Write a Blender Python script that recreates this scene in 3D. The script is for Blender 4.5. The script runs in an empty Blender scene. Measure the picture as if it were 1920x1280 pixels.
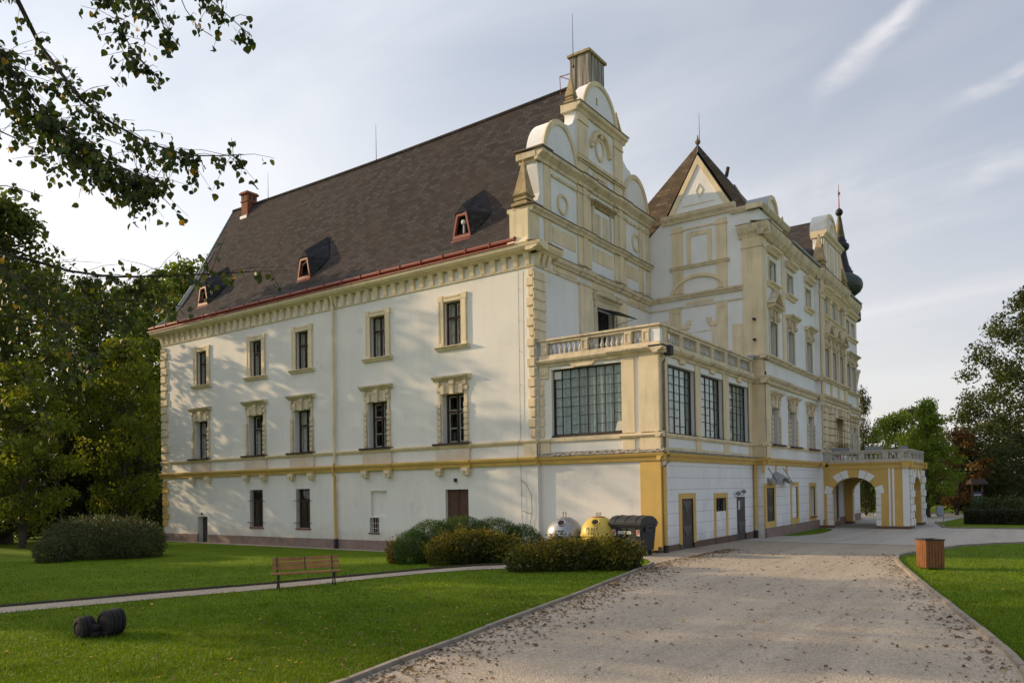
import bpy, bmesh, math, random
import numpy as np
from mathutils import Vector, Matrix
random.seed(7); rng = np.random.default_rng(11)
R = math.radians
scene = bpy.context.scene
COL = scene.collection

# ------------------------------------------------------------------ materials
def newmat(name):
    m = bpy.data.materials.new(name); m.use_nodes = True
    nt = m.node_tree; nt.nodes.clear()
    out = nt.nodes.new('ShaderNodeOutputMaterial')
    return m, nt, out
def N(nt, t, **k):
    n = nt.nodes.new(t)
    for a, b in k.items():
        if a.startswith('i_'): n.inputs[a[2:]].default_value = b
        else: setattr(n, a, b)
    return n
def L(nt, a, b): nt.links.new(a, b)
def mixc(nt, fac, a, b, mode='MIX'):
    n = nt.nodes.new('ShaderNodeMix'); n.data_type = 'RGBA'; n.blend_type = mode
    for s, v in ((0, fac), (6, a), (7, b)):
        if hasattr(v, 'is_output'): nt.links.new(v, n.inputs[s])
        elif s == 0: n.inputs[0].default_value = v
        else: n.inputs[s].default_value = (*v, 1) if len(v) == 3 else v
    return n.outputs[2]
def ramp(nt, src, stops, interp='LINEAR'):
    n = nt.nodes.new('ShaderNodeValToRGB'); cr = n.color_ramp; cr.interpolation = interp
    while len(cr.elements) < len(stops): cr.elements.new(.5)
    for e, (p, c) in zip(cr.elements, stops):
        e.position = p; e.color = (*c, 1) if len(c) == 3 else c
    nt.links.new(src, n.inputs[0]); return n.outputs[0]
def noise(nt, co, scale, detail=4, rough=.55, sc=None, dist=0):
    if sc:
        mp = N(nt, 'ShaderNodeMapping'); mp.inputs['Scale'].default_value = sc
        L(nt, co, mp.inputs[0]); co = mp.outputs[0]
    n = N(nt, 'ShaderNodeTexNoise'); n.inputs['Scale'].default_value = scale
    n.inputs['Detail'].default_value = detail; n.inputs['Roughness'].default_value = rough
    n.inputs['Distortion'].default_value = dist
    L(nt, co, n.inputs['Vector']); return n.outputs[0]
def surf(name, col, rough=.8, var=.12, scale=1.5, stain=None, stain_amt=.35, stain_sc=(1.2, 1.2, .18),
         bump=.15, bscale=25, metal=0, spec=.3, lines=None, speck=None, stain_lo=.5, foot=None, foot_z=0.):
    """painted / stone / metal surface: base colour, slow tone variation, run-down stains, fine bump, course joints"""
    m, nt, out = newmat(name)
    b = N(nt, 'ShaderNodeBsdfPrincipled'); L(nt, b.outputs[0], out.inputs[0])
    b.inputs['Roughness'].default_value = rough; b.inputs['Metallic'].default_value = metal
    b.inputs['Specular IOR Level'].default_value = spec
    g = N(nt, 'ShaderNodeNewGeometry').outputs['Position']
    d = tuple(c * (1 - var) for c in col); l = tuple(min(1, c * (1 + var)) for c in col)
    c = ramp(nt, noise(nt, g, scale, 5), [(.3, d), (.7, l)])
    if stain:
        s = ramp(nt, noise(nt, g, 2.2, 6, .62, stain_sc), [(stain_lo, (0, 0, 0)), (stain_lo+.28, (1, 1, 1))])
        mm = N(nt, 'ShaderNodeMath', operation='MULTIPLY'); L(nt, s, mm.inputs[0]); mm.inputs[1].default_value = stain_amt
        c = mixc(nt, mm.outputs[0], c, stain)
    if foot:
        fz = N(nt, 'ShaderNodeSeparateXYZ'); L(nt, g, fz.inputs[0])
        nz = N(nt, 'ShaderNodeMath', operation='MULTIPLY_ADD'); L(nt, noise(nt, g, 1.1, 5, .6), nz.inputs[0]); nz.inputs[1].default_value = 2.2; nz.inputs[2].default_value = -.65+foot_z
        ff = N(nt, 'ShaderNodeMath', operation='SUBTRACT'); L(nt, nz.outputs[0], ff.inputs[0]); L(nt, fz.outputs[2], ff.inputs[1])
        fr_ = N(nt, 'ShaderNodeMapRange'); L(nt, ff.outputs[0], fr_.inputs[0])
        for k, v in enumerate((-.8, .4, 0, .75)): fr_.inputs[1+k].default_value = v
        c = mixc(nt, fr_.outputs[0], c, foot)
        pt_ = ramp(nt, noise(nt, g, .8, 7, .7), [(.58, (0, 0, 0)), (.66, (.6, .6, .6))])
        c = mixc(nt, pt_, c, tuple(x * .82 for x in col))
    hgt = noise(nt, g, bscale, 4)
    if lines:
        per, off = lines
        sx = N(nt, 'ShaderNodeSeparateXYZ'); L(nt, g, sx.inputs[0])
        a = N(nt, 'ShaderNodeMath', operation='MULTIPLY_ADD'); L(nt, sx.outputs[2], a.inputs[0])
        a.inputs[1].default_value = 1 / per; a.inputs[2].default_value = off
        f = N(nt, 'ShaderNodeMath', operation='FRACT'); L(nt, a.outputs[0], f.inputs[0])
        k = N(nt, 'ShaderNodeMath', operation='LESS_THAN'); L(nt, f.outputs[0], k.inputs[0]); k.inputs[1].default_value = .05
        c = mixc(nt, k.outputs[0], c, tuple(x * .62 for x in col))
    if speck:
        sp = ramp(nt, noise(nt, g, speck[0], 3), [(.55, (0, 0, 0)), (.62, (1, 1, 1))])
        c = mixc(nt, sp, c, speck[1])
    L(nt, c, b.inputs['Base Color'])
    if bump:
        bp = N(nt, 'ShaderNodeBump'); bp.inputs['Strength'].default_value = bump; bp.inputs['Distance'].default_value = .02
        L(nt, hgt, bp.inputs['Height']); L(nt, bp.outputs[0], b.inputs['Normal'])
    return m
M = {}
M['white'] = surf('white_limewash', (.77, .745, .70), .9, .05, .45, stain=(.66, .62, .55), stain_amt=.5, stain_sc=(.9, .9, .16), foot=(.52, .45, .38))
M['white_cool'] = surf('white_limewash_courses', (.80, .79, .78), .9, .04, .6, stain=(.64, .62, .59), stain_amt=.5, stain_sc=(.9, .9, .25), lines=(.46, .1), foot=(.50, .46, .42))
M['white_gable'] = surf('white_limewash_gable', (.79, .785, .775), .9, .04, .6, stain=(.62, .61, .59), stain_amt=.45, stain_sc=(.8, .8, .25))
M['apron'] = surf('apron_plaster', (.76, .73, .68), .9, .06, 1, stain=(.60, .53, .44), stain_amt=.5, foot=(.62, .44, .29), foot_z=4.0)
M['cream'] = surf('cream_paint', (.74, .615, .415), .85, .09, 1.2, stain=(.33, .28, .18), stain_amt=.5)
M['cream_old'] = surf('weathered_cream', (.68, .57, .40), .9, .14, 2.0, stain=(.22, .19, .13), stain_amt=.75)
M['ochre'] = surf('ochre_paint', (.62, .415, .13), .85, .07, 1.0, stain=(.42, .27, .09), stain_amt=.5)
M['plinth'] = surf('plinth_render', (.27, .195, .165), .95, .15, 2.0, stain=(.16, .125, .10), stain_amt=.6, stain_sc=(1, 1, .8))
M['plinth_dark'] = surf('plinth_render_dark', (.155, .10, .075), .95, .15, 2.0, stain=(.10, .075, .06), stain_amt=.6)
M['stone'] = surf('weathered_stone', (.40, .30, .165), .95, .22, 5.0, stain=(.13, .115, .08), stain_amt=.7, bump=.4)
M['cap'] = surf('lead_cap', (.19, .145, .10), .8, .2, 4, stain=(.10, .08, .06), bump=.1)
M['red_metal'] = surf('red_painted_sheet', (.27, .075, .05), .55, .12, 3, stain=(.2, .06, .04), bump=.05)
M['zinc'] = surf('zinc_sheet', (.30, .34, .37), .5, .12, 2, stain=(.2, .22, .23), bump=.05, metal=.2)
M['frame'] = surf('dark_brown_frame', (.055, .03, .022), .6, .15, 8, bump=.05)
M['iron'] = surf('dark_iron', (.035, .03, .03), .6, .2, 8, bump=.05)
M['sash'] = surf('white_sash', (.62, .60, .55), .6, .05, 8, bump=0)
M['curtain'] = surf('curtain_cloth', (.55, .53, .48), .95, .1, 6, bump=.2, bscale=8)
M['door'] = surf('brown_door', (.085, .042, .028), .55, .2, 6, bump=.15)
M['door_dark'] = surf('dark_steel_door', (.06, .048, .045), .6, .25, 5, stain=(.10, .055, .035), stain_amt=.7, bump=.1)
M['door_panel'] = surf('worn_steel_diamond', (.105, .092, .088), .55, .2, 5, stain=(.07, .05, .04), bump=.1)
M['grey_stone'] = surf('grey_hood', (.32, .31, .29), .9, .12, 2, stain=(.18, .17, .15), bump=.2)
M['brick'] = surf('red_brick', (.24, .085, .045), .9, .25, 6, stain=(.12, .06, .04), bump=.4, lines=(.085, 0))
M['conc'] = surf('streaked_render', (.46, .42, .35), .95, .12, 3, stain=(.045, .04, .036), stain_amt=1.0, stain_sc=(3.4, 3.4, .10), bump=.3, stain_lo=.36)
M['copper'] = surf('patina_copper', (.055, .068, .058), .5, .35, 3, stain=(.10, .15, .11), stain_amt=.6, bump=.08, metal=.35)
M['copper_dark'] = surf('dark_copper', (.03, .028, .03), .45, .35, 3, bump=.08, metal=.35)
M['copper_gold'] = surf('iridescent_copper', (.13, .10, .05), .4, .35, 3, stain=(.08, .16, .10), stain_amt=.8, bump=.05, metal=.6)
M['black_plastic'] = surf('black_plastic', (.030, .032, .036), .45, .12, 4, bump=.05, stain=(.06, .055, .05), stain_amt=.5)
M['wheel'] = surf('wheel_rubber', (.015, .015, .015), .7, .1, 4, bump=0)
M['rubber'] = surf('old_tyre', (.017, .016, .017), .8, .3, 9, bump=.4, stain=(.04, .035, .03), stain_amt=.6)
M['silver'] = surf('silver_paint', (.36, .36, .37), .38, .08, 5, metal=.55, stain=(.2, .19, .18), bump=.03)
M['yellow'] = surf('yellow_fibreglass', (.58, .43, .085), .42, .06, 4, stain=(.38, .27, .08), bump=.03)
M['label'] = surf('white_sticker', (.68, .68, .66), .5, .03, 5, bump=0)
M['red'] = surf('red_print', (.5, .05, .035), .5, .03, 5, bump=0)
M['black'] = surf('black_marker', (.02, .02, .02), .7, .03, 5, bump=0)
M['green_sign'] = surf('green_sign', (.012, .20, .10), .5, .05, 4, bump=0)
M['blue_sign'] = surf('blue_sign', (.05, .05, .16), .5, .05, 4, bump=0)
M['wood'] = surf('varnished_slats', (.20, .082, .028), .5, .3, 3, stain=(.13, .055, .02), stain_amt=.7, stain_sc=(9, 9, .6), bump=.15)
M['benchwood'] = surf('bench_planks', (.32, .145, .055), .55, .25, 5, stain=(.16, .08, .04), stain_amt=.6, stain_sc=(1.5, 1.5, 9), bump=.1)
M['kerb'] = surf('kerb_concrete', (.27, .23, .185), .95, .18, 4, stain=(.13, .11, .08), stain_amt=.6, stain_sc=(1, 1, 1), bump=.5, bscale=40)
M['edging'] = surf('dark_path_edging', (.075, .06, .045), .95, .2, 5, bump=.3)
M['cable'] = surf('cable', (.09, .085, .08), .6, .1, 5, bump=0)
M['bark'] = surf('bark', (.07, .055, .042), .95, .3, 6, bump=.8, bscale=14, stain=(.035, .03, .022), stain_amt=.7)
M['twig'] = surf('twig_bark', (.035, .028, .022), .9, .3, 12, bump=.3)
M['flowerbox'] = surf('grey_planter', (.28, .29, .31), .7, .1, 4, bump=.05)
M['room'] = surf('dark_room_backing', (.12, .11, .10), .95, .2, 1, bump=0)  # dark tone of the backing added behind the windows
M['lamp_glass'] = surf('lamp_bowl', (.20, .20, .21), .3, .1, 5, bump=0)
M['teal'] = surf('teal_poster', (.03, .22, .20), .5, .1, 5, bump=0)
M['grey_metal'] = surf('grey_metal', (.27, .30, .35), .5, .1, 5, bump=0, metal=.3)

def roof_mat(name, col, mossy):
    m, nt, out = newmat(name)
    b = N(nt, 'ShaderNodeBsdfPrincipled'); L(nt, b.outputs[0], out.inputs[0]); b.inputs['Roughness'].default_value = .95
    b.inputs['Specular IOR Level'].default_value = .08
    g = N(nt, 'ShaderNodeNewGeometry').outputs['Position']
    s = N(nt, 'ShaderNodeSeparateXYZ'); L(nt, g, s.inputs[0])
    sm_ = N(nt, 'ShaderNodeMath', operation='ADD'); L(nt, s.outputs[0], sm_.inputs[0]); L(nt, s.outputs[1], sm_.inputs[1])
    cb = N(nt, 'ShaderNodeCombineXYZ'); L(nt, sm_.outputs[0], cb.inputs[0]); L(nt, s.outputs[2], cb.inputs[1])
    br = N(nt, 'ShaderNodeTexBrick'); L(nt, cb.outputs[0], br.inputs['Vector'])
    br.inputs['Scale'].default_value = 1; br.inputs['Brick Width'].default_value = .36; br.inputs['Row Height'].default_value = .2
    br.inputs['Mortar Size'].default_value = .012; br.inputs['Bias'].default_value = -.1
    d = tuple(c * .66 for c in col); l = tuple(c * 1.32 for c in col)
    br.inputs['Color1'].default_value = (*d, 1); br.inputs['Color2'].default_value = (*l, 1); br.inputs['Mortar'].default_value = (*[c * .4 for c in col], 1)
    big = noise(nt, g, .35, 6, .65)
    c = mixc(nt, ramp(nt, big, [(.42, (0, 0, 0)), (.68, (.75, .75, .75))]), br.outputs[0], mossy)
    c = mixc(nt, ramp(nt, noise(nt, g, 2.5, 5), [(.45, (0, 0, 0)), (.75, (.5, .5, .5))]), c, tuple(x * .55 for x in col))
    L(nt, c, b.inputs['Base Color'])
    bp = N(nt, 'ShaderNodeBump'); bp.inputs['Strength'].default_value = .5; bp.inputs['Distance'].default_value = .02
    L(nt, br.outputs[0], bp.inputs['Height']); L(nt, bp.outputs[0], b.inputs['Normal'])
    return m
M['roof'] = roof_mat('brown_shingles', (.060, .053, .052), (.058, .044, .038))
M['roof_grey'] = roof_mat('dark_grey_shingles', (.060, .055, .056), (.062, .052, .046))
M['roof_patch'] = roof_mat('new_dark_shingles', (.040, .042, .048), (.045, .045, .05))
M['roof_sunlit'] = roof_mat('sunlit_tan_shingles', (.15, .115, .08), (.12, .09, .06))  # sunlight painted into the shingle colour, for the sun-facing slopes

def glass_mat(name, tint, refl):
    m, nt, out = newmat(name)
    t = N(nt, 'ShaderNodeBsdfTransparent'); t.inputs[0].default_value = (*tint, 1)
    g = N(nt, 'ShaderNodeBsdfGlossy'); g.inputs['Roughness'].default_value = .04; g.inputs[0].default_value = (.9, .93, .95, 1)
    geo = N(nt, 'ShaderNodeNewGeometry').outputs['Position']
    bp = N(nt, 'ShaderNodeBump'); bp.inputs['Strength'].default_value = .08; bp.inputs['Distance'].default_value = .05
    L(nt, noise(nt, geo, 1.7, 2), bp.inputs['Height']); L(nt, bp.outputs[0], g.inputs['Normal'])
    lw = N(nt, 'ShaderNodeLayerWeight'); lw.inputs[0].default_value = .5
    pw = N(nt, 'ShaderNodeMath', operation='POWER'); L(nt, lw.outputs['Facing'], pw.inputs[0]); pw.inputs[1].default_value = 4
    ma = N(nt, 'ShaderNodeMath', operation='MULTIPLY_ADD', use_clamp=True); L(nt, pw.outputs[0], ma.inputs[0]); ma.inputs[1].default_value = .8; ma.inputs[2].default_value = refl
    mx = N(nt, 'ShaderNodeMixShader'); L(nt, ma.outputs[0], mx.inputs[0]); L(nt, t.outputs[0], mx.inputs[1]); L(nt, g.outputs[0], mx.inputs[2])
    L(nt, mx.outputs[0], out.inputs[0]); return m
M['glass'] = glass_mat('window_glass', (.93, .95, .94), .02)
M['glass_hall'] = glass_mat('veranda_glass', (.88, .92, .91), .02)

def leaf_mat(name, stops, trans=.35, rough=.55):
    m, nt, out = newmat(name)
    at = N(nt, 'ShaderNodeAttribute', attribute_name='tint')
    c = ramp(nt, at.outputs['Fac'], stops)
    g = N(nt, 'ShaderNodeNewGeometry').outputs['Position']
    c = mixc(nt, ramp(nt, noise(nt, g, .35, 3), [(.35, (0, 0, 0)), (.7, (.45, .45, .45))]), c, tuple(x * .75 for x in stops[0][1]))
    b = N(nt, 'ShaderNodeBsdfPrincipled'); b.inputs['Roughness'].default_value = rough; b.inputs['Specular IOR Level'].default_value = .25
    L(nt, c, b.inputs['Base Color'])
    t = N(nt, 'ShaderNodeBsdfTranslucent'); L(nt, mixc(nt, 1, c, (1.5, 1.45, .5), 'MULTIPLY'), t.inputs[0])
    mx = N(nt, 'ShaderNodeMixShader'); mx.inputs[0].default_value = trans
    L(nt, b.outputs[0], mx.inputs[1]); L(nt, t.outputs[0], mx.inputs[2]); L(nt, mx.outputs[0], out.inputs[0])
    return m
M['leaf_dark'] = leaf_mat('leaf_dark', [(0, (.048, .066, .014)), (.6, (.088, .115, .02)), (1, (.15, .17, .03))], .42)
M['leaf_mid'] = leaf_mat('leaf_mid', [(0, (.062, .092, .016)), (.6, (.115, .16, .024)), (1, (.20, .235, .035))], .45)
M['leaf_yellow'] = leaf_mat('leaf_yellowing', [(0, (.085, .115, .016)), (.5, (.16, .20, .024)), (1, (.30, .29, .04))], .48)
M['leaf_fresh'] = leaf_mat('leaf_fresh', [(0, (.09, .14, .02)), (.6, (.16, .23, .03)), (1, (.25, .30, .04))], .45)
M['leaf_oak'] = leaf_mat('leaf_oak', [(0, (.034, .046, .014)), (.6, (.06, .078, .018)), (1, (.10, .115, .025))], .3)
M['leaf_rust'] = leaf_mat('leaf_rust', [(0, (.07, .045, .018)), (.5, (.16, .085, .03)), (1, (.25, .12, .035))])
M['leaf_lime'] = leaf_mat('leaf_lime', [(0, (.03, .046, .014)), (.75, (.06, .09, .02)), (.96, (.11, .13, .025)), (1, (.42, .24, .03))], .3)
M['leaf_conifer'] = leaf_mat('leaf_conifer', [(0, (.03, .062, .013)), (1, (.075, .145, .026))], .2)
M['leaf_shrub'] = leaf_mat('leaf_shrub', [(0, (.045, .062, .013)), (.3, (.085, .09, .016)), (.58, (.20, .17, .02)), (.74, (.40, .33, .03)), (.86, (.24, .15, .025)), (1, (.22, .085, .028))], .3)
M['leaf_grey'] = leaf_mat('leaf_greygreen', [(0, (.05, .064, .028)), (1, (.12, .14, .06))], .25)
M['leaf_hedge'] = leaf_mat('leaf_hedge', [(0, (.022, .028, .012)), (1, (.055, .06, .022))], .15)
M['blade'] = leaf_mat('grass_blade', [(0, (.055, .105, .004)), (.5, (.115, .19, .006)), (.85, (.21, .27, .015)), (1, (.34, .33, .06))], .4)
M['litter'] = leaf_mat('dead_leaf', [(0, (.085, .055, .03)), (.6, (.17, .105, .05)), (.85, (.30, .14, .04)), (1, (.50, .28, .04))], .15)

def lawn_mat():
    m, nt, out = newmat('lawn')
    b = N(nt, 'ShaderNodeBsdfPrincipled'); L(nt, b.outputs[0], out.inputs[0]); b.inputs['Roughness'].default_value = .9
    b.inputs['Specular IOR Level'].default_value = .1
    g = N(nt, 'ShaderNodeNewGeometry').outputs['Position']
    c = ramp(nt, noise(nt, g, .5, 6, .6), [(.3, (.085, .150, .004)), (.55, (.115, .195, .005)), (.75, (.155, .225, .007))])
    c = mixc(nt, ramp(nt, noise(nt, g, .9, 7, .72), [(.55, (0, 0, 0)), (.70, (.6, .6, .6))]), c, (.20, .20, .02))
    c = mixc(nt, ramp(nt, noise(nt, g, 1.7, 6, .7), [(.58, (0, 0, 0)), (.70, (.65, .65, .65))]), c, (.045, .085, .006))
    c = mixc(nt, ramp(nt, noise(nt, g, 9, 5, .7), [(.35, (0, 0, 0)), (.75, (.7, .7, .7))]), c, (.055, .095, .003))
    c = mixc(nt, ramp(nt, noise(nt, g, 45, 3, .7), [(.45, (0, 0, 0)), (.75, (.55, .55, .55))]), c, (.20, .26, .02))
    L(nt, c, b.inputs['Base Color'])
    bp = N(nt, 'ShaderNodeBump'); bp.inputs['Strength'].default_value = .8; bp.inputs['Distance'].default_value = .05
    L(nt, noise(nt, g, 28, 5, .7), bp.inputs['Height']); L(nt, bp.outputs[0], b.inputs['Normal'])
    return m
M['lawn'] = lawn_mat()
def gravel_mat(name, c0, c1, dark, tracks=False):
    m, nt, out = newmat(name)
    b = N(nt, 'ShaderNodeBsdfPrincipled'); L(nt, b.outputs[0], out.inputs[0]); b.inputs['Roughness'].default_value = .95
    b.inputs['Specular IOR Level'].default_value = .15
    g = N(nt, 'ShaderNodeNewGeometry').outputs['Position']
    c = ramp(nt, noise(nt, g, .3, 6, .62), [(.3, c0), (.7, c1)])
    c = mixc(nt, ramp(nt, noise(nt, g, 2.4, 6, .68), [(.5, (0, 0, 0)), (.72, (.6, .6, .6))]), c, dark)
    if tracks:
        c = mixc(nt, ramp(nt, noise(nt, g, .9, 5, .6, (1.0, .07, 1)), [(.42, (0, 0, 0)), (.62, (.7, .7, .7))]), c, tuple(min(1, x * 1.16) for x in c1))
        c = mixc(nt, ramp(nt, noise(nt, g, 1.1, 6, .65, (1.2, .10, 1)), [(.52, (0, 0, 0)), (.68, (.55, .55, .55))]), c, dark)
    v = N(nt, 'ShaderNodeTexVoronoi'); v.inputs['Scale'].default_value = 38; L(nt, g, v.inputs['Vector'])
    bw = N(nt, 'ShaderNodeRGBToBW'); L(nt, v.outputs['Color'], bw.inputs[0])
    c = mixc(nt, .45, c, ramp(nt, bw.outputs[0], [(0, tuple(x * .45 for x in c0)), (.6, c1), (1, tuple(min(1, x * 1.5) for x in c1))]))
    c = mixc(nt, ramp(nt, noise(nt, g, 120, 2), [(.6, (0, 0, 0)), (.68, (.55, .55, .55))]), c, tuple(x * .35 for x in c0))
    L(nt, c, b.inputs['Base Color'])
    bp = N(nt, 'ShaderNodeBump'); bp.inputs['Strength'].default_value = .7; bp.inputs['Distance'].default_value = .02
    L(nt, v.outputs['Distance'], bp.inputs['Height'])
    bp2 = N(nt, 'ShaderNodeBump'); bp2.inputs['Strength'].default_value = .5; bp2.inputs['Distance'].default_value = .06
    L(nt, noise(nt, g, 3, 5), bp2.inputs['Height']); L(nt, bp.outputs[0], bp2.inputs['Normal'])
    L(nt, bp2.outputs[0], b.inputs['Normal'])
    return m
M['gravel'] = gravel_mat('gravel', (.34, .285, .22), (.46, .385, .30), (.22, .175, .125), True)
M['gravel_grey'] = gravel_mat('compacted_gravel', (.42, .38, .33), (.54, .49, .425), (.27, .235, .19), True)

# ------------------------------------------------------------------ mesh builder
class MB:
    def __init__(s): s.v = []; s.f = []; s.m = []
    def quad(s, a, b, c, d, m=0):
        i = len(s.v); s.v += [a, b, c, d]; s.f.append((i, i+1, i+2, i+3)); s.m.append(m)
    def poly(s, pts, m=0):
        i = len(s.v); s.v += list(pts); s.f.append(tuple(range(i, i+len(pts)))); s.m.append(m)
    def hexa(s, p, m=0):      # 8 points: bottom ring 0-3, top ring 4-7
        i = len(s.v); s.v += list(p)
        for q in ((0,3,2,1),(4,5,6,7),(0,1,5,4),(1,2,6,5),(2,3,7,6),(3,0,4,7)):
            s.f.append(tuple(i+k for k in q)); s.m.append(m)
        return s
    def box(s, x0, x1, y0, y1, z0, z1, m=0):
        return s.hexa([(x0,y0,z0),(x1,y0,z0),(x1,y1,z0),(x0,y1,z0),(x0,y0,z1),(x1,y0,z1),(x1,y1,z1),(x0,y1,z1)], m)
    def mb(s, F, u0, u1, v0, v1, w0, w1, m=0):   # box in facade coordinates
        return s.hexa([F(u0,v0,w0),F(u1,v0,w0),F(u1,v0,w1),F(u0,v0,w1),F(u0,v1,w0),F(u1,v1,w0),F(u1,v1,w1),F(u0,v1,w1)], m)
    def prism(s, F, pts, w0, w1, m=0):           # (u,v) outline extruded through w
        i = len(s.v); n = len(pts)
        s.v += [F(u, v, w0) for u, v in pts] + [F(u, v, w1) for u, v in pts]
        s.f += [tuple(range(i, i+n)), tuple(range(i+2*n-1, i+n-1, -1))]; s.m += [m, m]
        for k in range(n):
            s.f.append((i+k, i+(k+1) % n, i+n+(k+1) % n, i+n+k)); s.m.append(m)
        return s
    def mold(s, F, u0, u1, prof, m=0):           # (w,v) profile swept along u
        i = len(s.v); n = len(prof)
        s.v += [F(u0, v, w) for w, v in prof] + [F(u1, v, w) for w, v in prof]
        s.f += [tuple(range(i, i+n)), tuple(range(i+2*n-1, i+n-1, -1))]; s.m += [m, m]
        for k in range(n):
            s.f.append((i+k, i+(k+1) % n, i+n+(k+1) % n, i+n+k)); s.m.append(m)
        return s
    def ring(s, F, cu, cv, ru, rv, t, w0, w1, a0=0, a1=360, n=28, m=0):   # raised ring or arch band
        P = []
        for k in range(n+1):
            a = R(a0 + (a1-a0) * k / n)
            P.append((cu+ru*math.cos(a), cv+rv*math.sin(a), cu+(ru-t)*math.cos(a), cv+(rv-t)*math.sin(a)))
        for a, b in zip(P, P[1:]):
            s.hexa([F(a[0],a[1],w0),F(b[0],b[1],w0),F(b[2],b[3],w0),F(a[2],a[3],w0),
                    F(a[0],a[1],w1),F(b[0],b[1],w1),F(b[2],b[3],w1),F(a[2],a[3],w1)], m)
        return s
    def lathe(s, prof, c=(0,0,0), n=20, m=0, ax='z'):
        i = len(s.v)
        for r, h in prof:
            for k in range(n):
                a = 2*math.pi*k/n; p, q = r*math.cos(a), r*math.sin(a)
                s.v.append({'z': (c[0]+p, c[1]+q, c[2]+h), 'x': (c[0]+h, c[1]+p, c[2]+q), 'y': (c[0]+p, c[1]+h, c[2]+q)}[ax])
        for j in range(len(prof)-1):
            for k in range(n):
                a = i+j*n+k; b = i+j*n+(k+1) % n
                s.f.append((a, b, b+n, a+n)); s.m.append(m)
        s.f.append(tuple(range(i+n-1, i-1, -1))); s.m.append(m)
        e = i+(len(prof)-1)*n; s.f.append(tuple(range(e, e+n))); s.m.append(m)
        return s
    def tube(s, pts, rad, n=8, m=0):
        pts = [Vector(p) for p in pts]; i = len(s.v)
        if not hasattr(rad, '__len__'): rad = [rad]*len(pts)
        up = Vector((0, 0, 1))
        for k, p in enumerate(pts):
            d = (pts[min(k+1, len(pts)-1)] - pts[max(k-1, 0)]).normalized()
            a = d.cross(up if abs(d.z) < .95 else Vector((1, 0, 0))).normalized(); b = d.cross(a)
            for j in range(n):
                t = 2*math.pi*j/n; s.v.append(tuple(p + (a*math.cos(t) + b*math.sin(t))*rad[k]))
        for k in range(len(pts)-1):
            for j in range(n):
                a = i+k*n+j; b = i+k*n+(j+1) % n
                s.f.append((a, b, b+n, a+n)); s.m.append(m)
        s.f.append(tuple(range(i+n-1, i-1, -1))); s.m.append(m)
        e = i+(len(pts)-1)*n; s.f.append(tuple(range(e, e+n))); s.m.append(m)
        return s
    def pyr(s, x, y, z0, h, b, t, m=0):          # tapering square block
        return s.hexa([(x-b,y-b,z0),(x+b,y-b,z0),(x+b,y+b,z0),(x-b,y+b,z0),(x-t,y-t,z0+h),(x+t,y-t,z0+h),(x+t,y+t,z0+h),(x-t,y+t,z0+h)], m)
    def mesh(s, name, mats, smooth=False, bevel=0, recalc=True):
        me = bpy.data.meshes.new(name); me.from_pydata(s.v, [], s.f)
        for mt in (mats if isinstance(mats, (list, tuple)) else [mats]): me.materials.append(M[mt])
        if len(me.materials) > 1: me.polygons.foreach_set('material_index', s.m)
        if recalc or bevel:
            bm = bmesh.new(); bm.from_mesh(me)
            bmesh.ops.recalc_face_normals(bm, faces=bm.faces)
            if bevel:
                bmesh.ops.remove_doubles(bm, verts=bm.verts, dist=1e-5)
                bmesh.ops.bevel(bm, geom=[e for e in bm.edges if len(e.link_faces) == 2 and e.calc_face_angle(0) > .6], offset=bevel, segments=2, affect='EDGES', clamp_overlap=True)
            bm.to_mesh(me); bm.free()
        if smooth:
            me.polygons.foreach_set('use_smooth', [True]*len(me.polygons))
            me.set_sharp_from_angle(angle=R(42))
        me.update(); return me
    def build(s, name, mats, parent=None, smooth=False, bevel=0, loc=None, rz=0, recalc=True):
        if parent is not None and parent.name in SPLIT and loc is None:
            parts = s.pieces()
            if 1 < len(parts) <= 60: return [put(name, q.mesh(name, mats, smooth, bevel, recalc), parent, loc, rz) for q in parts][0]
        return put(name, s.mesh(name, mats, smooth, bevel, recalc), parent, loc, rz)
    def pieces(s, gap=.03):
        """pieces that do not touch one another become parts of their own"""
        par = list(range(len(s.v)))
        def find(a):
            while par[a] != a: par[a] = par[par[a]]; a = par[a]
            return a
        for f in s.f:
            r0 = find(f[0])
            for k in f[1:]: par[find(k)] = r0
        comp = {}
        for i, p in enumerate(s.v): comp.setdefault(find(i), []).append(i)
        keys = list(comp); A = np.array(s.v, float)
        lo = np.array([A[comp[k]].min(0) for k in keys])-gap/2; hi = np.array([A[comp[k]].max(0) for k in keys])+gap/2
        g = list(range(len(keys)))
        def fg(a):
            while g[a] != a: g[a] = g[g[a]]; a = g[a]
            return a
        for i in range(len(keys)):
            for j in np.nonzero(((lo[i] <= hi[i+1:]) & (hi[i] >= lo[i+1:])).all(1))[0]: g[fg(i+1+int(j))] = fg(i)
        gi = {k: fg(n) for n, k in enumerate(keys)}; out = {}
        for f, m in zip(s.f, s.m):
            q, mp = out.setdefault(gi[find(f[0])], (MB(), {})); nf = []
            for k in f:
                if k not in mp: mp[k] = len(q.v); q.v.append(s.v[k])
                nf.append(mp[k])
            q.f.append(tuple(nf)); q.m.append(m)
        return [q for q, _ in out.values()]
SPLIT = {'palace', 'gable', 'risalit_gable'}
def put(name, me, parent=None, loc=None, rz=0):
    o = bpy.data.objects.new(name, me); COL.objects.link(o)
    if parent: o.parent = parent
    if loc is not None: o.location = loc
    o.rotation_euler.z = rz; return o
def tag(o, label=None, cat=None, group=None, kind=None):
    for k, v in (('label', label), ('category', cat), ('group', group), ('kind', kind)):
        if v: o[k] = v
    return o
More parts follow.
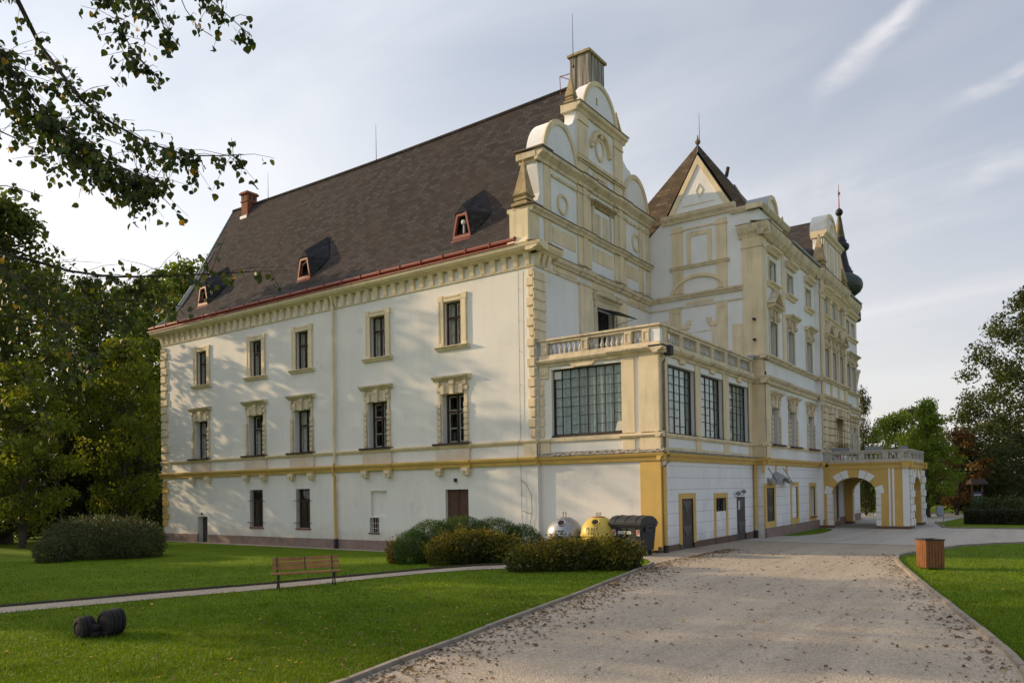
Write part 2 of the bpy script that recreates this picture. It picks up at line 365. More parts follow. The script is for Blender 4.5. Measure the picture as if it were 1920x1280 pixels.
def thing(name, label, cat, loc=(0, 0, 0), rz=0, group=None):
    o = bpy.data.objects.new(name, None); COL.objects.link(o); o.location = loc; o.rotation_euler.z = rz
    o.empty_display_size = .3
    return tag(o, label, cat, group)
def copy_tree(o, parent=None):
    c = o.copy(); COL.objects.link(c); c.parent = parent
    for ch in o.children: copy_tree(ch, c)
    return c
def arr_mesh(name, V, F, mats, tint=None, midx=None):
    """big vertex/face arrays (all faces the same size) straight into a mesh"""
    me = bpy.data.meshes.new(name); n, k = F.shape
    me.vertices.add(len(V)); me.vertices.foreach_set('co', V.astype(np.float32).ravel())
    me.loops.add(n*k); me.loops.foreach_set('vertex_index', F.astype(np.int32).ravel())
    me.polygons.add(n); me.polygons.foreach_set('loop_start', np.arange(0, n*k, k, dtype=np.int32))
    for mt in (mats if isinstance(mats, (list, tuple)) else [mats]): me.materials.append(M[mt])
    if tint is not None:
        a = me.attributes.new('tint', 'FLOAT', 'FACE'); a.data.foreach_set('value', tint.astype(np.float32))
    if midx is not None: me.polygons.foreach_set('material_index', midx.astype(np.int32))
    me.update(calc_edges=True); me.validate(); return me
# ground height
def sm(a, b, x):
    t = np.clip((x-a)/(b-a), 0, 1); return t*t*(3-2*t)
def H(x, y): return sm(-8., 5., x)*(0.36-0.13*sm(0., 15., y))
def hz(x, y): return float(H(np.float64(x), np.float64(y)))
# ------------------------------------------------------------------ the palace
T, TB, TR, Y1 = 5.348, 5.902, 6.2, 11.132
XL = -27.95
FA = lambda u, v, w: (u, -w, v)
FG = lambda u, v, w: (w, u, v)
FT = lambda u, v, w: (T+w, u, v)
FTA = lambda u, v, w: (u, .2-w, v)
FB = lambda u, v, w: (TB+w, u, v)
FR = lambda u, v, w: (TR+w, u, v)
FS = lambda u, v, w: (u, Y1-w, v)
PX, PY0, PY1 = 10.73, 21.4, 27.5
FP = lambda u, v, w: (u, PY0-.02-w, v)
FPB = lambda u, v, w: (u, PY1+w, v)
FPF = lambda u, v, w: (PX+w, u, v)

palace = thing('palace', 'white and cream old palace with curved gable, glazed veranda and steep brown roof', 'palace')

def facade(mb, F, u0, u1, v0, v1, holes, m=0):
    us = sorted({u0, u1} | {x for h in holes for x in h[:2]}); vs = sorted({v0, v1} | {x for h in holes for x in h[2:4]})
    us = [u for u in us if u0 <= u <= u1]; vs = [v for v in vs if v0 <= v <= v1]
    for a, b in zip(us, us[1:]):
        for c, d in zip(vs, vs[1:]):
            mu, mv = (a+b)/2, (c+d)/2
            if any(h[0] < mu < h[1] and h[2] < mv < h[3] for h in holes): continue
            mb.quad(F(a, c, 0), F(b, c, 0), F(b, d, 0), F(a, d, 0), m)
    for h in holes:
        a, b, c, d, dp = h[:5]
        mb.quad(F(a, c, 0), F(a, c, -dp), F(a, d, -dp), F(a, d, 0), m); mb.quad(F(b, c, 0), F(b, d, 0), F(b, d, -dp), F(b, c, -dp), m)
        mb.quad(F(a, d, 0), F(a, d, -dp), F(b, d, -dp), F(b, d, 0), m); mb.quad(F(a, c, 0), F(b, c, 0), F(b, c, -dp), F(a, c, -dp), m)
        if len(h) > 5: mb.quad(F(a, c, -dp), F(b, c, -dp), F(b, d, -dp), F(a, d, -dp), m)

UP = [-23.65, -18.5, -14.62, -9.08, -4.41]; LO = [-23.8, -18.6, -14.7, -9.19, -4.47]
hA = [(c-.5, c+.5, 9.3, 11.28, .28) for c in UP] + [(c-.63, c+.63, 4.93, 7.16, .4) for c in LO]
hA += [(-24.27, -23.28, -.4, 1.51, .36), (-19.19, -18.08, .98, 3.03, .25), (-15.25, -14.18, .98, 3.03, .25),
       (-9.73, -8.65, 1.62, 2.86, .14, 1), (-9.83, -9.19, .84, 1.57, .35), (-4.99, -3.67, -.4, 2.87, .22)]
w = MB()
facade(w, FA, XL, 0, -.4, 12.6, hA)
w.quad((XL, 0, -.4), (XL, Y1, -.4), (XL, Y1, 12.9), (XL, 0, 12.9)); w.poly([(XL, 0, 12.9), (XL, Y1, 12.9), (XL, Y1/2, 22.0)])
w.quad((XL, Y1, -.4), (-6, Y1, -.4), (-6, Y1, 12.9), (XL, Y1, 12.9))
facade(w, FG, 0, Y1, -.4, 12.6, [(5.23, 6.93, 8.1, 11.3, .3)])
w.build('wall', 'white', palace, recalc=False)
r_ = MB(); r_.box(XL+.1, -.1, 2.6, 2.7, -.3, 12.5); r_.box(XL+.1, -.1, .05, 2.6, 8.3, 8.4); r_.box(XL+.1, -.1, .05, 2.6, 4.2, 4.3); r_.box(XL+.1, -.1, .05, 2.6, 12.3, 12.4)
for x in (-21, -16.6, -12, -6.8): r_.box(x, x+.1, .05, 2.6, 0, 12.3)
r_.box(-.7, -.6, .2, 10.9, 4, 12.3)
r_.build('dark_room_backing', 'room', palace)  # dark backing added indoors so the openings do not look light

# plinth (butts the two doors)
p = MB()
for a, b in ((XL-.04, -24.27), (-23.28, -4.99), (-3.67, -.12)): p.mb(FA, a, b, -.4, .47, -.05, .035)
p.build('plinth', 'plinth', palace)
# belt mouldings, bands and aprons of the garden side
b = MB(); c2 = MB(); ap = MB(); cb = MB()
segs = []; x = XL-.18
for c in LO:
    segs.append((x, c-1.06, 0)); segs.append((c-1.06, c+1.06, .1)); x = c+1.06
segs.append((x, .02, 0))
for a, e, pr in segs:
    b.mold(FA, a, e, [(-.05, 3.83), (.09+pr, 3.83), (.13+pr, 3.93), (.13+pr, 3.97), (.2+pr, 4.01), (.24+pr, 4.09), (.24+pr, 4.13), (-.05, 4.19)], 0)
    c2.mold(FA, a+(.06 if a < XL else 0), e, [(-.05, 4.70), (.05+pr, 4.70), (.12+pr, 4.8), (.12+pr, 4.86), (-.05, 4.92)], 0)
    if pr:
        ap.mb(FA, a+.1, e-.1, 4.15, 4.72, -.05, .105)
        for k in (-.78, .78):
            cx = (a+e)/2+k
            cb.mb(FA, cx-.19, cx+.19, 3.66, 3.83, -.05, .27); cb.mb(FA, cx-.15, cx+.15, 3.5, 3.66, -.05, .2); cb.mb(FA, cx-.17, cx-.03, 3.52, 3.64, .2, .25); cb.mb(FA, cx+.03, cx+.17, 3.52, 3.64, .2, .25)
b.build('belt_moulding', 'ochre', palace); c2.build('sill_band', 'cream', palace)
ap.build('apron_panel', 'apron', palace); cb.build('belt_corbel', 'cream', palace)
# eaves cornice with its small brackets
e = MB()
e.mold(FA, XL-.5, .62, [(-.1, 12.62), (.22, 12.62), (.3, 12.68), (.42, 12.70), (.52, 12.80), (.56, 12.92), (-.1, 12.95)])
e.mold(FA, XL-.06, .02, [(-.02, 12.06), (.05, 12.06), (.07, 12.12), (-.02, 12.13)])
e.mold(FG, -.5, 1.5, [(-.1, 12.62), (.22, 12.62), (.3, 12.68), (.42, 12.70), (.52, 12.80), (.56, 12.92), (-.1, 12.95)])
x = XL+.15
while x < -.05:
    e.hexa([FA(x-.1, 12.14, -.02), FA(x+.1, 12.14, -.02), FA(x+.1, 12.14, .07), FA(x-.1, 12.14, .07), FA(x-.14, 12.63, -.02), FA(x+.14, 12.63, -.02), FA(x+.14, 12.63, .21), FA(x-.14, 12.63, .21)]); x += .585
for y in (.15, .55, .95):
    e.hexa([FG(y-.1, 12.14, -.02), FG(y+.1, 12.14, -.02), FG(y+.1, 12.14, .07), FG(y-.1, 12.14, .07), FG(y-.13, 12.63, -.02), FG(y+.13, 12.63, -.02), FG(y+.13, 12.63, .21), FG(y-.13, 12.63, .21)])
e.build('eaves_cornice', 'cream', palace)
g = MB(); g.hexa([(XL-.62, -.6, 12.93), (-.62, -.6, 12.93), (-.62, .1, 13.32), (XL-.62, .1, 13.32), (XL-.62, -.6, 12.97), (-.62, -.6, 12.97), (-.62, .1, 13.37), (XL-.62, .1, 13.37)])
g.tube([(XL-.62, -.45, 13.17), (-.6, -.45, 13.17)], .085, 10)
for k in range(22):
    xx = XL+k*1.3; g.box(xx, xx+.03, -.56, -.34, 13.06, 13.275)
g.build('gutter', 'red_metal', palace)
# quoins
def quoin(F, u, d, z0, z1, mats, step=.42, wide=.62, narrow=.44, pr=.1, name='quoin'):
    q = MB(); z = z0; k = 0
    while z < z1-.1:
        t = min(z+step-.02, z1)
        a, e2 = (u, u+d*(wide if k % 2 else narrow)); a, e2 = min(a, e2), max(a, e2)
        q.mb(F, a, e2, z, t-.02, -.05, pr); z += step; k += 1
    return q.build(name, mats, palace, bevel=.035)
quoin(FA, -27.99, .86, 4.95, 11.95, 'cream', .48, .86, .66); quoin(FA, -27.99, .86, .9, 3.75, 'ochre', .40, .82, .6, .06)
quoin(FA, 0.0, -.63, 4.95, 12.0, 'cream', .42, .63, .47)
quoin(FG, -.1, .95, 8.98, 12.0, 'cream', .42, .95, .95, .06)
q = MB(); q.mb(FA, -.62, .0, 4.15, 4.70, -.05, .07); q.mb(FA, -27.97, -27.12, 4.17, 4.7, -.05, .05); q.build('corner_panel', 'cream', palace)

# ------------------------------------------------ windows
_wc = {}
def win_meshes(kind, w, h):
    key = (kind, w, h)
    if key in _wc: return _wc[key]
    F = lambda u, v, q: (u, -q, v)
    D = {'low': .32, 'up': .18, 'B1': .28, 'B2': .28, 'B3': .16}[kind]
    fr = MB(); a = w/2
    bt = .075 if kind != 'B3' else .05
    for u0, u1, v0, v1 in ((-a, -a+bt, 0, h), (a-bt, a, 0, h), (-a+bt, a-bt, 0, bt), (-a+bt, a-bt, h-bt, h)): fr.mb(F, u0, u1, v0, v1, -D-.09, -D)
    tv = h*.63
    if kind != 'B3': fr.mb(F, -a+bt, a-bt, tv, tv+.09, -D-.08, -D+.02); fr.mb(F, -.035, .035, bt, tv, -D-.08, -D+.012); fr.mb(F, -.03, .03, tv+.09, h-bt, -D-.08, -D+.012)
    else: fr.mb(F, -.07, .07, bt, h-bt, -D-.08, -D+.012)
    sa = MB(); cu = MB()
    if kind != 'B3':
        for s in (-1, 1):
            u0, u1 = sorted((s*.04, s*(a-bt)))
            for v0, v1 in ((bt, tv), (tv+.09, h-bt)):
                W = -D-.085
                sa.mb(F, u0, u0+.055, v0, v1, W-.03, W); sa.mb(F, u1-.055, u1, v0, v1, W-.03, W); sa.mb(F, u0+.055, u1-.055, v0, v0+.05, W-.03, W); sa.mb(F, u0+.055, u1-.055, v1-.05, v1, W-.03, W)
            sa.mb(F, u0+.055, u1-.055, h*.31, h*.31+.035, -D-.11, -D-.085)
    else:
        for s in (-1, 1):
            u0, u1 = sorted((s*.07, s*(a-bt))); sa.mb(F, u0, u0+.05, bt, h-bt, -D-.06, -D-.02); sa.mb(F, u1-.05, u1, bt, h-bt, -D-.06, -D-.02)
    for s in (-1, 1):   # side-drawn curtains, pleated
        n = 9; cw = .40 if kind in ('up', 'B3') else .36
        for k in range(n):
            u0 = s*(a-.02) - s*(k/n)*(w*cw); u1 = s*(a-.02) - s*((k+1)/n)*(w*cw)
            q0, q1 = -D-.16-.025*(k % 2), -D-.16-.025*((k+1) % 2)
            cu.quad(F(u0, .05, q0), F(u1, .05, q1), F(u1, h-.05, q1), F(u0, h-.05, q0))
    pa = MB(); pa.mb(F, -a+.02, a-.02, .02, h-.02, -D-.062, -D-.05)
    su = MB(); si = MB()
    if kind == 'up':
        for s in (-1, 1):
            u0, u1 = sorted((s*a, s*(a+.28))); su.mb(F, u0, u1, -.02, h+.28, -.05, .07)
            u0, u1 = sorted((s*(a+.02), s*(a+.34))); su.mb(F, u0, u1, h+.02, h+.3, -.04, .085)
            u0, u1 = sorted((s*(a+.06), s*(a+.33))); su.mb(F, u0, u1, -.02, .16, -.04, .08)
            su.mb(F, *sorted((s*(a+.2), s*(a+.31))), .16, h+.02, -.04, .088)
        su.mb(F, -a-.0, a+.0, h, h+.24, -.05, .068); su.mb(F, -a+.06, a-.06, h+.16, h+.26, -.04, .09)
        si.mold(F, -a-.46, a+.46, [(-.05, -.19), (.1, -.19), (.13, -.12), (.22, -.06), (.22, -.03), (-.05, .0)])
    elif kind in ('low', 'B1'):
        o = .26
        n = int(h/.29)
        for s in (-1, 1):
            su.mb(F, *sorted((s*(a+.05), s*(a+o-.03))), .0, h+.05, -.05, .05)
            for k in range(n):
                v0 = .06+k*(h-.45)/n
                su.mb(F, *sorted((s*(a+.04), s*(a+o))), v0, v0+(h-.45)/n-.05, -.04, .11)
            su.mb(F, *sorted((s*(a-.03), s*(a+o))), h+.1, h+.3, -.04, .09)
            su.mb(F, *sorted((s*(a-.2), s*(a+.02))), h-.02, h+.38, -.04, .12)
            su.mb(F, *sorted((s*(a+.06), s*(a+.2))), h+.34, h+.55, -.04, .14)
        su.mb(F, -a-o, a+o, h+.02, h+.58, -.05, .035)
        su.mb(F, -.12, .12, h-.04, h+.52, -.04, .13); su.mb(F, -.16, .16, h+.38, h+.57, -.04, .16)
        su.mold(F, -a-.42, a+.42, [(-.05, h+.57), (.12, h+.57), (.16, h+.64), (.26, h+.68), (.30, h+.77), (-.05, h+.81)])
        si.mb(F, -a-.4, a+.4, -.085, .0, -.3, .3)
    elif kind == 'B2':
        for s in (-1, 1):
            su.mb(F, *sorted((s*a, s*(a+.2))), -.02, h+.12, -.05, .05)
            su.mb(F, *sorted((s*(a-.12), s*(a+.14))), h+.12, h+.62, -.05, .16); su.mb(F, *sorted((s*(a-.08), s*(a+.1))), h+.14, h+.3, .16, .22)
        su.mb(F, -a-.2, a+.2, h, h+.14, -.05, .048); su.mb(F, -.1, .1, h+.05, h+.6, -.05, .12)
        su.mold(F, -a-.34, a+.34, [(-.05, h+.6), (.18, h+.6), (.22, h+.66), (.36, h+.72), (.40, h+.8), (-.05, h+.84)])
    elif kind == 'B3':
        for s in (-1, 1): su.mb(F, *sorted((s*a, s*(a+.14))), 0, h+.1, -.05, .04)
        su.mb(F, -a-.14, a+.14, h, h+.13, -.05, .042)
        su.mold(F, -a-.3, a+.3, [(-.05, h+.3), (.16, h+.3), (.2, h+.4), (.34, h+.5), (.36, h+.6), (-.05, h+.64)])
        si.mold(F, -a-.3, a+.3, [(-.05, -.26), (.08, -.26), (.12, -.16), (.24, -.08), (.24, -.02), (-.05, .0)])
    out = [('frame', fr.mesh('window_frame', 'sash' if kind == 'B3' else 'frame')), ('sash', sa.mesh('sash', 'sash')), ('pane', pa.mesh('pane', 'glass')),
           ('curtain', cu.mesh('curtain', 'curtain', recalc=False)),
           ('surround', su.mesh('surround', 'cream' if kind in ('up', 'B3') else 'cream_old', bevel=.012))]
    if si.v: out.append(('sill', si.mesh('sill', 'cream' if kind in ('up', 'B3') else 'frame')))
    _wc[key] = out; return out
def window(kind, w, h, loc, rz=0, skip=()):
    if kind in ('B1', 'B2'): skip = ('sash', 'curtain')
    ms = win_meshes(kind, w, h); r = put('window', ms[0][1], palace, loc, rz)
    for n, me in ms[1:]:
        if n in skip or (n == 'curtain' and random.random() < .2): continue
        q = put(n, me, r)
        if n == 'pane': q.rotation_euler = (R(random.uniform(-.5, .5)), 0, R(random.uniform(-.9, .9)))   # old sashes never sit true
        if n == 'curtain': q.scale.z = random.choice((1, 1, .62))
    return r
for i, c in enumerate(UP): window('up', 1.0, 1.98, (c, 0, 9.3))
for i, c in enumerate(LO): window('low', 1.26, 2.23, (c, 0, 4.93), skip=('curtain',) if i == 4 else ())
# ground-floor openings of the garden side
def plain_door(F, u0, u1, v0, v1, dep, name='door', mats='door'):
    d = MB(); mid = (u0+u1)/2
    d.mb(F, u0+.01, mid-.012, v0, v1-.01, -dep-.06, -dep); d.mb(F, mid+.012, u1-.01, v0, v1-.01, -dep-.06, -dep); d.mb(F, mid-.03, mid+.03, v0, v1-.02, -dep-.03, -dep+.03)
    H_ = v1-v0
    for a, e2 in ((u0+.08, mid-.08), (mid+.08, u1-.08)):
        for c, f in ((.08, .36), (.42, .92)): d.mb(F, a, e2, v0+H_*c, v0+H_*f, -dep-.02, -dep+.018)
    o = d.build(name, mats, palace, bevel=.006)
    h_ = MB(); h_.tube([F(mid+.06, v0+H_*.47, -dep+.01), F(mid+.06, v0+H_*.47, -dep+.07), F(mid+.16, v0+H_*.47, -dep+.07)], .012, 6); h_.build('handle', 'iron', o)
    return o
plain_door(FA, -4.99, -3.67, -.05, 2.87, .16)
d = MB(); d.mb(FA, -24.25, -23.3, -.05, 1.5, -.38, -.33); d.mb(FA, -23.72, -23.68, .1, 1.4, -.335, -.31); d.build('door', 'door_dark', palace)
for a, e2 in ((-19.19, -18.08), (-15.25, -14.18)):
    f = MB(); D = .2
    for u0, u1, v0, v1 in ((a, a+.09, .98, 3.03), (e2-.09, e2, .98, 3.03), (a+.09, e2-.09, .98, 1.07), (a+.09, e2-.09, 2.94, 3.03), (a+.09, e2-.09, 2.36, 2.45), ((a+e2)/2-.04, (a+e2)/2+.04, 1.07, 2.36)):
        f.mb(FA, u0, u1, v0, v1, -D-.06, -D)
    f.mb(FA, a+.02, e2-.02, 1.0, 2.4, -D-.09, -D-.05)   # inner shutter
    o = f.build('cellar_window', 'frame', palace)
    g = MB(); g.mb(FA, a+.05, e2-.05, 1.03, 3.0, -D-.045, -D-.035); g.build('pane', 'glass', o)
    s = MB(); s.mb(FA, a-.06, e2+.06, .90, .975, -.2, .05); s.build('sill', 'brick', o)
    k = MB()
    for v in (1.25, 2.42): k.tube([FA(a-.18, v, .07), FA(e2+.18, v, .07)], .016, 6)
    for j in range(6): k.tube([FA(a+.06+j*(e2-a-.12)/5, .96, .06), FA(a+.06+j*(e2-a-.12)/5, 3.0, .06)], .009, 5)
    for v in (1.25, 2.42):
        for u in (a-.16, e2+.16): k.tube([FA(u, v, -.02), FA(u, v, .08)], .014, 5)
    k.build('grille', 'iron', o)
f = MB()
for u0, u1, v0, v1 in ((-9.83, -9.19, .84, .9), (-9.83, -9.19, 1.51, 1.57), (-9.83, -9.77, .9, 1.51), (-9.25, -9.19, .9, 1.51)): f.mb(FA, u0, u1, v0, v1, -.33, -.27)
f.mb(FA, -9.88, -9.14, .78, .838, -.2, .04); f.mb(FA, -9.8, -9.2, .86, 1.55, -.36, -.34)
o = f.build('vent_window', 'frame', palace)
k = MB()
for v in (1.05, 1.3): k.tube([FA(-9.82, v, -.08), FA(-9.2, v, -.08)], .01, 5)
for u in (-9.65, -9.5, -9.35): k.tube([FA(u, .86, -.08), FA(u, 1.55, -.08)], .01, 5)
k.build('grille', 'sash', o)
l = MB(); l.mb(FA, -4.42, -4.30, 3.2, 3.36, -.02, .1); l.build('door_light', 'iron', palace); l = MB(); l.mb(FA, -23.83, -23.76, 1.62, 1.74, -.02, .07); l.build('door_light', 'iron', palace)
# downpipe, conductor cable
def downpipe(pts, r, mat, bot=None):
    d = MB(); d.tube(pts, r, 10)
    for i in range(1, 5):
        z = pts[-1][2] + (pts[1][2]-pts[-1][2])*i/5; d.lathe([(r+.015, z-.03), (r+.015, z+.03)], (pts[-1][0], pts[-1][1], 0), 10)
    o = d.build('downpipe', mat, palace, smooth=True)
    if bot: x, y = pts[-1][:2]; q = MB(); q.tube([(x, y, bot[0]), (x, y, bot[1])], r+.02, 10); q.build('foot_pipe', 'iron', o, smooth=True)
downpipe([(-12.12, -.45, 13.05), (-12.1, -.22, 12.5), (-12.1, -.16, 12.2), (-12.1, -.16, 4.3)], .07, 'cream')
downpipe([(-12.1, -.16, 4.25), (-12.1, -.3, 4.1), (-12.1, -.3, 3.8), (-12.1, -.16, 3.6), (-12.1, -.14, .45)], .07, 'ochre', (-.1, .5))
cbl = MB(); cbl.tube([(-.78, -.06, 12.0), (-.8, -.05, 4.95), (-.8, -.2, 4.8), (-.8, -.3, 4.1), (-.8, -.06, 3.75), (-.78, -.05, .2)], .008, 5)
for z in (11.2, 9.9, 8.6, 7.2, 5.9, 2.6, 1.7): cbl.tube([(-.79, .01, z), (-.79, -.07, z)], .011, 5)
cbl.tube([(-.79, -.06, 3.2), (-.55, -.05, 3.05), (-.3, -.05, 2.6), (-.28, -.05, 1.9), (-.4, -.05, 1.3)], .010, 5); cbl.tube([(-.79, -.06, 1.95), (-.3, -.05, 1.8)], .009, 5)
cbl.build('conductor_cable', 'cable', palace)

# ------------------------------------------------ main roof
prof = [(-.42, 13.12), (.5, 13.85), (1.4, 14.95), (2.3, 16.35), (5.56, 22.25), (8.8, 16.4), (9.7, 14.95), (10.6, 13.85), (11.5, 13.1)]
rf = MB()
X0, X1 = XL-.45, -.55
nx = 14
for (y0, z0), (y1, z1) in zip(prof, prof[1:]):
    for k in range(nx):
        a, e2 = X0+(X1-X0)*k/nx, X0+(X1-X0)*(k+1)/nx
        sg = lambda x, z: z - .16*math.sin(math.pi*(x-X0)/(X1-X0))*(1 if z > 20 else .3)   # an old roof sags
        rf.quad((a, y0, sg(a, z0)), (e2, y0, sg(e2, z0)), (e2, y1, sg(e2, z1)), (a, y1, sg(a, z1)))
rf.poly([(X0, y, z-.02) for y, z in prof])
o_roof = rf.build('roof', 'roof', palace, recalc=False)
v = MB()
v.tube([(X0-.02, y, z) for y, z in prof[:5]], .05, 6); v.build('verge_flashing', 'zinc', o_roof)
v = MB(); v.tube([(X0+k*(X1-X0)/14, 5.56, 22.27-.16*math.sin(math.pi*k/14)) for k in range(15)], .1, 8); v.build('ridge_cap', 'roof', o_roof)
for xd in (-25.0, -15.6, -4.6):
    d = MB(); y0 = .95
    w0, w1, zb, zt = .46, .24, 14.45, 15.45
    # trapezoid frame ring
    ou = [(-w0-.07, zb-.06), (w0+.07, zb-.06), (w1+.07, zt+.08), (-w1-.07, zt+.08)]; inn = [(-w0+.03, zb+.1), (w0-.03, zb+.1), (w1-.02, zt-.03), (-w1+.02, zt-.03)]
    for k in range(4):
        a, e2, f, g = ou[k], ou[(k+1) % 4], inn[(k+1) % 4], inn[k]
        d.hexa([(xd+a[0], y0, a[1]), (xd+e2[0], y0, e2[1]), (xd+f[0], y0, f[1]), (xd+g[0], y0, g[1]), (xd+a[0], y0+.16, a[1]), (xd+e2[0], y0+.16, e2[1]), (xd+f[0], y0+.16, f[1]), (xd+g[0], y0+.16, g[1])])
    d.hexa([(xd-w0-.1, y0-.12, zb-.24), (xd+w0+.1, y0-.12, zb-.24), (xd+w0+.1, y0+.1, zb-.03), (xd-w0-.1, y0+.1, zb-.03), (xd-w0-.1, y0-.13, zb-.2), (xd+w0+.1, y0-.13, zb-.2), (xd+w0+.1, y0+.1, zb), (xd-w0-.1, y0+.1, zb)])
    d.quad((xd-w0, y0+.5, zb), (xd+w0, y0+.5, zb), (xd+w1, y0+.5, zt), (xd-w1, y0+.5, zt), 1)
    od = d.build('dormer', ['red_metal', 'frame'], palace)
    h = MB()
    A1, A2, B1_, B2_ = (xd-w0-.09, y0+.05, zb), (xd-w1-.1, y0-.02, zt+.12), (xd+w1+.1, y0-.02, zt+.12), (xd+w0+.09, y0+.05, zb)
    top = (xd, y0+.05, zt+.5)
    bk = (xd, 2.75, 17.2)
    h.poly([A2, B1_, top]); h.poly([A2, top, bk]); h.poly([top, B1_, bk])
    h.poly([B1_, B2_, (xd+1.15, 1.75, 15.52)]); h.poly([B1_, (xd+1.15, 1.75, 15.52), bk]); h.poly([A1, A2, (xd-1.15, 1.75, 15.52)]); h.poly([A2, bk, (xd-1.15, 1.75, 15.52)])
    h.build('dormer_roof', 'roof_patch', od, recalc=False)
d = MB(); d.lathe([(.09, 0), (.12, .05), (.12, .15), (.09, .2)], (-4.58, 1.1, 15.05), 10); d.box(-4.62, -4.54, 1.08, 1.16, 14.65, 15.05); d.build('dormer_lamp', 'label', palace)
# brick chimney at the far end of the ridge
c = MB(); c.box(-26.85, -26.2, 5.1, 5.85, 20.8, 22.35); c.box(-26.9, -26.15, 5.05, 5.9, 22.35, 22.43); c.box(-26.86, -26.19, 5.09, 5.86, 22.43, 22.86); c.box(-26.96, -26.09, 4.99, 5.96, 22.86, 22.96); c.box(-26.91, -26.14, 5.04, 5.91, 22.96, 23.03)
for x in (-26.68, -26.38): c.box(x-.06, x+.06, 5.075, 5.095, 22.5, 22.8, 1)
for y in (5.32, 5.62): c.box(-26.195, -26.175, y-.06, y+.06, 22.5, 22.8, 1)
o = c.build('brick_chimney', ['brick', 'black'], palace); c = MB(); c.box(-26.89, -26.16, 5.0, 5.75, 20.7, 21.4); c.build('flashing', 'zinc', o)
for x, y, z, h in ((-14.6, 5.56, 22.1, 2.2), (-24.6, 5.56, 22.2, 1.8), (-.95, 5.1, 22.9, 2.6)):
    c = MB(); c.tube([(x, y, z), (x, y, z+h)], [.022, .008], 5); c.lathe([(.06, 0), (.03, .12)], (x, y, z), 6); c.build('lightning_rod', 'iron', palace)

# ------------------------------------------------ curved gable over the veranda side
gw = .62
def arcpts(cy, cz, ry, rz, a0, a1, n=22): return [(cy+ry*math.cos(R(a0+(a1-a0)*k/n)), cz+rz*math.sin(R(a0+(a1-a0)*k/n))) for k in range(n+1)]
G = MB()
G.prism(FG, [(.3, 12.6), (Y1, 12.6), (Y1, 16.95), (.62, 16.95), (.62, 14.6), (.3, 14.4)], -gw, 0)
G.prism(FG, arcpts(2.26, 16.95, 1.48, 1.95, 0, 180), -gw-.25, -.02); G.prism(FG, arcpts(9.66, 16.95, 1.46, 1.95, 0, 180), -gw-.25, -.02)
G.prism(FG, [(3.66, 16.95), (8.14, 16.95), (8.14, 20.2), (3.66, 20.2)], -gw, .0)
G.prism(FG, arcpts(5.98, 20.2, 1.72, 1.92, 0, 180), -gw, -.02)
vol = [(8.1, 17.2), (8.1, 20.0), (8.2, 19.65), (8.4, 19.3), (8.75, 19.08), (9.15, 19.0), (9.34, 18.82), (9.3, 18.5), (9.25, 17.2)]
G.prism(FG, vol, -gw+.06, -.06); G.prism(FG, [(11.8-y, z) for y, z in vol], -gw+.06, -.06)
G.prism(FG, [(.62, 14.6), (.62, 16.9), (.42, 16.9), (.40, 16.4), (.48, 15.9), (.56, 15.3), (.36, 14.8), (.3, 14.5)], -gw+.05, -.05)
gable = G.build('gable', 'white_gable', palace)
c = MB()
for u0, u1, pr in ((.78, 1.34, .05), (3.56, 4.78, .07), (7.1, 8.36, .07), (9.86, 10.35, .05), (10.7, 11.1, .05)):
    c.mb(FG, u0, u1, 12.95, 14.25, -.05, pr)
    c.mb(FG, u0, u1, 14.55, 16.55, -.05, pr)
    if u0 > 3 and u0 < 8: c.mb(FG, u0+.42, u1-.42, 12.96, 16.56, -.05, pr+.05)
for u0, u1 in ((3.7, 4.62), (7.18, 8.1)):
    c.mb(FG, u0, u1, 18.05, 19.55, -.05, .07); c.mb(FG, u0-.03, u1+.03, 19.56, 19.66, -.05, .11); c.mb(FG, u0, u1, 19.66, 19.98, -.05, .08); c.mb(FG, u0, u1, 17.3, 17.72, -.05, .07)
for u0, u1 in ((3.6, 4.74), (7.14, 8.32)): c.mb(FG, u0, u1, 8.1, 12.12, -.05, .09)
for u0, u1 in ((1.45, 3.4), (4.95, 6.95), (8.5, 9.75)): c.mb(FG, u0, u1, 13.42, 14.1, -.05, .025)
for u0, u1 in ((1.45, 3.45), (4.9, 7.0), (8.5, 10.6)): c.mb(FG, u0, u1, 12.2, 12.44, -.05, .03)
c.mb(FG, 4.65, 7.15, 17.98, 18.1, -.05, .05)
for cy in (2.26, 9.66): c.ring(FG, cy, 16.98, 1.50, 1.97, .24, -.05, .05, 0, 180)
c.ring(FG, 5.98, 20.22, 1.74, 1.94, .22, -.05, .05, 0, 180)
for cy, cz in ((2.3, 15.27), (9.5, 15.42)): c.ring(FG, cy, cz, .46, .46, .13, -.05, .07)
c.ring(FG, 5.8, 18.88, .44, .54, .13, -.05, .07)
c.ring(FG, 5.82, 18.75, .98, 1.05, .22, -.05, .2, 12, 168); c.mb(FG, 5.7, 5.94, 19.4, 19.72, -.05, .16); c.mb(FG, 4.8, 5.06, 18.75, 19.05, -.05, .16); c.mb(FG, 6.58, 6.84, 18.75, 19.05, -.05, .16)
c.mb(FG, 5.1, 5.4, 17.3, 17.62, -.05, .06); c.mb(FG, 5.4, 6.2, 17.44, 17.62, -.05, .06); c.mb(FG, 6.2, 6.5, 17.3, 17.62, -.05, .06)
c.build('pilaster', 'cream', gable, bevel=.012)
st = MB()
def breaks(F, u0, u1, brk, prof_, m=0, mb=st):
    cuts = [u0] + [x for b_ in brk for x in b_] + [u1]; on_ = False
    for a, e2 in zip(cuts, cuts[1:]):
        if e2 > a: mb.mold(F, a, e2, [(w_+(.06 if on_ and w_ > 0 else 0), v_) for w_, v_ in prof_], m)
        on_ = not on_
brk = [(3.5, 4.84), (7.04, 8.42)]
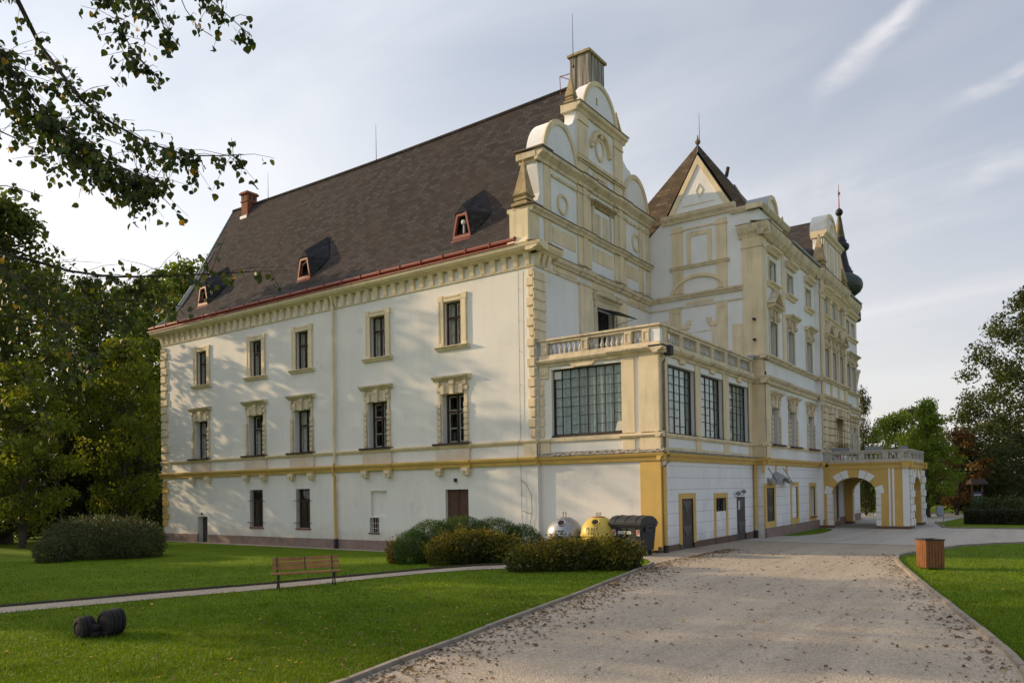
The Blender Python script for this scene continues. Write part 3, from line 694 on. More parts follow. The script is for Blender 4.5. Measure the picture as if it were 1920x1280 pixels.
breaks(FG, 1.36, Y1-.02, brk, [(-.05, 12.44), (.12, 12.44), (.16, 12.52), (.26, 12.56), (.32, 12.70), (-.05, 12.78)])
breaks(FG, .0, Y1-.02, brk, [(-.05, 12.05), (.07, 12.05), (.09, 12.14), (-.05, 12.16)])
breaks(FG, -.3, Y1-.02, brk, [(-.05, 14.27), (.1, 14.27), (.14, 14.36), (.24, 14.42), (.26, 14.5), (-.05, 14.58)])
breaks(FG, .2, Y1+.05, brk, [(-.05, 16.58), (.09, 16.58), (.12, 16.7), (.24, 16.78), (.36, 16.86), (.38, 16.98), (-.05, 17.06)])
breaks(FG, 1.4, Y1-.05, brk, [(-.05, 16.22), (.08, 16.22), (.1, 16.32), (-.05, 16.34)])
st.mb(FG, 3.66, 8.2, 17.72, 17.8, -.05, .12); st.mb(FG, 3.6, 8.2, 17.8, 17.9, -.05, .2); st.mb(FG, 3.64, 8.18, 17.9, 17.98, -.05, .12)
st.mold(FG, 3.48, 8.3, [(-gw-.1, 19.98), (.1, 19.98), (.16, 20.1), (.28, 20.16), (.32, 20.3), (-gw-.1, 20.36)])
# returns of the main cornice on the garden-facing end
st.box(-gw-.35, .0, .18, .5, 16.72, 16.98); st.box(-gw-.3, .0, .34, .6, 16.58, 16.72); st.box(-gw-.5, -.02, -.32, .3, 14.36, 14.52)
st.build('string_course', 'cream_old', gable)
cp = MB()
breaks(FG, .1, Y1+.06, brk, [(-gw-.4, 17.07), (.40, 17.0), (.41, 17.03), (-gw-.4, 17.11)], mb=cp)
cp.box(-gw-.4, .42, .12, 1.0, 17.062, 17.09)
breaks(FG, -.34, Y1-.02, brk, [(-.05, 14.585), (.29, 14.5), (.3, 14.52), (-.05, 14.61)], mb=cp)
cp.box(-.75, .3, -.42, .3, 14.53, 14.56)
cp.mold(FG, 3.44, 8.34, [(-gw-.14, 20.37), (.35, 20.3), (.36, 20.33), (-gw-.14, 20.4)])
cp.mold(FG, 1.36, Y1-.02, [(-.05, 12.785), (.34, 12.705), (.35, 12.72), (-.05, 12.81)])
cp.mold(FG, -.54, 1.36, [(-.05, 13.0), (.6, 12.925), (.61, 12.94), (-.05, 13.02)])
cp.build('weathering_cap', 'cap', gable)
# corner pedestal and obelisks
def obelisk(x, y, z, s=1., pz=None):
    o_ = MB()
    o_.pyr(x, y, z, .12*s, .42*s, .42*s); o_.pyr(x, y, z+.12*s, .14*s, .36*s, .24*s); o_.pyr(x, y, z+.26*s, .1*s, .33*s, .33*s); o_.pyr(x, y, z+.36*s, .14*s, .24*s, .36*s); o_.pyr(x, y, z+.5*s, .07*s, .36*s, .36*s); o_.pyr(x, y, z+.57*s, 1.5*s, .33*s, .045*s)
    o_.lathe([(.03*s, 0), (.08*s, .06*s), (.03*s, .13*s)], (x, y, z+2.05*s), 8)
    return o_.build('obelisk', 'stone', palace)
pd = MB(); pd.box(-.95, .02, -.42, .42, 13.0, 14.36); pd.hexa([(-1.1, -.55, 12.94), (.06, -.55, 12.94), (.06, .42, 12.94), (-1.1, .42, 12.94), (-.97, -.44, 13.2), (.03, -.44, 13.2), (.03, .42, 13.2), (-.97, .42, 13.2)]); pd.build('pedestal', 'cream', palace, bevel=.03)
obelisk(-.42, -.06, 14.56, .93); obelisk(-.3, 3.75, 20.4, .62); obelisk(-.3, 8.2, 20.4, .62); obelisk(-.5, .45, 17.06, .01) if 0 else None
# blind double window, terrace door with sheet awning
bw = MB(); bw.mb(FG, 4.98, 6.62, 14.6, 15.9, -.05, .06); bw.mb(FG, 5.12, 5.7, 14.62, 15.72, .06, .075, 1); bw.mb(FG, 5.86, 6.46, 14.62, 15.72, .06, .075, 1)
bw.mb(FG, 4.9, 5.04, 14.6, 16.0, -.05, .1, 1); bw.mb(FG, 6.58, 6.72, 14.6, 16.0, -.05, .1, 1)
bw.mold(FG, 4.75, 6.95, [(-.05, 15.98), (.1, 15.98), (.16, 16.06), (.3, 16.12), (.32, 16.2), (-.05, 16.26)], 2)
bw.build('blind_window', ['white_gable', 'cream_old', 'stone'], palace)
td = MB(); td.mb(FG, 5.25, 6.91, 8.1, 11.28, -.32, -.26); td.mb(FG, 6.05, 6.11, 8.12, 11.2, -.26, -.23)
od = td.build('door', 'black', palace)
ts = MB(); ts.mb(FG, 4.98, 5.23, 8.1, 11.35, -.05, .08); ts.mb(FG, 6.93, 7.1, 8.1, 11.35, -.05, .06); ts.mb(FG, 4.98, 7.1, 11.3, 11.62, -.05, .09); ts.mold(FG, 4.8, 7.35, [(-.05, 11.62), (.12, 11.62), (.18, 11.72), (.34, 11.8), (.36, 11.9), (-.05, 11.94)]); ts.build('surround', 'cream_old', od)
aw = MB(); aw.hexa([(.04, 5.15, 11.24), (1.25, 5.15, 10.86), (1.25, 7.05, 10.86), (.04, 7.05, 11.24), (.04, 5.15, 11.27), (1.25, 5.15, 10.88), (1.25, 7.05, 10.88), (.04, 7.05, 11.27)]); aw.tube([(.05, 5.2, 10.7), (1.1, 5.2, 10.9)], .015, 5); aw.tube([(.05, 7.0, 10.7), (1.1, 7.0, 10.9)], .015, 5); aw.build('awning', 'iron', od)
# big rendered chimney behind the gable top
ch = MB(); ch.box(-1.35, -.3, 5.45, 7.0, 20.5, 23.62); oc = ch.build('rendered_chimney', 'conc', palace, bevel=.03)
ch = MB(); ch.box(-1.45, -.2, 5.36, 7.1, 23.62, 23.74); ch.build('chimney_cap', 'stone', oc)
ch = MB()
for a, e2 in (((-1.36, 5.5, 22.9), (-1.95, 5.5, 22.95)), ((-1.95, 5.5, 22.95), (-1.9, 5.5, 21.4)), ((-1.9, 5.5, 21.4), (-1.36, 5.5, 21.6)), ((-1.95, 5.5, 22.95), (-1.36, 5.5, 22.6)), ((-1.92, 5.5, 22.1), (-1.36, 5.5, 21.95))): ch.tube([a, e2], .022, 5)
ch.build('step_bracket', 'red_metal', oc)
pc = MB(); pc.mb(FG, 4.95, 5.25, 20.4, 20.62, -.03, .06); pc.mb(FG, 5.4, 5.75, 20.38, 20.5, -.03, .05); pc.mb(FG, 5.62, 5.66, 21.0, 21.35, -.03, .02); pc.build('crest_remains', 'stone', gable)
# ------------------------------------------------------------------ glazed veranda with its roof terrace
VA = [(.61, 3.8, 4.97, 7.7, .22)]
VF = [(.95, 3.75, 4.88, 7.57, .22), (4.32, 7.02, 4.88, 7.57, .22), (7.72, 10.5, 4.88, 7.57, .22)]
GF = [(2.17, 3.32, .2, 2.35, .07), (5.91, 7.13, 1.72, 2.32, .16), (8.58, 9.78, .2, 2.31, .05)]
w = MB()
facade(w, FTA, 0, T, 4.0, 7.95, VA); facade(w, FTA, -.2, T, -.4, 4.0, [])
w.build('veranda_wall', 'white', palace, recalc=False)
w = MB(); facade(w, FT, .2, Y1, 4.0, 7.95, VF); w.quad((0, .2, 8.08), (T, .2, 8.08), (T, Y1, 8.08), (0, Y1, 8.08)); w.build('veranda_front_wall', 'white_gable', palace, recalc=False)
w = MB(); facade(w, FT, .2, Y1, -.4, 4.0, GF); w.build('veranda_base_wall', 'white_cool', palace, recalc=False)
i_ = MB(); i_.box(.02, T-.02, .25, Y1, 4.3, 4.4); i_.box(.02, T-.02, .25, Y1, 7.9, 8.02); i_.box(-.02, .03, .3, Y1, 4.3, 8); i_.box(.05, T-.05, 10.9, 11, 4.3, 8); i_.box(.05, T-.6, .8, 10, .0, 3.9); i_.build('dark_room_backing', 'room', palace)  # same added dark backing inside the veranda
# pilasters
c = MB()
c.mb(FTA, 3.83, 4.37, 4.92, 7.86, -.05, .06); c.mb(FTA, 4.58, T+.06, 4.92, 7.86, -.05, .1); c.mb(FTA, 3.83, 4.37, 4.17, 4.72, -.05, .05); c.mb(FTA, 4.58, T+.05, 4.17, 4.72, -.05, .09)
c.mb(FTA, .05, .52, 4.17, 4.72, -.05, .06)
for a, e2 in ((.108, .5), (.52, .95), (3.75, 4.32), (7.02, 7.72), (10.5, 11.1)):
    c.mb(FT, a, e2, 4.92, 7.86, -.05, .09 if a < .2 else .05); c.mb(FT, a, e2, 4.17, 4.74, -.05, .09 if a < .2 else .05)
for a, e2 in ((.95, 3.75), (4.32, 7.02), (7.72, 10.5)): c.mb(FT, a, e2, 4.17, 4.36, -.05, .015); c.prism(FT, [((a+e2)/2-.3, 7.86), ((a+e2)/2-.25, 7.68), ((a+e2)/2+.25, 7.68), ((a+e2)/2+.3, 7.86)], -.05, .1)
c.prism(FTA, [(1.55, 7.86), (1.7, 7.7), (2.55, 7.7), (2.7, 7.86)], -.05, .1)
c.build('pilaster', 'cream', palace, bevel=.012)
quoin(FTA, .03, .5, 4.95, 7.3, 'cream', .42, .5, .48, .05)
c = MB(); c.mb(FTA, .05, .5, 7.36, 7.84, -.05, .06); c.mb(FTA, .13, .42, 7.48, 7.6, .06, .08); c.build('corner_panel', 'cream', palace, bevel=.01)
c = MB(); c.mb(FTA, 4.55, T+.05, .46, 3.8, -.05, .05); c.mb(FT, .158, .30, .58, 3.8, -.05, .052)
for a, e2, b0, t in ((1.87, 3.61, .55, 2.57), (5.66, 7.38, .55, 2.53)):
    d0, d1 = (2.17, 3.32) if a < 2 else (5.91, 7.13)
    c.mb(FT, a, d0, b0, t-.22, -.05, .02); c.mb(FT, d1, e2, b0, t-.22, -.05, .02); c.mb(FT, a, e2, t-.22, t, -.05, .02)
c.build('ochre_trim', 'ochre', palace)
p = MB(); p.mb(FTA, -.1, T+.08, -.4, .46, -.05, .03)
for a, e2 in ((.02, 1.9), (3.58, 5.72), (7.32, 8.58), (9.78, Y1)): p.mb(FT, a, e2, -.4, .60, -.05, .03)
for a, e2 in ((1.9, 2.17), (3.32, 3.58)): p.mb(FT, a, e2, -.4, .56, -.05, .05)
p.mb(FT, 5.72, 7.32, -.4, .6, -.05, .032)
for u in (5.72, 7.28): p.mb(FT, u, u+.05, .05, .6, .03, .05)
p.build('plinth', 'plinth_dark', palace)
s = MB(); s.box(T, T+.4, 2.05, 3.45, -.1, .36); s.build('door_step', 'kerb', palace)
# belts round the veranda
b = MB(); PB = [(-.05, 3.83), (.09, 3.83), (.13, 3.93), (.13, 3.97), (.2, 4.01), (.24, 4.09), (.24, 4.13), (-.05, 4.19)]
b.mold(FTA, .022, T+.24, PB); b.mold(FT, -.0, Y1, PB); b.build('belt_moulding', 'ochre', palace)
fl = MB(); fl.mold(FTA, .022, T+.22, [(-.02, 4.30), (.26, 4.14), (.27, 4.155), (-.02, 4.33)]); fl.mold(FT, -.0, Y1, [(-.02, 4.24), (.25, 4.14), (.26, 4.15), (-.02, 4.26)]); fl.build('belt_flashing', 'conc', palace)
b = MB(); PS = [(-.05, 4.72), (.07, 4.72), (.13, 4.8), (.13, 4.86), (-.05, 4.93)]
b.mold(FTA, 3.75, T+.2, [(w_*1.35, v_) for w_, v_ in PS]); b.mold(FTA, .0, .58, PS); b.mold(FTA, .58, 3.75, [(-.05, 4.74), (.08, 4.74), (.1, 4.87), (-.05, 4.9)]); b.mold(FT, -.04, .6, [(w_*1.3, v_) for w_, v_ in PS]); b.mold(FT, .6, Y1, PS); b.build('sill_band', 'cream', palace)
PC = [(-.05, 7.84), (.1, 7.84), (.14, 7.92), (.26, 7.97), (.34, 8.06), (.34, 8.12), (-.3, 8.16)]
b = MB(); b.mold(FTA, .02, 3.3, [(w_*.72, v_) for w_, v_ in PC]); b.mold(FTA, 3.3, T+.34, PC); b.mold(FT, -.14, .7, PC)
x = .7
for a, e2 in ((1.6, 3.0), (4.9, 6.4), (8.3, 9.8)):
    b.mold(FT, x, a, [(w_*.8, v_) for w_, v_ in PC]); b.mold(FT, a, e2, PC); x = e2
b.mold(FT, x, Y1, [(w_*.8, v_) for w_, v_ in PC]); b.build('terrace_cornice', 'cream_old', palace)
# glazing
def glazing(F, u0, u1, v0, v1, dep, nc, nr, drop=()):
    g = MB(); B_ = .014
    for k in range(nc+1):
        u = u0+(u1-u0)*k/nc; t = .024 if k in (0, nc, nc//2) else B_
        g.mb(F, u-t, u+t, v0, v1, -dep-.04, -dep)
    for k in range(nr+1):
        v = v0+(v1-v0)*k/nr; t = .03 if k in (0, nr) else .012
        for j in range(nc):
            if (j, k) in drop: continue
            ua = u0+(u1-u0)*j/nc; ub = u0+(u1-u0)*(j+1)/nc; g.mb(F, ua+.015, ub-.015, v-t, v+t, -dep-.035, -dep-.004)
    o = g.build('veranda_window', 'iron', palace)
    pn = MB()
    for j in range(nc):
        for k in range(nr):
            ua = u0+(u1-u0)*j/nc; ub = u0+(u1-u0)*(j+1)/nc; va = v0+(v1-v0)*k/nr; vb = v0+(v1-v0)*(k+1)/nr
            t = [random.uniform(-.0035, .0035) for _ in range(2)]   # every pane sits a little askew
            W = -dep-.025
            pn.hexa([F(ua, va, W-.003+t[0]), F(ub, va, W-.003-t[0]), F(ub, va, W+t[0]*-1), F(ua, va, W+t[0]), F(ua, vb, W-.003+t[1]), F(ub, vb, W-.003-t[1]), F(ub, vb, W-t[1]), F(ua, vb, W+t[1])])
    pn.build('pane', 'glass_hall', o)
    cu = MB(); n = int((u1-u0)*16); q = -dep-.13
    for k in range(n):
        a, e2 = u0+(u1-u0)*k/n, u0+(u1-u0)*(k+1)/n
        w0, w1 = q+.05*math.sin(k*2.2)*(.6+.4*math.sin(k*.37)), q+.05*math.sin((k+1)*2.2)*(.6+.4*math.sin((k+1)*.37))
        cu.quad(F(a, v0, w0), F(e2, v0, w1), F(e2, v1, w1), F(a, v1, w0), 1 if math.sin(k*.21+u0)+.5*math.sin(k*.55) > .55 else 0)
    cu.build('curtain', ['green_cloth', 'white_cloth'], o, recalc=False)
    return o
M['cable_brown'] = surf('brown_pipe', (.19, .15, .11), .6, .1, 4, bump=0)
M['green_cloth'] = surf('green_curtain', (.47, .50, .475), .95, .25, 9, bump=.2)
M['white_cloth'] = surf('net_curtain', (.66, .66, .65), .95, .15, 9, bump=.2)
o = glazing(FTA, .64, 3.78, 5.02, 7.67, .16, 8, 7, {(2, 2), (4, 1), (6, 2), (1, 1)})
q = MB(); q.mb(FTA, .67, 1.0, 7.31, 7.62, -.19, -.15); q.build('patched_pane', 'sash', o); q = MB(); q.prism(FTA, [(3.42, 5.06), (3.77, 5.06), (3.77, 5.42), (3.54, 5.42)], -.19, -.15); q.build('patched_pane', 'curtain', o)
for a, e2 in ((.98, 3.72), (4.35, 6.99), (7.75, 10.47)): glazing(FT, a, e2, 4.92, 7.54, .18, 5, 8, {(3, 3), (4, 3), (3, 2), (1, 1), (4, 1)})
q = MB(); q.mb(FTA, .6, 3.82, 4.925, 5.0, -.2, .03)
for a, e2 in ((.95, 3.75), (4.32, 7.02), (7.72, 10.5)): q.mb(FT, a, e2, 4.89, 4.905, -.2, .12)
q.build('sill_flashing', 'frame', palace)
# cellar doors with diamond plates
def steel_door(F, u0, u1, v0, v1, dep):
    d = MB(); d.mb(F, u0+.01, u1-.01, v0, v1-.01, -dep-.05, -dep); o = d.build('door', 'door_dark', palace)
    m_ = (u0+u1)/2; hh = (v1-v0)/2; pl = MB()
    for k in (0, 1):
        a, e2 = v0+hh*k, v0+hh*(k+1)
        pl.prism(F, [(u0+.12, e2-.1), (m_, (a+e2)/2-.08), (u1-.12, e2-.1)], -dep-.01, -dep+.015)
        pl.prism(F, [(u0+.14, a+.08), (m_, a+hh*.44), (u1-.14, a+.08)], -dep-.01, -dep+.008, 1)
    pl.build('door_plate', ['door_panel', 'door_dark'], o)
    h_ = MB(); h_.tube([F(u1-.12, v0+1.0, -dep), F(u1-.12, v0+1.0, -dep+.06), F(u1-.22, v0+1.0, -dep+.06)], .014, 6); h_.build('handle', 'iron', o); return o
steel_door(FT, 2.17, 3.32, .36, 2.35, .03)
o = steel_door(FT, 8.58, 9.78, .2, 2.31, .02)
q = MB(); q.mb(FT, 8.84, 9.0, 1.72, 2.14, -.02, .006); q.build('door_sticker', 'label', o)
for y, z in ((8.38, 2.42), (9.15, 2.50)):
    q = MB(); q.tube([(T-.02, y, z-.1), (T+.16, y, z-.1), (T+.16, y, z-.02)], .015, 6); q.lathe([(.03, -.04), (.10, 0), (.115, .06), (.08, .13), (.02, .16)], (T+.16, y, z), 12); q.build('bulkhead_lamp', 'lamp_glass', palace, smooth=True)
f = MB()
for u0, u1, v0, v1 in ((5.91, 7.13, 1.72, 1.79), (5.91, 7.13, 2.25, 2.32), (5.91, 5.99, 1.79, 2.25), (7.05, 7.13, 1.79, 2.25), (6.48, 6.55, 1.79, 2.25)): f.mb(FT, u0, u1, v0, v1, -.16, -.1)
o = f.build('cellar_window', 'frame', palace); f = MB(); f.mb(FT, 5.97, 7.07, 1.77, 2.27, -.145, -.135); f.build('pane', 'glass', o)
k = MB()
for j in range(6): k.tube([FT(6.0+j*.2, 1.72, -.03), FT(6.0+j*.2, 2.32, -.03)], .01, 5)
k.build('grille', 'iron', o)
downpipe([(T+.42, .36, 8.1), (T+.3, .36, 7.9), (T+.16, .33, 7.5), (T+.16, .33, 4.3)], .045, 'cable_brown')
hp = MB(); hp.box(T+.2, T+.5, .22, .52, 7.75, 8.12); hp.build('rainwater_head', 'iron', palace, bevel=.02)
downpipe([(T+.14, .33, 4.2), (T+.3, .33, 4.05), (T+.3, .33, 3.8), (T+.12, .33, 3.6), (T+.12, .33, .6)], .075, 'ochre', (-.1, .65))
downpipe([(T+.14, 10.98, 4.0), (T+.14, 10.98, 3.7), (T+.12, 10.98, 3.6), (T+.12, 10.98, .6)], .075, 'ochre', (-.1, .65))
# balustrades
def baluster_mesh(h):
    b = MB(); pr = [(.085, 0), (.085, .06), (.05, .09), (.075, .2), (.092, .32), (.07, .45), (.045, .62), (.04, .78), (.06, .86), (.05, .9), (.085, .93), (.085, 1.0)]
    b.lathe([(r, z*h) for r, z in pr], n=10); return b.mesh('baluster', 'baluster_stone', smooth=True)
M['baluster_stone'] = surf('baluster_stone', (.50, .47, .42), .9, .15, 5, stain=(.22, .2, .17), stain_amt=.6)
def balustrade(pts, posts, bays, zb, zt, mat='cream_old', pw=.15):
    """pts: run as list of (x,y); posts: (x,y); bays: (p, q, n) start / end points and number of balusters"""
    r = MB()
    for (x0, y0), (x1, y1) in zip(pts, pts[1:]):
        dx, dy = x1-x0, y1-y0
        if abs(dx) > abs(dy):
            s_ = 1 if dx > 0 else -1
            xa, xb = sorted((x0, x1)); r.box(xa-.16, xb+.16, y0-.2, y0+.2, zt-.09, zt); r.box(xa-.10, xb+.10, y0-.14, y0+.14, zt-.19, zt-.09); r.box(xa-.12, xb+.12, y0-.15, y0+.15, zb-.02, zb+.17)
        else:
            ya, yb = sorted((y0, y1)); r.box(x0-.203, x0+.203, ya+.16, yb, zt-.092, zt+.003); r.box(x0-.143, x0+.143, ya+.1, yb, zt-.192, zt-.092); r.box(x0-.153, x0+.153, ya+.12, yb, zb-.022, zb+.173)
    o = r.build('balustrade', mat, palace, bevel=.015)
    pm = MB(); pm.box(-pw, pw, -pw, pw, 0, zt-zb-.33)
    for a in (0, 1):
        for s_ in (-1, 1):
            for u0, u1, v0, v1 in ((-pw+.02, -pw+.06, .06, zt-zb-.39), (pw-.06, pw-.02, .06, zt-zb-.39), (-pw+.06, pw-.06, .06, .1), (-pw+.06, pw-.06, zt-zb-.43, zt-zb-.39)):
                if a: pm.box(*sorted((s_*pw, s_*(pw+.02))), u0, u1, v0, v1)
                else: pm.box(u0, u1, *sorted((s_*pw, s_*(pw+.02))), v0, v1)
    pme = pm.mesh('post', mat); bme = baluster_mesh(zt-zb-.34)
    for x, y in posts: put('post', pme, o, (x, y, zb+.16))
    for (x0, y0), (x1, y1), n in bays:
        for k in range(n):
            t = (k+.5)/n; put('baluster', bme, o, (x0+(x1-x0)*t, y0+(y1-y0)*t, zb+.16))
    return o
RY, RX = .22, T+.02
balustrade([(.2, RY), (RX, RY), (RX, Y1-.2)], [(.36, RY), (2.27, RY), (4.17, RY), (4.92, RY), (RX, .52), (RX, 2.08), (RX, 3.8), (RX, 5.42), (RX, 7.1), (RX, 8.75), (RX, 10.5)],
           [((.51, RY), (2.12, RY), 7), ((2.42, RY), (4.02, RY), 7), ((4.32, RY), (4.77, RY), 2), ((RX, .67), (RX, 1.93), 5), ((RX, 2.23), (RX, 3.65), 6), ((RX, 3.95), (RX, 5.27), 6), ((RX, 5.57), (RX, 6.95), 6), ((RX, 7.25), (RX, 8.6), 6), ((RX, 8.9), (RX, 10.35), 6)], 8.13, 8.96)
cpn = MB(); cpn.box(5.1, RX+.12, RY-.12, RY+.12, 8.28, 8.77); cpn.build('corner_block', 'white_gable', palace, bevel=.01)

# ------------------------------------------------------------------ the long wing
C1, C2, C3 = 12.95, 16.12, 19.85; E1, E2 = 30.2, 31.95; RS = [22.75, 24.75, 26.65]
YR0, YR1, YE = 21.4, 28.0, 33.3
CHD = Vector((-1.35, 1.5, 0)); CHL = CHD.length; CHD.normalize()
FC = lambda u, v, w: (TB+CHD.x*u+CHD.y*w, YE+CHD.y*u-CHD.x*w, v)
zf = [(4.87, 1.88), (9.13, 1.92), (13.02, 1.12)]
ho = []
for c in (C1, C2, C3, E1, E2): ho += [(c-.56, c+.56, z, z+h, .36) for z, h in zf]
ho += [(11.31, 12.5, 1.05, 2.73, .07), (15.68, 16.75, 1.05, 2.72, .05, 1), (19.5, 20.45, 1.0, 2.72, .4)]
w = MB()
facade(w, FB, Y1, YR0, 3.95, 15.2, [h for h in ho if h[1] < YR0 and h[2] > 3]); facade(w, FB, YR1, YE, 3.95, 15.2, [h for h in ho if h[0] > YR1])
w.quad(FC(0, 3.9, 0), FC(CHL, 3.9, 0), FC(CHL, 15.3, 0), FC(0, 15.3, 0)); w.quad((-6, YE+1.5, -.4), (TB-1.35, YE+1.5, -.4), (TB-1.35, YE+1.5, 15.3), (-6, YE+1.5, 15.3)); w.quad((-6, Y1, 8), (-6, YE, 8), (-6, YE, 15.8), (-6, Y1, 15.8))
w.quad((T-.2, Y1, 3.95), (TB, Y1, 3.95), (TB, Y1, 8.1), (T-.2, Y1, 8.1)); w.build('wing_wall', 'white_gable', palace, recalc=False)
w = MB(); facade(w, FB, Y1, YR0, -.4, 3.95, [h for h in ho if h[2] < 3]); facade(w, FB, YR1, YE, -.4, 3.95, []); w.quad(FC(0, -.4, 0), FC(CHL, -.4, 0), FC(CHL, 3.95, 0), FC(0, 3.95, 0))
w.quad((T-.2, Y1, -.4), (TB, Y1, -.4), (TB, Y1, 3.95), (T-.2, Y1, 3.95)); w.build('wing_base_wall', 'white_cool', palace, recalc=False)
hr = [(c-.48, c+.48, z, z+h, .36) for c in RS for z, h in zf[1:]] + [(RS[1]-.6, RS[1]+.6, 4.4, 6.75, .4)]
w = MB(); facade(w, FR, YR0, YR1, -.4, 15.3, hr)
for y in (YR0, YR1): w.quad((TB-.3, y, -.4), (TR, y, -.4), (TR, y, 15.3), (TB-.3, y, 15.3))
w.build('risalit_wall', 'white_gable', palace, recalc=False)
# side wall above the terrace with its wall gable
w = MB(); w.prism(FS, [(-.6, 8.0), (TB, 8.0), (TB, 15.9), (4.9, 16.3), (4.45, 16.92), (2.8, 19.75), (1.15, 16.92), (.55, 16.5), (-.6, 15.5)], -.5, 0)
w.build('side_wall', 'white_gable', palace)
i_ = MB(); i_.box(TB-2.2, TB-2.1, Y1+.6, YE-.2, 0, 15.5)
for z in (4.1, 8.4, 12.5, 15.3): i_.box(TB-2.1, TB-.05, Y1+.6, YE-.2, z, z+.1)
i_.build('dark_room_backing', 'room', palace)  # added dark backing behind the wing windows
c = MB()
c.mb(FS, 1.12, 1.76, 8.1, 12.05, -.05, .06); c.mb(FS, 3.64, 4.2, 8.1, 12.05, -.05, .06); c.mb(FS, 4.42, 5.0, 8.1, 10.85, -.05, .02); c.mb(FS, .6, 1.02, 8.1, 11.5, -.05, .02)
c.mb(FS, 1.34, 1.9, 12.82, 16.3, -.05, .06); c.mb(FS, 3.7, 4.24, 12.82, 16.3, -.05, .06); c.mb(FS, 1.3, 1.94, 16.0, 16.1, -.05, .1); c.mb(FS, 3.66, 4.28, 16.0, 16.1, -.05, .1); c.mb(FS, 1.94, 3.66, 16.05, 16.15, -.05, .04)
for u0, u1, v0, v1 in ((2.12, 2.34, 14.3, 15.9), (3.24, 3.46, 14.3, 15.9), (2.34, 3.24, 15.68, 15.9)): c.mb(FS, u0, u1, v0, v1, -.05, .035)
for s_ in (-1, 1):
    m_ = 2.72
    c.mb(FS, *sorted((m_+s_*.66, m_+s_*.82)), 8.1, 11.0, -.05, .04); c.mb(FS, *sorted((m_+s_*.5, m_+s_*.95)), 10.95, 11.15, -.05, .08); c.mb(FS, *sorted((m_+s_*.42, m_+s_*.66)), 11.15, 11.38, -.05, .08)
c.mb(FS, 2.0, 3.5, 12.2, 12.34, -.05, .04); c.mb(FS, 2.1, 3.35, 10.72, 10.76, -.02, .02)
c.ring(FS, 2.72, 12.72, 1.5, .98, .16, -.05, .14, 0, 180)
for a, e2 in (((1.15, 16.98), (2.8, 19.8)), ((4.45, 16.98), (2.8, 19.8))):
    s_ = 1 if e2[0] > a[0] else -1
    c.prism(FS, [(a[0], a[1]), (a[0]+s_*.28, a[1]), (e2[0], e2[1]-.5), (e2[0], e2[1])], -.5, .06)
c.ring(FS, 2.85, 17.95, .22, .36, .06, -.05, .03, 0, 360, 4)
c.mb(FS, 1.9, 3.6, 17.28, 17.32, -.02, .02)
c.mb(FS, 1.5, 1.7, 11.8, 12.05, .06, .1); c.mb(FS, 3.8, 4.05, 11.8, 12.05, .06, .1)
c.build('pilaster', 'cream', palace, bevel=.01)
pl = MB(); pl.mb(FS, 5.0, TB+.06, 9.0, 15.05, -.05, .08); pl.mb(FB, Y1-.074, 11.86, 9.0, 15.05, -.05, .062)
pl.mb(FS, 4.95, TB+.1, 14.5, 14.62, .0, .12); pl.mb(FB, Y1-.113, 11.9, 14.5, 14.62, 0, .1)
pl.mb(FB, 14.55, 15.05, 9.3, 15.05, -.05, .05)
pl.mb(FB, Y1-.053, 12.0, 4.95, 7.85, -.05, .1); pl.mb(FS, 5.36, TB+.1, 4.2, 7.85, -.05, .06); pl.mb(FS, 5.36, TB+.06, 8.15, 9.0, -.05, .05); pl.mb(FB, Y1-.043, 11.5, 8.4, 8.95, -.05, .06); pl.mb(FB, Y1-.053, 11.9, 4.17, 4.75, -.05, .1)
pl.build('corner_pilaster', 'cream', palace, bevel=.015)
st = MB(); cp = MB()
st.mb(FS, .1, 5.0, 12.05, 12.13, -.05, .05)
st.mold(FS, .0, 5.0, [(-.05, 12.5), (.12, 12.5), (.16, 12.58), (.26, 12.64), (.28, 12.72), (-.05, 12.78)])
st.mold(FS, 1.2, 4.36, [(-.05, 14.06), (.1, 14.06), (.14, 14.14), (.2, 14.2), (-.05, 14.24)])
st.mold(FS, .8, 4.72, [(-.05, 16.5), (.1, 16.5), (.14, 16.62), (.26, 16.74), (.3, 16.9), (-.05, 16.96)])
P2 = [(-.05, 9.0), (.1, 9.0), (.16, 9.08), (.26, 9.12), (.26, 9.2), (-.05, 9.26)]
P1 = [(-.05, 7.8), (.12, 7.8), (.16, 7.92), (.3, 8.02), (.34, 8.12), (-.05, 8.2)]
P3 = [(-.05, 15.02), (.1, 15.02), (.13, 15.12), (.22, 15.2), (.28, 15.26), (.36, 15.44), (.40, 15.6), (-.05, 15.7)]
seg = [(FB, Y1-.3, 15.1, .08), (FB, 15.1, YR0, 0), (FR, YR0-.3, YR1+.3, 0), (FB, YR1, YE+.12, 0), (FC, 0.02, CHL+.2, .004)]
for F, a, e2, pr in seg:
    for PP in (P2, P1, P3): st.mold(F, a, e2, [(w_+(pr if w_ > 0 else 0), v_) for w_, v_ in PP])
    u = a+.2
    while u < e2-.1: st.mb(F, u-.06, u+.06, 15.06, 15.2, .02, .17+pr); u += .36
    cp.mold(F, a, e2, [(-.4, 15.74), (.42+pr, 15.6), (.43+pr, 15.62), (-.4, 15.78)])
for PP in (P1, P2): st.mold(FS, 5.3, TB+.3, PP)
st.mold(FS, 4.85, TB+.47, P3); cp.mold(FS, 4.8, TB+.49, [(-.3, 15.72), (.42, 15.6), (.43, 15.62), (-.3, 15.76)])
st.build('string_course', 'cream_old', palace); cp.build('weathering_cap', 'cap', palace)
b = MB(); s2 = MB()
for F, a, e2 in ((FB, Y1-.18, YR0), (FB, YR1, YE+.05), (FC, .02, CHL+.1), (FS, 5.3, TB+.24)): b.mold(F, a, e2, PB); s2.mold(F, a, e2, PS)
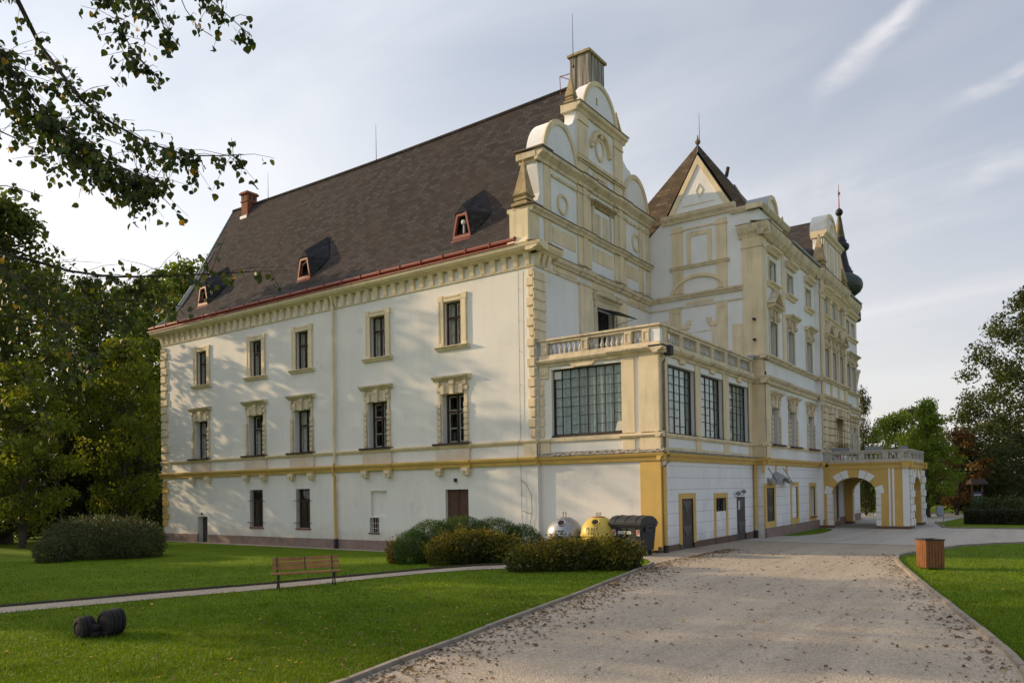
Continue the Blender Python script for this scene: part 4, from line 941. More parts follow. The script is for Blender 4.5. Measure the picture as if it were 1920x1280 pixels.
b.mold(FR, YR0-.2, YR1+.2, PB); s2.mold(FR, YR0-.1, YR1+.1, PS)
b.build('belt_moulding', 'ochre', palace); s2.build('sill_band', 'cream', palace)
p = MB(); p.mb(FB, Y1-.02, YR0, -.4, .74, -.05, .035); p.mb(FB, YR1, YE+.01, -.4, .74, -.05, .035); p.mb(FC, .02, CHL, -.4, .74, -.05, .033); p.mb(FR, YR0, YR1, -.4, .74, -.05, .03); p.build('plinth', 'plinth', palace)
# attic, arched dormer, roofs of the wing
a_ = MB(); a_.box(4.6, TB-.02, Y1-.02, 15.6, 15.6, 16.35); a_.build('attic_wall', 'white_gable', palace)
a_ = MB(); a_.mold(FB, Y1-.3, 15.7, [(-.6, 16.35), (.12, 16.35), (.22, 16.5), (.24, 16.58), (-.6, 16.62)]); a_.mold(FS, 4.5, TB+.1, [(-.3, 16.35), (.12, 16.35), (.22, 16.5), (.24, 16.58), (-.3, 16.62)]); a_.build('attic_cornice', 'cream_old', palace)
ad = MB(); ad.prism(FB, [(12.6, 16.5)]+arcpts(13.42, 16.75, .82, .82, 180, 0, 16)+[(14.24, 16.5)], -.7, -.1); ad.build('arched_dormer', 'white_gable', palace)

ad = MB(); ad.ring(FB, 13.42, 16.75, .88, .88, .2, -.11, .02, -14, 194); ad.mb(FB, 12.8, 12.98, 16.6, 17.0, -.11, -.04); ad.mb(FB, 13.86, 14.04, 16.6, 17.0, -.11, -.04); ad.build('dormer_arch', 'cream', palace)
ad = MB()
pp = arcpts(13.42, 16.77, .9, .9, 180, 0, 14); n = len(pp)
for k in range(n-1): ad.hexa([(TB-.02, *pp[k]), (TB-.02, *pp[k+1]), (2.0, *pp[k+1]), (2.0, *pp[k]), (TB-.02, pp[k][0], pp[k][1]-.04), (TB-.02, pp[k+1][0], pp[k+1][1]-.04), (2.0, pp[k+1][0], pp[k+1][1]-.04), (2.0, pp[k][0], pp[k][1]-.04)])
ad.build('barrel_roof', 'zinc', palace)
AP = (1.9, 13.5, 21.45)
rf = MB(); z0 = 16.0
q0, q1, q2, q3 = (-2.3, Y1+.02, z0), (TB-.25, Y1+.02, z0), (TB-.25, 16.0, z0), (-2.3, 16.0, z0)
rf.poly([q0, q1, AP], 1); rf.poly([q1, q2, AP], 0); rf.poly([q2, q3, AP], 0); rf.poly([q3, q0, AP], 1)  # slopes towards the sun take the lighter, painted-in sunlit colour
rf.poly([(2.8, Y1+.02, 20.0), (4.75, Y1+.02, 16.75), (3.4, 13.3, 18.6), AP], 0); rf.poly([(2.8, Y1+.02, 20.0), (.85, Y1+.02, 16.75), (1.5, 13.2, 19.0), AP], 1)
o = rf.build('pavilion_roof', ['roof_grey', 'roof_sunlit'], palace, recalc=False)
v = MB(); v.tube([(TB-.25, Y1+.05, z0+.02), (4.4, 11.9, 18.1)], .05, 6); v.lathe([(.1, 0), (.16, .12), (.05, .3), (.02, .5)], AP, 8); v.build('hip_flashing', 'cap', o)
c = MB(); c.tube([(AP[0]+.1, AP[1], AP[2]), (AP[0]+.1, AP[1], AP[2]+1.7)], [.02, .008], 5); c.build('lightning_rod', 'iron', palace)
v = MB(); v.tube([(3.1, 14.5, 19.7), (3.2, 14.5, 20.2)], .1, 6); v.build('vent_pipe', 'iron', palace)
rf = MB(); z0 = 15.7
a0, a1, a2, a3 = (-6.3, 15.9, z0), (TB+.1, 15.9, z0), (TB-.2, YE-.1, z0), (-6.3, YE+1.2, z0); r0, r1 = (0, 18, 19.0), (0, 31, 19.0)
rf.poly([a0, a1, r0]); rf.poly([a1, a2, r1, r0]); rf.poly([a2, a3, r1]); rf.poly([a3, a0, r0, r1])
yr = 24.75
rf.poly([(TR-.2, YR0-.3, 15.75), (TR-.2, yr, 19.62), (-7, yr, 19.62), (-7, YR0-.3, 15.75)]); rf.poly([(TR-.2, YR1+.3, 15.75), (TR-.2, yr, 19.62), (-7, yr, 19.62), (-7, YR1+.3, 15.75)])
rf.build('wing_roof', 'roof_grey', palace, recalc=False)
gu = MB(); gu.tube([(TB+.36, 15.6, 15.8), (TB+.36, YR0-.1, 15.8)], .07, 8); gu.tube([(TB+.36, YR1+.3, 15.8), (TB+.36, YE+.1, 15.8)], .07, 8); gu.build('gutter', 'zinc', palace)
# gable of the risalit
g = MB(); g.prism(FR, [(22.5, 15.6), (27.0, 15.6), (27.0, 18.25), (22.5, 18.25)], -.6, 0); g.prism(FR, arcpts(yr, 18.25, 1.5, 1.5, 0, 180), -.9, -.02)
for s_ in (-1, 1): g.prism(FR, [(yr+s_*2.25, 15.6), (yr+s_*3.1, 15.6), (yr+s_*3.05, 15.95), (yr+s_*2.6, 16.3), (yr+s_*2.4, 17.0), (yr+s_*2.25, 17.5)], -.55, -.05)
og = g.build('risalit_gable', 'white_gable', palace)
g = MB()
for u0, u1 in ((22.5, 23.0), (26.5, 27.0), (23.6, 23.9), (25.6, 25.9)): g.mb(FR, u0, u1, 15.9, 17.8, -.05, .06)
g.ring(FR, yr, 18.27, 1.52, 1.52, .24, -.05, .05, 0, 180); g.ring(FR, yr, 18.85, .34, .4, .1, -.03, .05)
g.mold(FR, 22.4, 27.1, [(-.7, 17.85), (.08, 17.85), (.14, 18.0), (.26, 18.1), (.28, 18.22), (-.7, 18.28)]); g.mb(FR, 24.3, 25.2, 16.2, 17.6, -.05, .04)
g.build('gable_trim', 'cream', og, bevel=.01)
g = MB(); pp = arcpts(yr, 18.27, 1.53, 1.53, 180, 0, 14)
for a, e2 in zip(pp, pp[1:]): g.hexa([(TR-.02, *a), (TR-.02, *e2), (TR-.95, *e2), (TR-.95, *a), (TR-.02, a[0], a[1]+.03), (TR-.02, e2[0], e2[1]+.03), (TR-.95, e2[0], e2[1]+.03), (TR-.95, a[0], a[1]+.03)])
g.build('gable_cap', 'zinc', og)
obelisk(TR-.1, 21.9, 15.7, 1.0); obelisk(TR-.1, 27.6, 15.7, 1.0); obelisk(TB-.1, 15.35, 15.95, .55)
# risalit pilasters and stone-faced entrance floor
c = MB()
for u0, u1 in ((YR0, YR0+.62), (23.55, 23.9), (25.55, 25.9), (YR1-.62, YR1)):
    c.mb(FR, u0, u1, 9.28, 14.2, -.05, .1); c.mb(FR, u0-.06, u1+.06, 13.95, 14.2, .0, .16); c.mb(FR, u0, u1, 14.2, 15.02, -.05, .1); c.mb(FR, u0, u1, 8.22, 8.98, -.05, .1)
c.mold(FR, YR0-.1, YR1+.1, [(-.05, 14.2), (.14, 14.2), (.22, 14.34), (-.05, 14.4)])
for u0, u1 in ((YR0, YR0+.7), (22.75, 23.35), (23.55, 24.0), (25.5, 25.95), (26.15, 26.75), (YR1-.7, YR1)):
    z = 4.95
    while z < 7.5: c.mb(FR, u0, u1, z, z+.38, -.05, .2 if u0 < 22 or u1 > 27.5 else .26); z += .43
    c.mb(FR, u0-.06, u1+.06, 7.46, 7.62, 0, .3)
c.build('pilaster', 'cream', palace, bevel=.02)
# windows of the wing
W90 = math.pi/2
for c in (C1, C2, C3, E1, E2):
    window('B1', 1.12, 1.88, (TB, c, 4.87), W90); window('B2', 1.12, 1.92, (TB, c, 9.13), W90); window('B3', 1.12, 1.12, (TB, c, 13.02), W90)
for c in RS: window('B2', .96, 1.92, (TR, c, 9.13), W90); window('B3', .96, 1.12, (TR, c, 13.02), W90)
def pediment(x, y, z, w):
    F = lambda u, v, q: (x+q, u, v); p_ = MB()
    p_.prism(F, [(y-w, z), (y-w+.2, z), (y, z+.62), (y+w-.2, z), (y+w, z), (y, z+.82)], -.05, .36); p_.prism(F, [(y-w+.2, z), (y+w-.2, z), (y, z+.6)], -.05, .06); p_.lathe([(.03, 0), (.07, .08), (.02, .2)], (x+.1, y, z+.8), 6)
    p_.build('pediment', 'cream_old', palace)
pediment(TB, C1, 11.88, .98)
for c in RS: pediment(TR, c, 11.88, .86)
fd = MB(); fd.mb(FR, RS[1]-.6, RS[1]+.6, 4.4, 6.75, -.4, -.34); fd.mb(FR, RS[1]-.03, RS[1]+.03, 4.4, 6.7, -.34, -.31); o = fd.build('door', 'door', palace)
aw = MB(); aw.hexa([(TR+.02, 23.7, 6.95), (TR+1.3, 23.7, 6.55), (TR+1.3, 25.8, 6.55), (TR+.02, 25.8, 6.95), (TR+.02, 23.7, 6.98), (TR+1.3, 23.7, 6.58), (TR+1.3, 25.8, 6.58), (TR+.02, 25.8, 6.98)]); aw.build('awning', 'red_metal', o)
# slim corbelled pier at the far corner
ct = MB(); ct.lathe([(.05, 9.9), (.12, 10.3), (.2, 10.7), (.27, 10.85), (.27, 11.0)], (TB, YE-.25, 0), 12); ct.mb(FB, YE-.5, YE-.05, 4.95, 9.0, -.05, .08); ct.build('corner_console', 'cream', palace)
# ground floor: door, blind niche, shop window, stone hood on iron ties
steel_door(FB, 11.31, 12.5, 1.05, 2.73, .03)
c = MB()
for a, e2, b0, t, d0, d1, bb in ((11.05, 12.79, .76, 2.9, 11.31, 12.5, 1.05), (15.38, 17.04, .76, 2.98, 15.68, 16.75, 1.05), (19.2, 20.75, .76, 2.93, 19.5, 20.45, 1.0)):
    c.mb(FB, a, d0, b0, t-.2, -.05, .02); c.mb(FB, d1, e2, b0, t-.2, -.05, .02); c.mb(FB, a, e2, t-.2, t, -.05, .02); c.mb(FB, d0, d1, b0, bb, -.05, .02)
for u in (11.0, 12.9, 14.8): c.mb(FB, u-.12, u+.12, 3.45, 3.83, -.05, .02)
c.build('ochre_trim', 'ochre', palace)
f = MB()
for u0, u1, v0, v1 in ((19.5, 19.58, 1.0, 2.72), (20.37, 20.45, 1.0, 2.72), (19.58, 20.37, 1.0, 1.1), (19.58, 20.37, 2.62, 2.72), (19.58, 20.37, 2.1, 2.17)): f.mb(FB, u0, u1, v0, v1, -.34, -.28)
o = f.build('ground_window', 'frame', palace); f = MB(); f.mb(FB, 19.55, 20.4, 1.05, 2.68, -.33, -.32); f.build('pane', 'glass', o)
f = MB(); f.mb(FB, 19.6, 20.35, 1.55, 2.08, -.31, -.3); f.build('notice', 'teal', o); f = MB(); f.mb(FB, 19.4, 20.55, .93, .99, -.3, .12); f.build('sill', 'brick', o)

hd = MB(); cy_, z_ = 12.95, 3.2
F_ = lambda u, v, q: (TB+q, cy_+u, z_+v)
us_ = [-1.55, -1.1, -.72]+[-.72*math.cos(math.pi*k/12) for k in range(1, 12)]+[.72, 1.1, 1.55]
zi = lambda u: .34*math.sqrt(max(0, 1-(u/.72)**2)) if abs(u) < .72 else 0
for a, e2 in zip(us_, us_[1:]):
    k0, k1 = 1.0, 1.0
    hd.hexa([F_(a, zi(a)-.06, -.02), F_(e2, zi(e2)-.06, -.02), F_(e2, zi(e2)*.9-.34, .46), F_(a, zi(a)*.9-.34, .46), F_(a, zi(a), -.02), F_(e2, zi(e2), -.02), F_(e2, zi(e2)*.9-.27, .48), F_(a, zi(a)*.9-.27, .48)])
o = hd.build('door_hood', 'grey_stone', palace)
hd = MB()
for s_ in (-1, 1): hd.tube([F_(s_*1.3, .5, .0), F_(s_*1.3, -.25, .43)], .018, 6)
hd.build('iron_tie', 'iron', o)

for z in (9.9, 10.9): q = MB(); q.mb(FS, 5.52, 5.64, z, z+.09, .07, .3); q.build('wall_hook', 'iron', palace)
fl_ = MB(); fl_.mb(FS, 5.3, 5.62, 8.98, 9.14, .25, .5); fl_.build('flood_lamp', 'grey_metal', palace)

# ------------------------------------------------------------------ portico
def arch_wall(F, u0, u1, z0, z1, a0, a1, zs, rise, dep, mats, name):
    """thick wall with an arched opening a0..a1, springing zs"""
    w = MB(); n = 18; cu = (a0+a1)/2; ra = (a1-a0)/2
    w.mb(F, u0, a0, z0, z1, -dep, 0); w.mb(F, a1, u1, z0, z1, -dep, 0)
    pts = [(cu-ra*math.cos(math.pi*k/n), zs+rise*math.sin(math.pi*k/n)) for k in range(n+1)]
    for a, b_ in zip(pts, pts[1:]):
        w.hexa([F(a[0], a[1], 0), F(b_[0], b_[1], 0), F(b_[0], b_[1], -dep), F(a[0], a[1], -dep), F(a[0], z1, 0), F(b_[0], z1, 0), F(b_[0], z1, -dep), F(a[0], z1, -dep)])
    return w.build(name, mats, palace, recalc=False)
def voussoirs(F, a0, a1, zs, rise, zt, pr=.03):
    v = [MB(), MB()]; cu = (a0+a1)/2; ra = (a1-a0)/2
    cuts = [0, 22, 44, 62, 79, 101, 118, 136, 158, 180]; kind = [1, 0, 1, 1, 0, 1, 1, 0, 1]
    for k in range(9):
        b_ = v[kind[k]]; t0, t1 = cuts[k]+.8, cuts[k+1]-.8
        for j in range(4):
            s0, s1 = R(t0+(t1-t0)*j/4), R(t0+(t1-t0)*(j+1)/4)
            P = lambda s, o: (cu-(ra+o*1.0)*math.cos(s), min(zs+(rise+o*1.1)*math.sin(s), zt))
            q = [P(s0, 0), P(s1, 0), P(s1, .42), P(s0, .42)]
            b_.prism(F, q, -.02, pr)
    return v
ZS, RI = 2.25, .95
arch_wall(FP, TR+.004, PX, -.3, 3.85, 6.66, 9.05, ZS, RI, .62, 'ochre', 'portico_wall')
arch_wall(FPB, TR+.004, PX, -.3, 3.85, 6.66, 9.05, ZS, RI, .62, 'ochre', 'portico_wall')
arch_wall(FPF, PY0+.001, PY1-.001, -.3, 3.85, 22.9, 26.0, ZS, RI, .62, 'ochre', 'portico_wall')
wt = MB(); oc = MB()
for F in (FP, FPB):
    v0_, v1_ = voussoirs(F, 6.66, 9.05, ZS, RI, 3.66)

    v1_.build('voussoir', 'white_gable', palace); v0_.build('voussoir', 'ochre', palace)
    z = .42
    while z < ZS-.1:
        for u0, u1 in ((6.38, 6.67), (9.04, 9.3)): wt.mb(F, u0, u1, z, min(z+.36, ZS), -.3, .035)
        z += .39
    for u0, u1 in ((9.70, 9.80), (9.90, 10.0), (10.42, PX+.03)): wt.mb(F, u0, u1, .42, 3.7, -.03, .03)
v0_, v1_ = voussoirs(FPF, 22.9, 26.0, ZS, RI, 3.66); v1_.build('voussoir', 'white_gable', palace); v0_.build('voussoir', 'ochre', palace)
wt.build('portico_white_band', 'white_gable', palace)
for u0 in (21.55, 22.35, 26.2, 26.95):
    z = .42; k = 0; wt = MB()
    while z < 3.5: wt.mb(FPF, u0, u0+.42, z, z+.37, -.03, .14 if k % 2 == 0 else .08); z += .4; k += 1
    wt.build('portico_pilaster', 'white_gable', palace, bevel=.015)
pl = MB()
for F, a, e2 in ((FP, TB+.02, 6.68), (FP, 9.03, PX+.05), (FPB, TB+.02, 6.68), (FPB, 9.03, PX+.05), (FPF, PY0-.04, 22.92), (FPF, 25.98, PY1+.04)): pl.mb(F, a, e2, -.3, .4, -.65, .045)
pl.build('plinth', 'plinth_dark', palace)
en = MB()
PE = [(-.3, 3.68), (.05, 3.68), (.08, 3.9), (.16, 3.96), (.2, 4.04), (-.3, 4.08)]
en.mold(FP, TR+.3, PX+.2, PE); en.mold(FPB, TR+.3, PX+.2, PE); en.mold(FPF, PY0-.2, PY1+.2, PE); en.build('entablature', 'ochre', palace)
cl = MB(); cl.box(TR+.05, PX-.3, PY0+.3, PY1-.3, 3.5, 3.62); cl.box(TR+.05, PX-.1, PY0+.1, PY1-.1, 4.0, 4.06); cl.build('portico_ceiling', 'conc', palace)
PR = [(TR+.2, PY0+.12), (PX-.1, PY0+.12), (PX-.1, PY1-.3)]
balustrade(PR, [(6.55, PY0+.12), (8.3, PY0+.12), (9.55, PY0+.12), (10.35, PY0+.12), (PX-.1, 21.75), (PX-.1, 23.2), (PX-.1, 24.7), (PX-.1, 26.2), (PX-.1, 27.1)],
           [((6.7, PY0+.12), (8.15, PY0+.12), 6), ((8.45, PY0+.12), (9.4, PY0+.12), 4), ((9.7, PY0+.12), (10.2, PY0+.12), 2), ((PX-.1, 21.9), (PX-.1, 23.05), 5), ((PX-.1, 23.35), (PX-.1, 24.55), 5), ((PX-.1, 24.85), (PX-.1, 26.05), 5)], 4.06, 4.74, 'baluster_stone')
n_ = MB(); n_.mb(FR, 22.2, 22.95, 1.35, 2.3, -.02, .06); n_.build('notice_case', 'iron', palace)
n_ = MB(); n_.mb(FR, 24.2, 24.9, .7, 3.0, -.02, .05); o = n_.build('entrance_door', 'door_dark', palace); n_ = MB(); n_.mb(FR, 24.05, 24.2, .5, 3.15, -.02, .08); n_.mb(FR, 24.9, 25.05, .5, 3.15, -.02, .08); n_.mb(FR, 24.2, 24.9, 3.0, 3.15, -.02, .08); n_.build('surround', 'white_gable', o)

# ------------------------------------------------------------------ onion spire over the far corner
SX, SY = 4.70, 34.25
px2 = lambda py: 17.5 - (py-537)*.0395
sp = MB(); base = 14.9
def lath(profile, mat, parent, name, n=20):
    m_ = MB(); m_.lathe([(r*.0395, px2(py)) for py, r in profile], (SX, SY, 0), n); return m_.build(name, mat, parent, smooth=True)
osp = lath([(604, 34), (592, 34), (584, 33), (576, 30), (569, 24), (562, 20), (559, 19)], 'copper_dark', palace, 'onion_spire')
lath([(559, 19), (556, 26), (550, 34), (543, 38), (536, 39), (529, 37), (522, 31), (517, 24), (514, 21)], 'copper', osp, 'dome')
lath([(514, 22), (511, 22), (509, 20), (505, 19), (500, 16), (490, 14), (480, 12), (471, 11), (468, 15), (463, 17), (459, 16), (456, 12), (452, 12), (449, 10), (446, 9)], 'copper_dark', osp, 'lantern')
lath([(446, 9.5), (430, 7), (415, 5), (404, 3)], 'copper_gold', osp, 'cone')
lath([(405, 1.5), (403, 4), (400, 6.2), (397, 7), (394, 6.2), (391, 4), (389, 1.5)], 'copper_dark', osp, 'ball')
f = MB(); f.tube([(SX, SY, px2(390)), (SX, SY, px2(343))], [.05, .015], 6); f.box(SX-.02, SX+.02, SY-.15, SY+.1, px2(366), px2(358)); f.tube([(SX, SY, px2(359)), (SX, SY+.3, px2(357.5)), (SX, SY+.36, px2(360))], .04, 5); f.build('finial', 'red_metal', osp)
# things that stand on the portico roof
def fb(x, y, z, L_, lab, plants):
    t = thing('flower_box', lab, 'flower box', (x, y, z))
    b_ = MB(); b_.hexa([(-L_/2+.04, -.1, 0), (L_/2-.04, -.1, 0), (L_/2-.04, .1, 0), (-L_/2+.04, .1, 0), (-L_/2, -.13, .2), (L_/2, -.13, .2), (L_/2, .13, .2), (-L_/2, .13, .2)]); b_.build('box', 'flowerbox', t, bevel=.01)
    if plants:
        V = []; F_ = []; n = 420
        c0 = rng.normal(size=(n, 3))*np.array([L_*.26, .09, .11])+np.array([0, 0, .33]); c0[:, 2] = np.maximum(c0[:, 2], .19)
        V, F_, tt = leaf_quads(c0, .05, .09); put('plants', arr_mesh('plants', V, F_, 'leaf_shrub', tt), t)
# ------------------------------------------------------------------ camera frame (used to walk out distances along a bearing)
CAM = Vector((17.3825, -26.4, 2.8465))
yaw, pitch, roll, FPX, CYP = 0.6160344496679904, 0.013014327325434819, -0.01613402062641113, 1436.2894, 897.6829
Fw = Vector((-math.sin(yaw)*math.cos(pitch), math.cos(yaw)*math.cos(pitch), math.sin(pitch)))
R0 = Vector((math.cos(yaw), math.sin(yaw), 0)); U0 = R0.cross(Fw)
Rv = R0*math.cos(roll)+U0*math.sin(roll); Uv = -R0*math.sin(roll)+U0*math.cos(roll)
def bearing(px, depth):
    k = (px-960)/FPX; p = CAM + (Fw+Rv*k)*depth
    return p.x, p.y, hz(p.x, p.y)
def ray_pt(px, py, depth): return CAM + (Fw + Rv*((px-960)/FPX) - Uv*((py-CYP)/FPX))*depth

# ------------------------------------------------------------------ ground
xs = np.concatenate([[-420, -250, -150, -100, -70, -50, -40, -32], np.arange(-26, 40.1, 1.0), [45, 52, 62, 80, 110, 160, 260, 420]])
ys = np.concatenate([[-260, -150, -100, -70, -55, -45], np.arange(-38, 62.1, 1.0), [66, 72, 80, 95, 120, 170, 260, 420]])
gx, gy = np.meshgrid(xs, ys, indexing='ij'); V = np.stack([gx.ravel(), gy.ravel(), H(gx, gy).ravel()], 1)
ni, nj = gx.shape; ii, jj = np.meshgrid(np.arange(ni-1), np.arange(nj-1), indexing='ij'); a = (ii*nj+jj).ravel()
F_ = np.stack([a, a+nj, a+nj+1, a+1], 1)
o = put('lawn', arr_mesh('lawn', V, F_, 'lawn')); tag(o, kind='structure')
def strip(rows, name, mat, lift, sub=8, label=None):
    """rows of (y, x left, x right): a sheet draped over the ground"""
    b = MB(); R_ = []
    for (y, l, r) in rows:
        R_.append([(l+(r-l)*k/sub, y) for k in range(sub+1)])
    pts = [(x, y, hz(x, y)+lift) for row in R_ for x, y in row]; b.v = pts; n = sub+1
    for i in range(len(R_)-1):
        for k in range(sub): b.f.append((i*n+k, i*n+k+1, (i+1)*n+k+1, (i+1)*n+k)); b.m.append(0)
    o = b.build(name, mat, recalc=False); return tag(o, kind='structure')
KL = [(10.35, -40), (10.2, -26), (9.98, -21), (9.83, -19.5), (9.58, -18.28), (9.35, -16.84), (9.09, -15.57), (8.80, -13.9), (8.4, -11.6), (8.05, -9.75), (7.55, -7.3), (7.05, -4.9), (6.75, -3.6)]
KR = [(18.2, -40), (18.0, -30), (17.6, -20), (17.3, -17), (17.0, -14.3), (16.82, -13.4), (16.31, -11.4), (15.62, -8.8), (14.59, -4.9), (13.6, -1.0), (13.2, .8), (13.02, 2.2), (13.1, 3.3), (13.38, 4.6), (14.27, 8.7), (15.4, 11.0), (17.0, 12.9), (20, 14.4), (26, 15.5), (40, 16.0), (75, 16.2)]
def lerp_y(P, y):
    P = sorted(P, key=lambda q: q[1]); return float(np.interp(y, [q[1] for q in P], [q[0] for q in P]))
rows = []
y = -40.0
while y <= 29.0:
    if y < -3.6: l = lerp_y(KL, y)
    elif y < .2: l = float(np.interp(y, [-3.6, -2.2, -.6, .2], [6.75, 5.9, 3.4, 3.2]))
    else: l = 5.1 if y < 11 else 5.6
    rows.append((y, l, lerp_y(KR, y) if y < 16.2 else 75.0)); y += .4
strip(rows, 'gravel_road', 'gravel', .012, 10)
rows = [(8.5+k*.5, 5.3 if 8.5+k*.5 < 11 else 5.7, float(np.interp(8.5+k*.5, [8.5, 11, 13, 14.4, 15.5, 16.2, 16.3], [14.1, 15.2, 16.6, 19.6, 25, 50, 75]))) for k in range(42)]
def irregular(rows, j=.0): return rows
strip(rows, 'forecourt', 'gravel_grey', .02, 10)
strip([(29+k*1.0, 5.8 if 29+k < 35.4 else -2.0, float(np.interp(29+k, [29, 31, 36, 45], [11.5, 11.3, 11.8, 13]))) for k in range(17)], 'park_path', 'gravel_grey', .016, 6)
strip([(44.9+k*.5, -40.0, 60.0) for k in range(8)], 'park_path', 'gravel_grey', .018, 40)
# footpath across the lawn
PU = [(-9.5, -27.5), (-6.2, -21.7), (-4.31, -18.12), (-2.81, -14.89), (-1.23, -12.26), (-.5, -10.69), (.0, -9.6), (.7, -7.9), (1.59, -6.5), (2.53, -5.8), (4.2, -4.9)]
PL = [(-7.6, -28.2), (-4.7, -22.2), (-2.8, -18.70), (-1.25, -15.42), (.04, -13.23), (.61, -11.67), (.95, -10.4), (1.55, -8.7), (2.3, -7.6), (3.17, -6.9), (4.8, -5.9)]
b = MB()
for (u0, l0), (u1, l1) in zip(zip(PU, PL), zip(PU[1:], PL[1:])):
    for k in range(4):
        s0, s1 = k/4, (k+1)/4
        q = []
        for s in (s0, s1):
            u = (u0[0]+(u1[0]-u0[0])*s, u0[1]+(u1[1]-u0[1])*s); l = (l0[0]+(l1[0]-l0[0])*s, l0[1]+(l1[1]-l0[1])*s); q.append((u, l))
        P3 = lambda p: (p[0], p[1], hz(*p)+.014)
        b.quad(P3(q[0][0]), P3(q[0][1]), P3(q[1][1]), P3(q[1][0]))
tag(b.build('footpath', 'gravel', recalc=False), kind='structure')
def apron(pts, wd, name='paving_strip'):
    b = MB()
    for p, q in zip(pts, pts[1:]): b.quad((p[0], p[1], hz(*p)+.01), (q[0], q[1], hz(*q)+.01), (q[0], q[1]-wd, hz(q[0], q[1]-wd)+.01), (p[0], p[1]-wd, hz(p[0], p[1]-wd)+.01))
    tag(b.build(name, 'gravel', recalc=False), kind='structure')
apron([(-28.6+k*1.0, .0) for k in range(31)], .62)
def kerb(pts, name, wd=.11, up=.07, seg=1.0, jit=.006, mat='kerb'):
    pts = [Vector((x, y, 0)) for x, y in pts]; b = MB()
    for p, q in zip(pts, pts[1:]):
        n = max(1, int((q-p).length/seg)); d = (q-p).normalized(); s = Vector((-d.y, d.x, 0))*wd/2
        for k in range(n):
            a = p+(q-p)*k/n+d*.006; e2 = p+(q-p)*(k+1)/n-d*.006; j = random.uniform(-jit, jit); ux = up+random.uniform(-jit, jit)
            z0, z1 = hz(a.x, a.y), hz(e2.x, e2.y); o_ = s.normalized()*j
            c = [a-s+o_, e2-s+o_, e2+s+o_, a+s+o_]
            b.hexa([(v.x, v.y, z-.1) for v, z in zip(c, (z0, z1, z1, z0))]+[(v.x, v.y, z+ux) for v, z in zip(c, (z0, z1, z1, z0))])
    return tag(b.build(name, mat, bevel=.012), kind='structure')
kerb(KL[:], 'kerb'); kerb(KR[:-3], 'kerb'); kerb([(x-.04, y+.02) for x, y in PU], 'path_edging', .06, .075, mat='edging')
kerb([(11.0, 30.6), (11.25, 28.6), (11.9, 25.4), (12.2, 23.25), (13.0, 22.9), (16, 23.0), (22, 23.2), (40, 23.6)], 'kerb', .14, .09)
# island lawn with the hedge, lifted just over the forecourt sheet
b = MB(); isl = [(11.05, 31), (11.3, 28.6), (11.95, 25.4), (12.3, 23.4), (13.05, 23.05), (16, 23.15), (22, 23.35), (40, 23.7), (75, 24), (75, 31)]
b.poly([(x, y, hz(x, y)+.03) for x, y in isl]); tag(b.build('island_lawn', 'lawn', recalc=False), kind='structure')
b = MB(); vg = [(6.0, 13.2), (6.7, 13.6), (7.3, 15.5), (7.25, 18), (6.9, 20.3), (6.25, 21.2), (6.0, 21.2)]
b.poly([(x, y, hz(x, y)+.026) for x, y in vg]); tag(b.build('moss_verge', 'lawn', recalc=False), kind='structure')

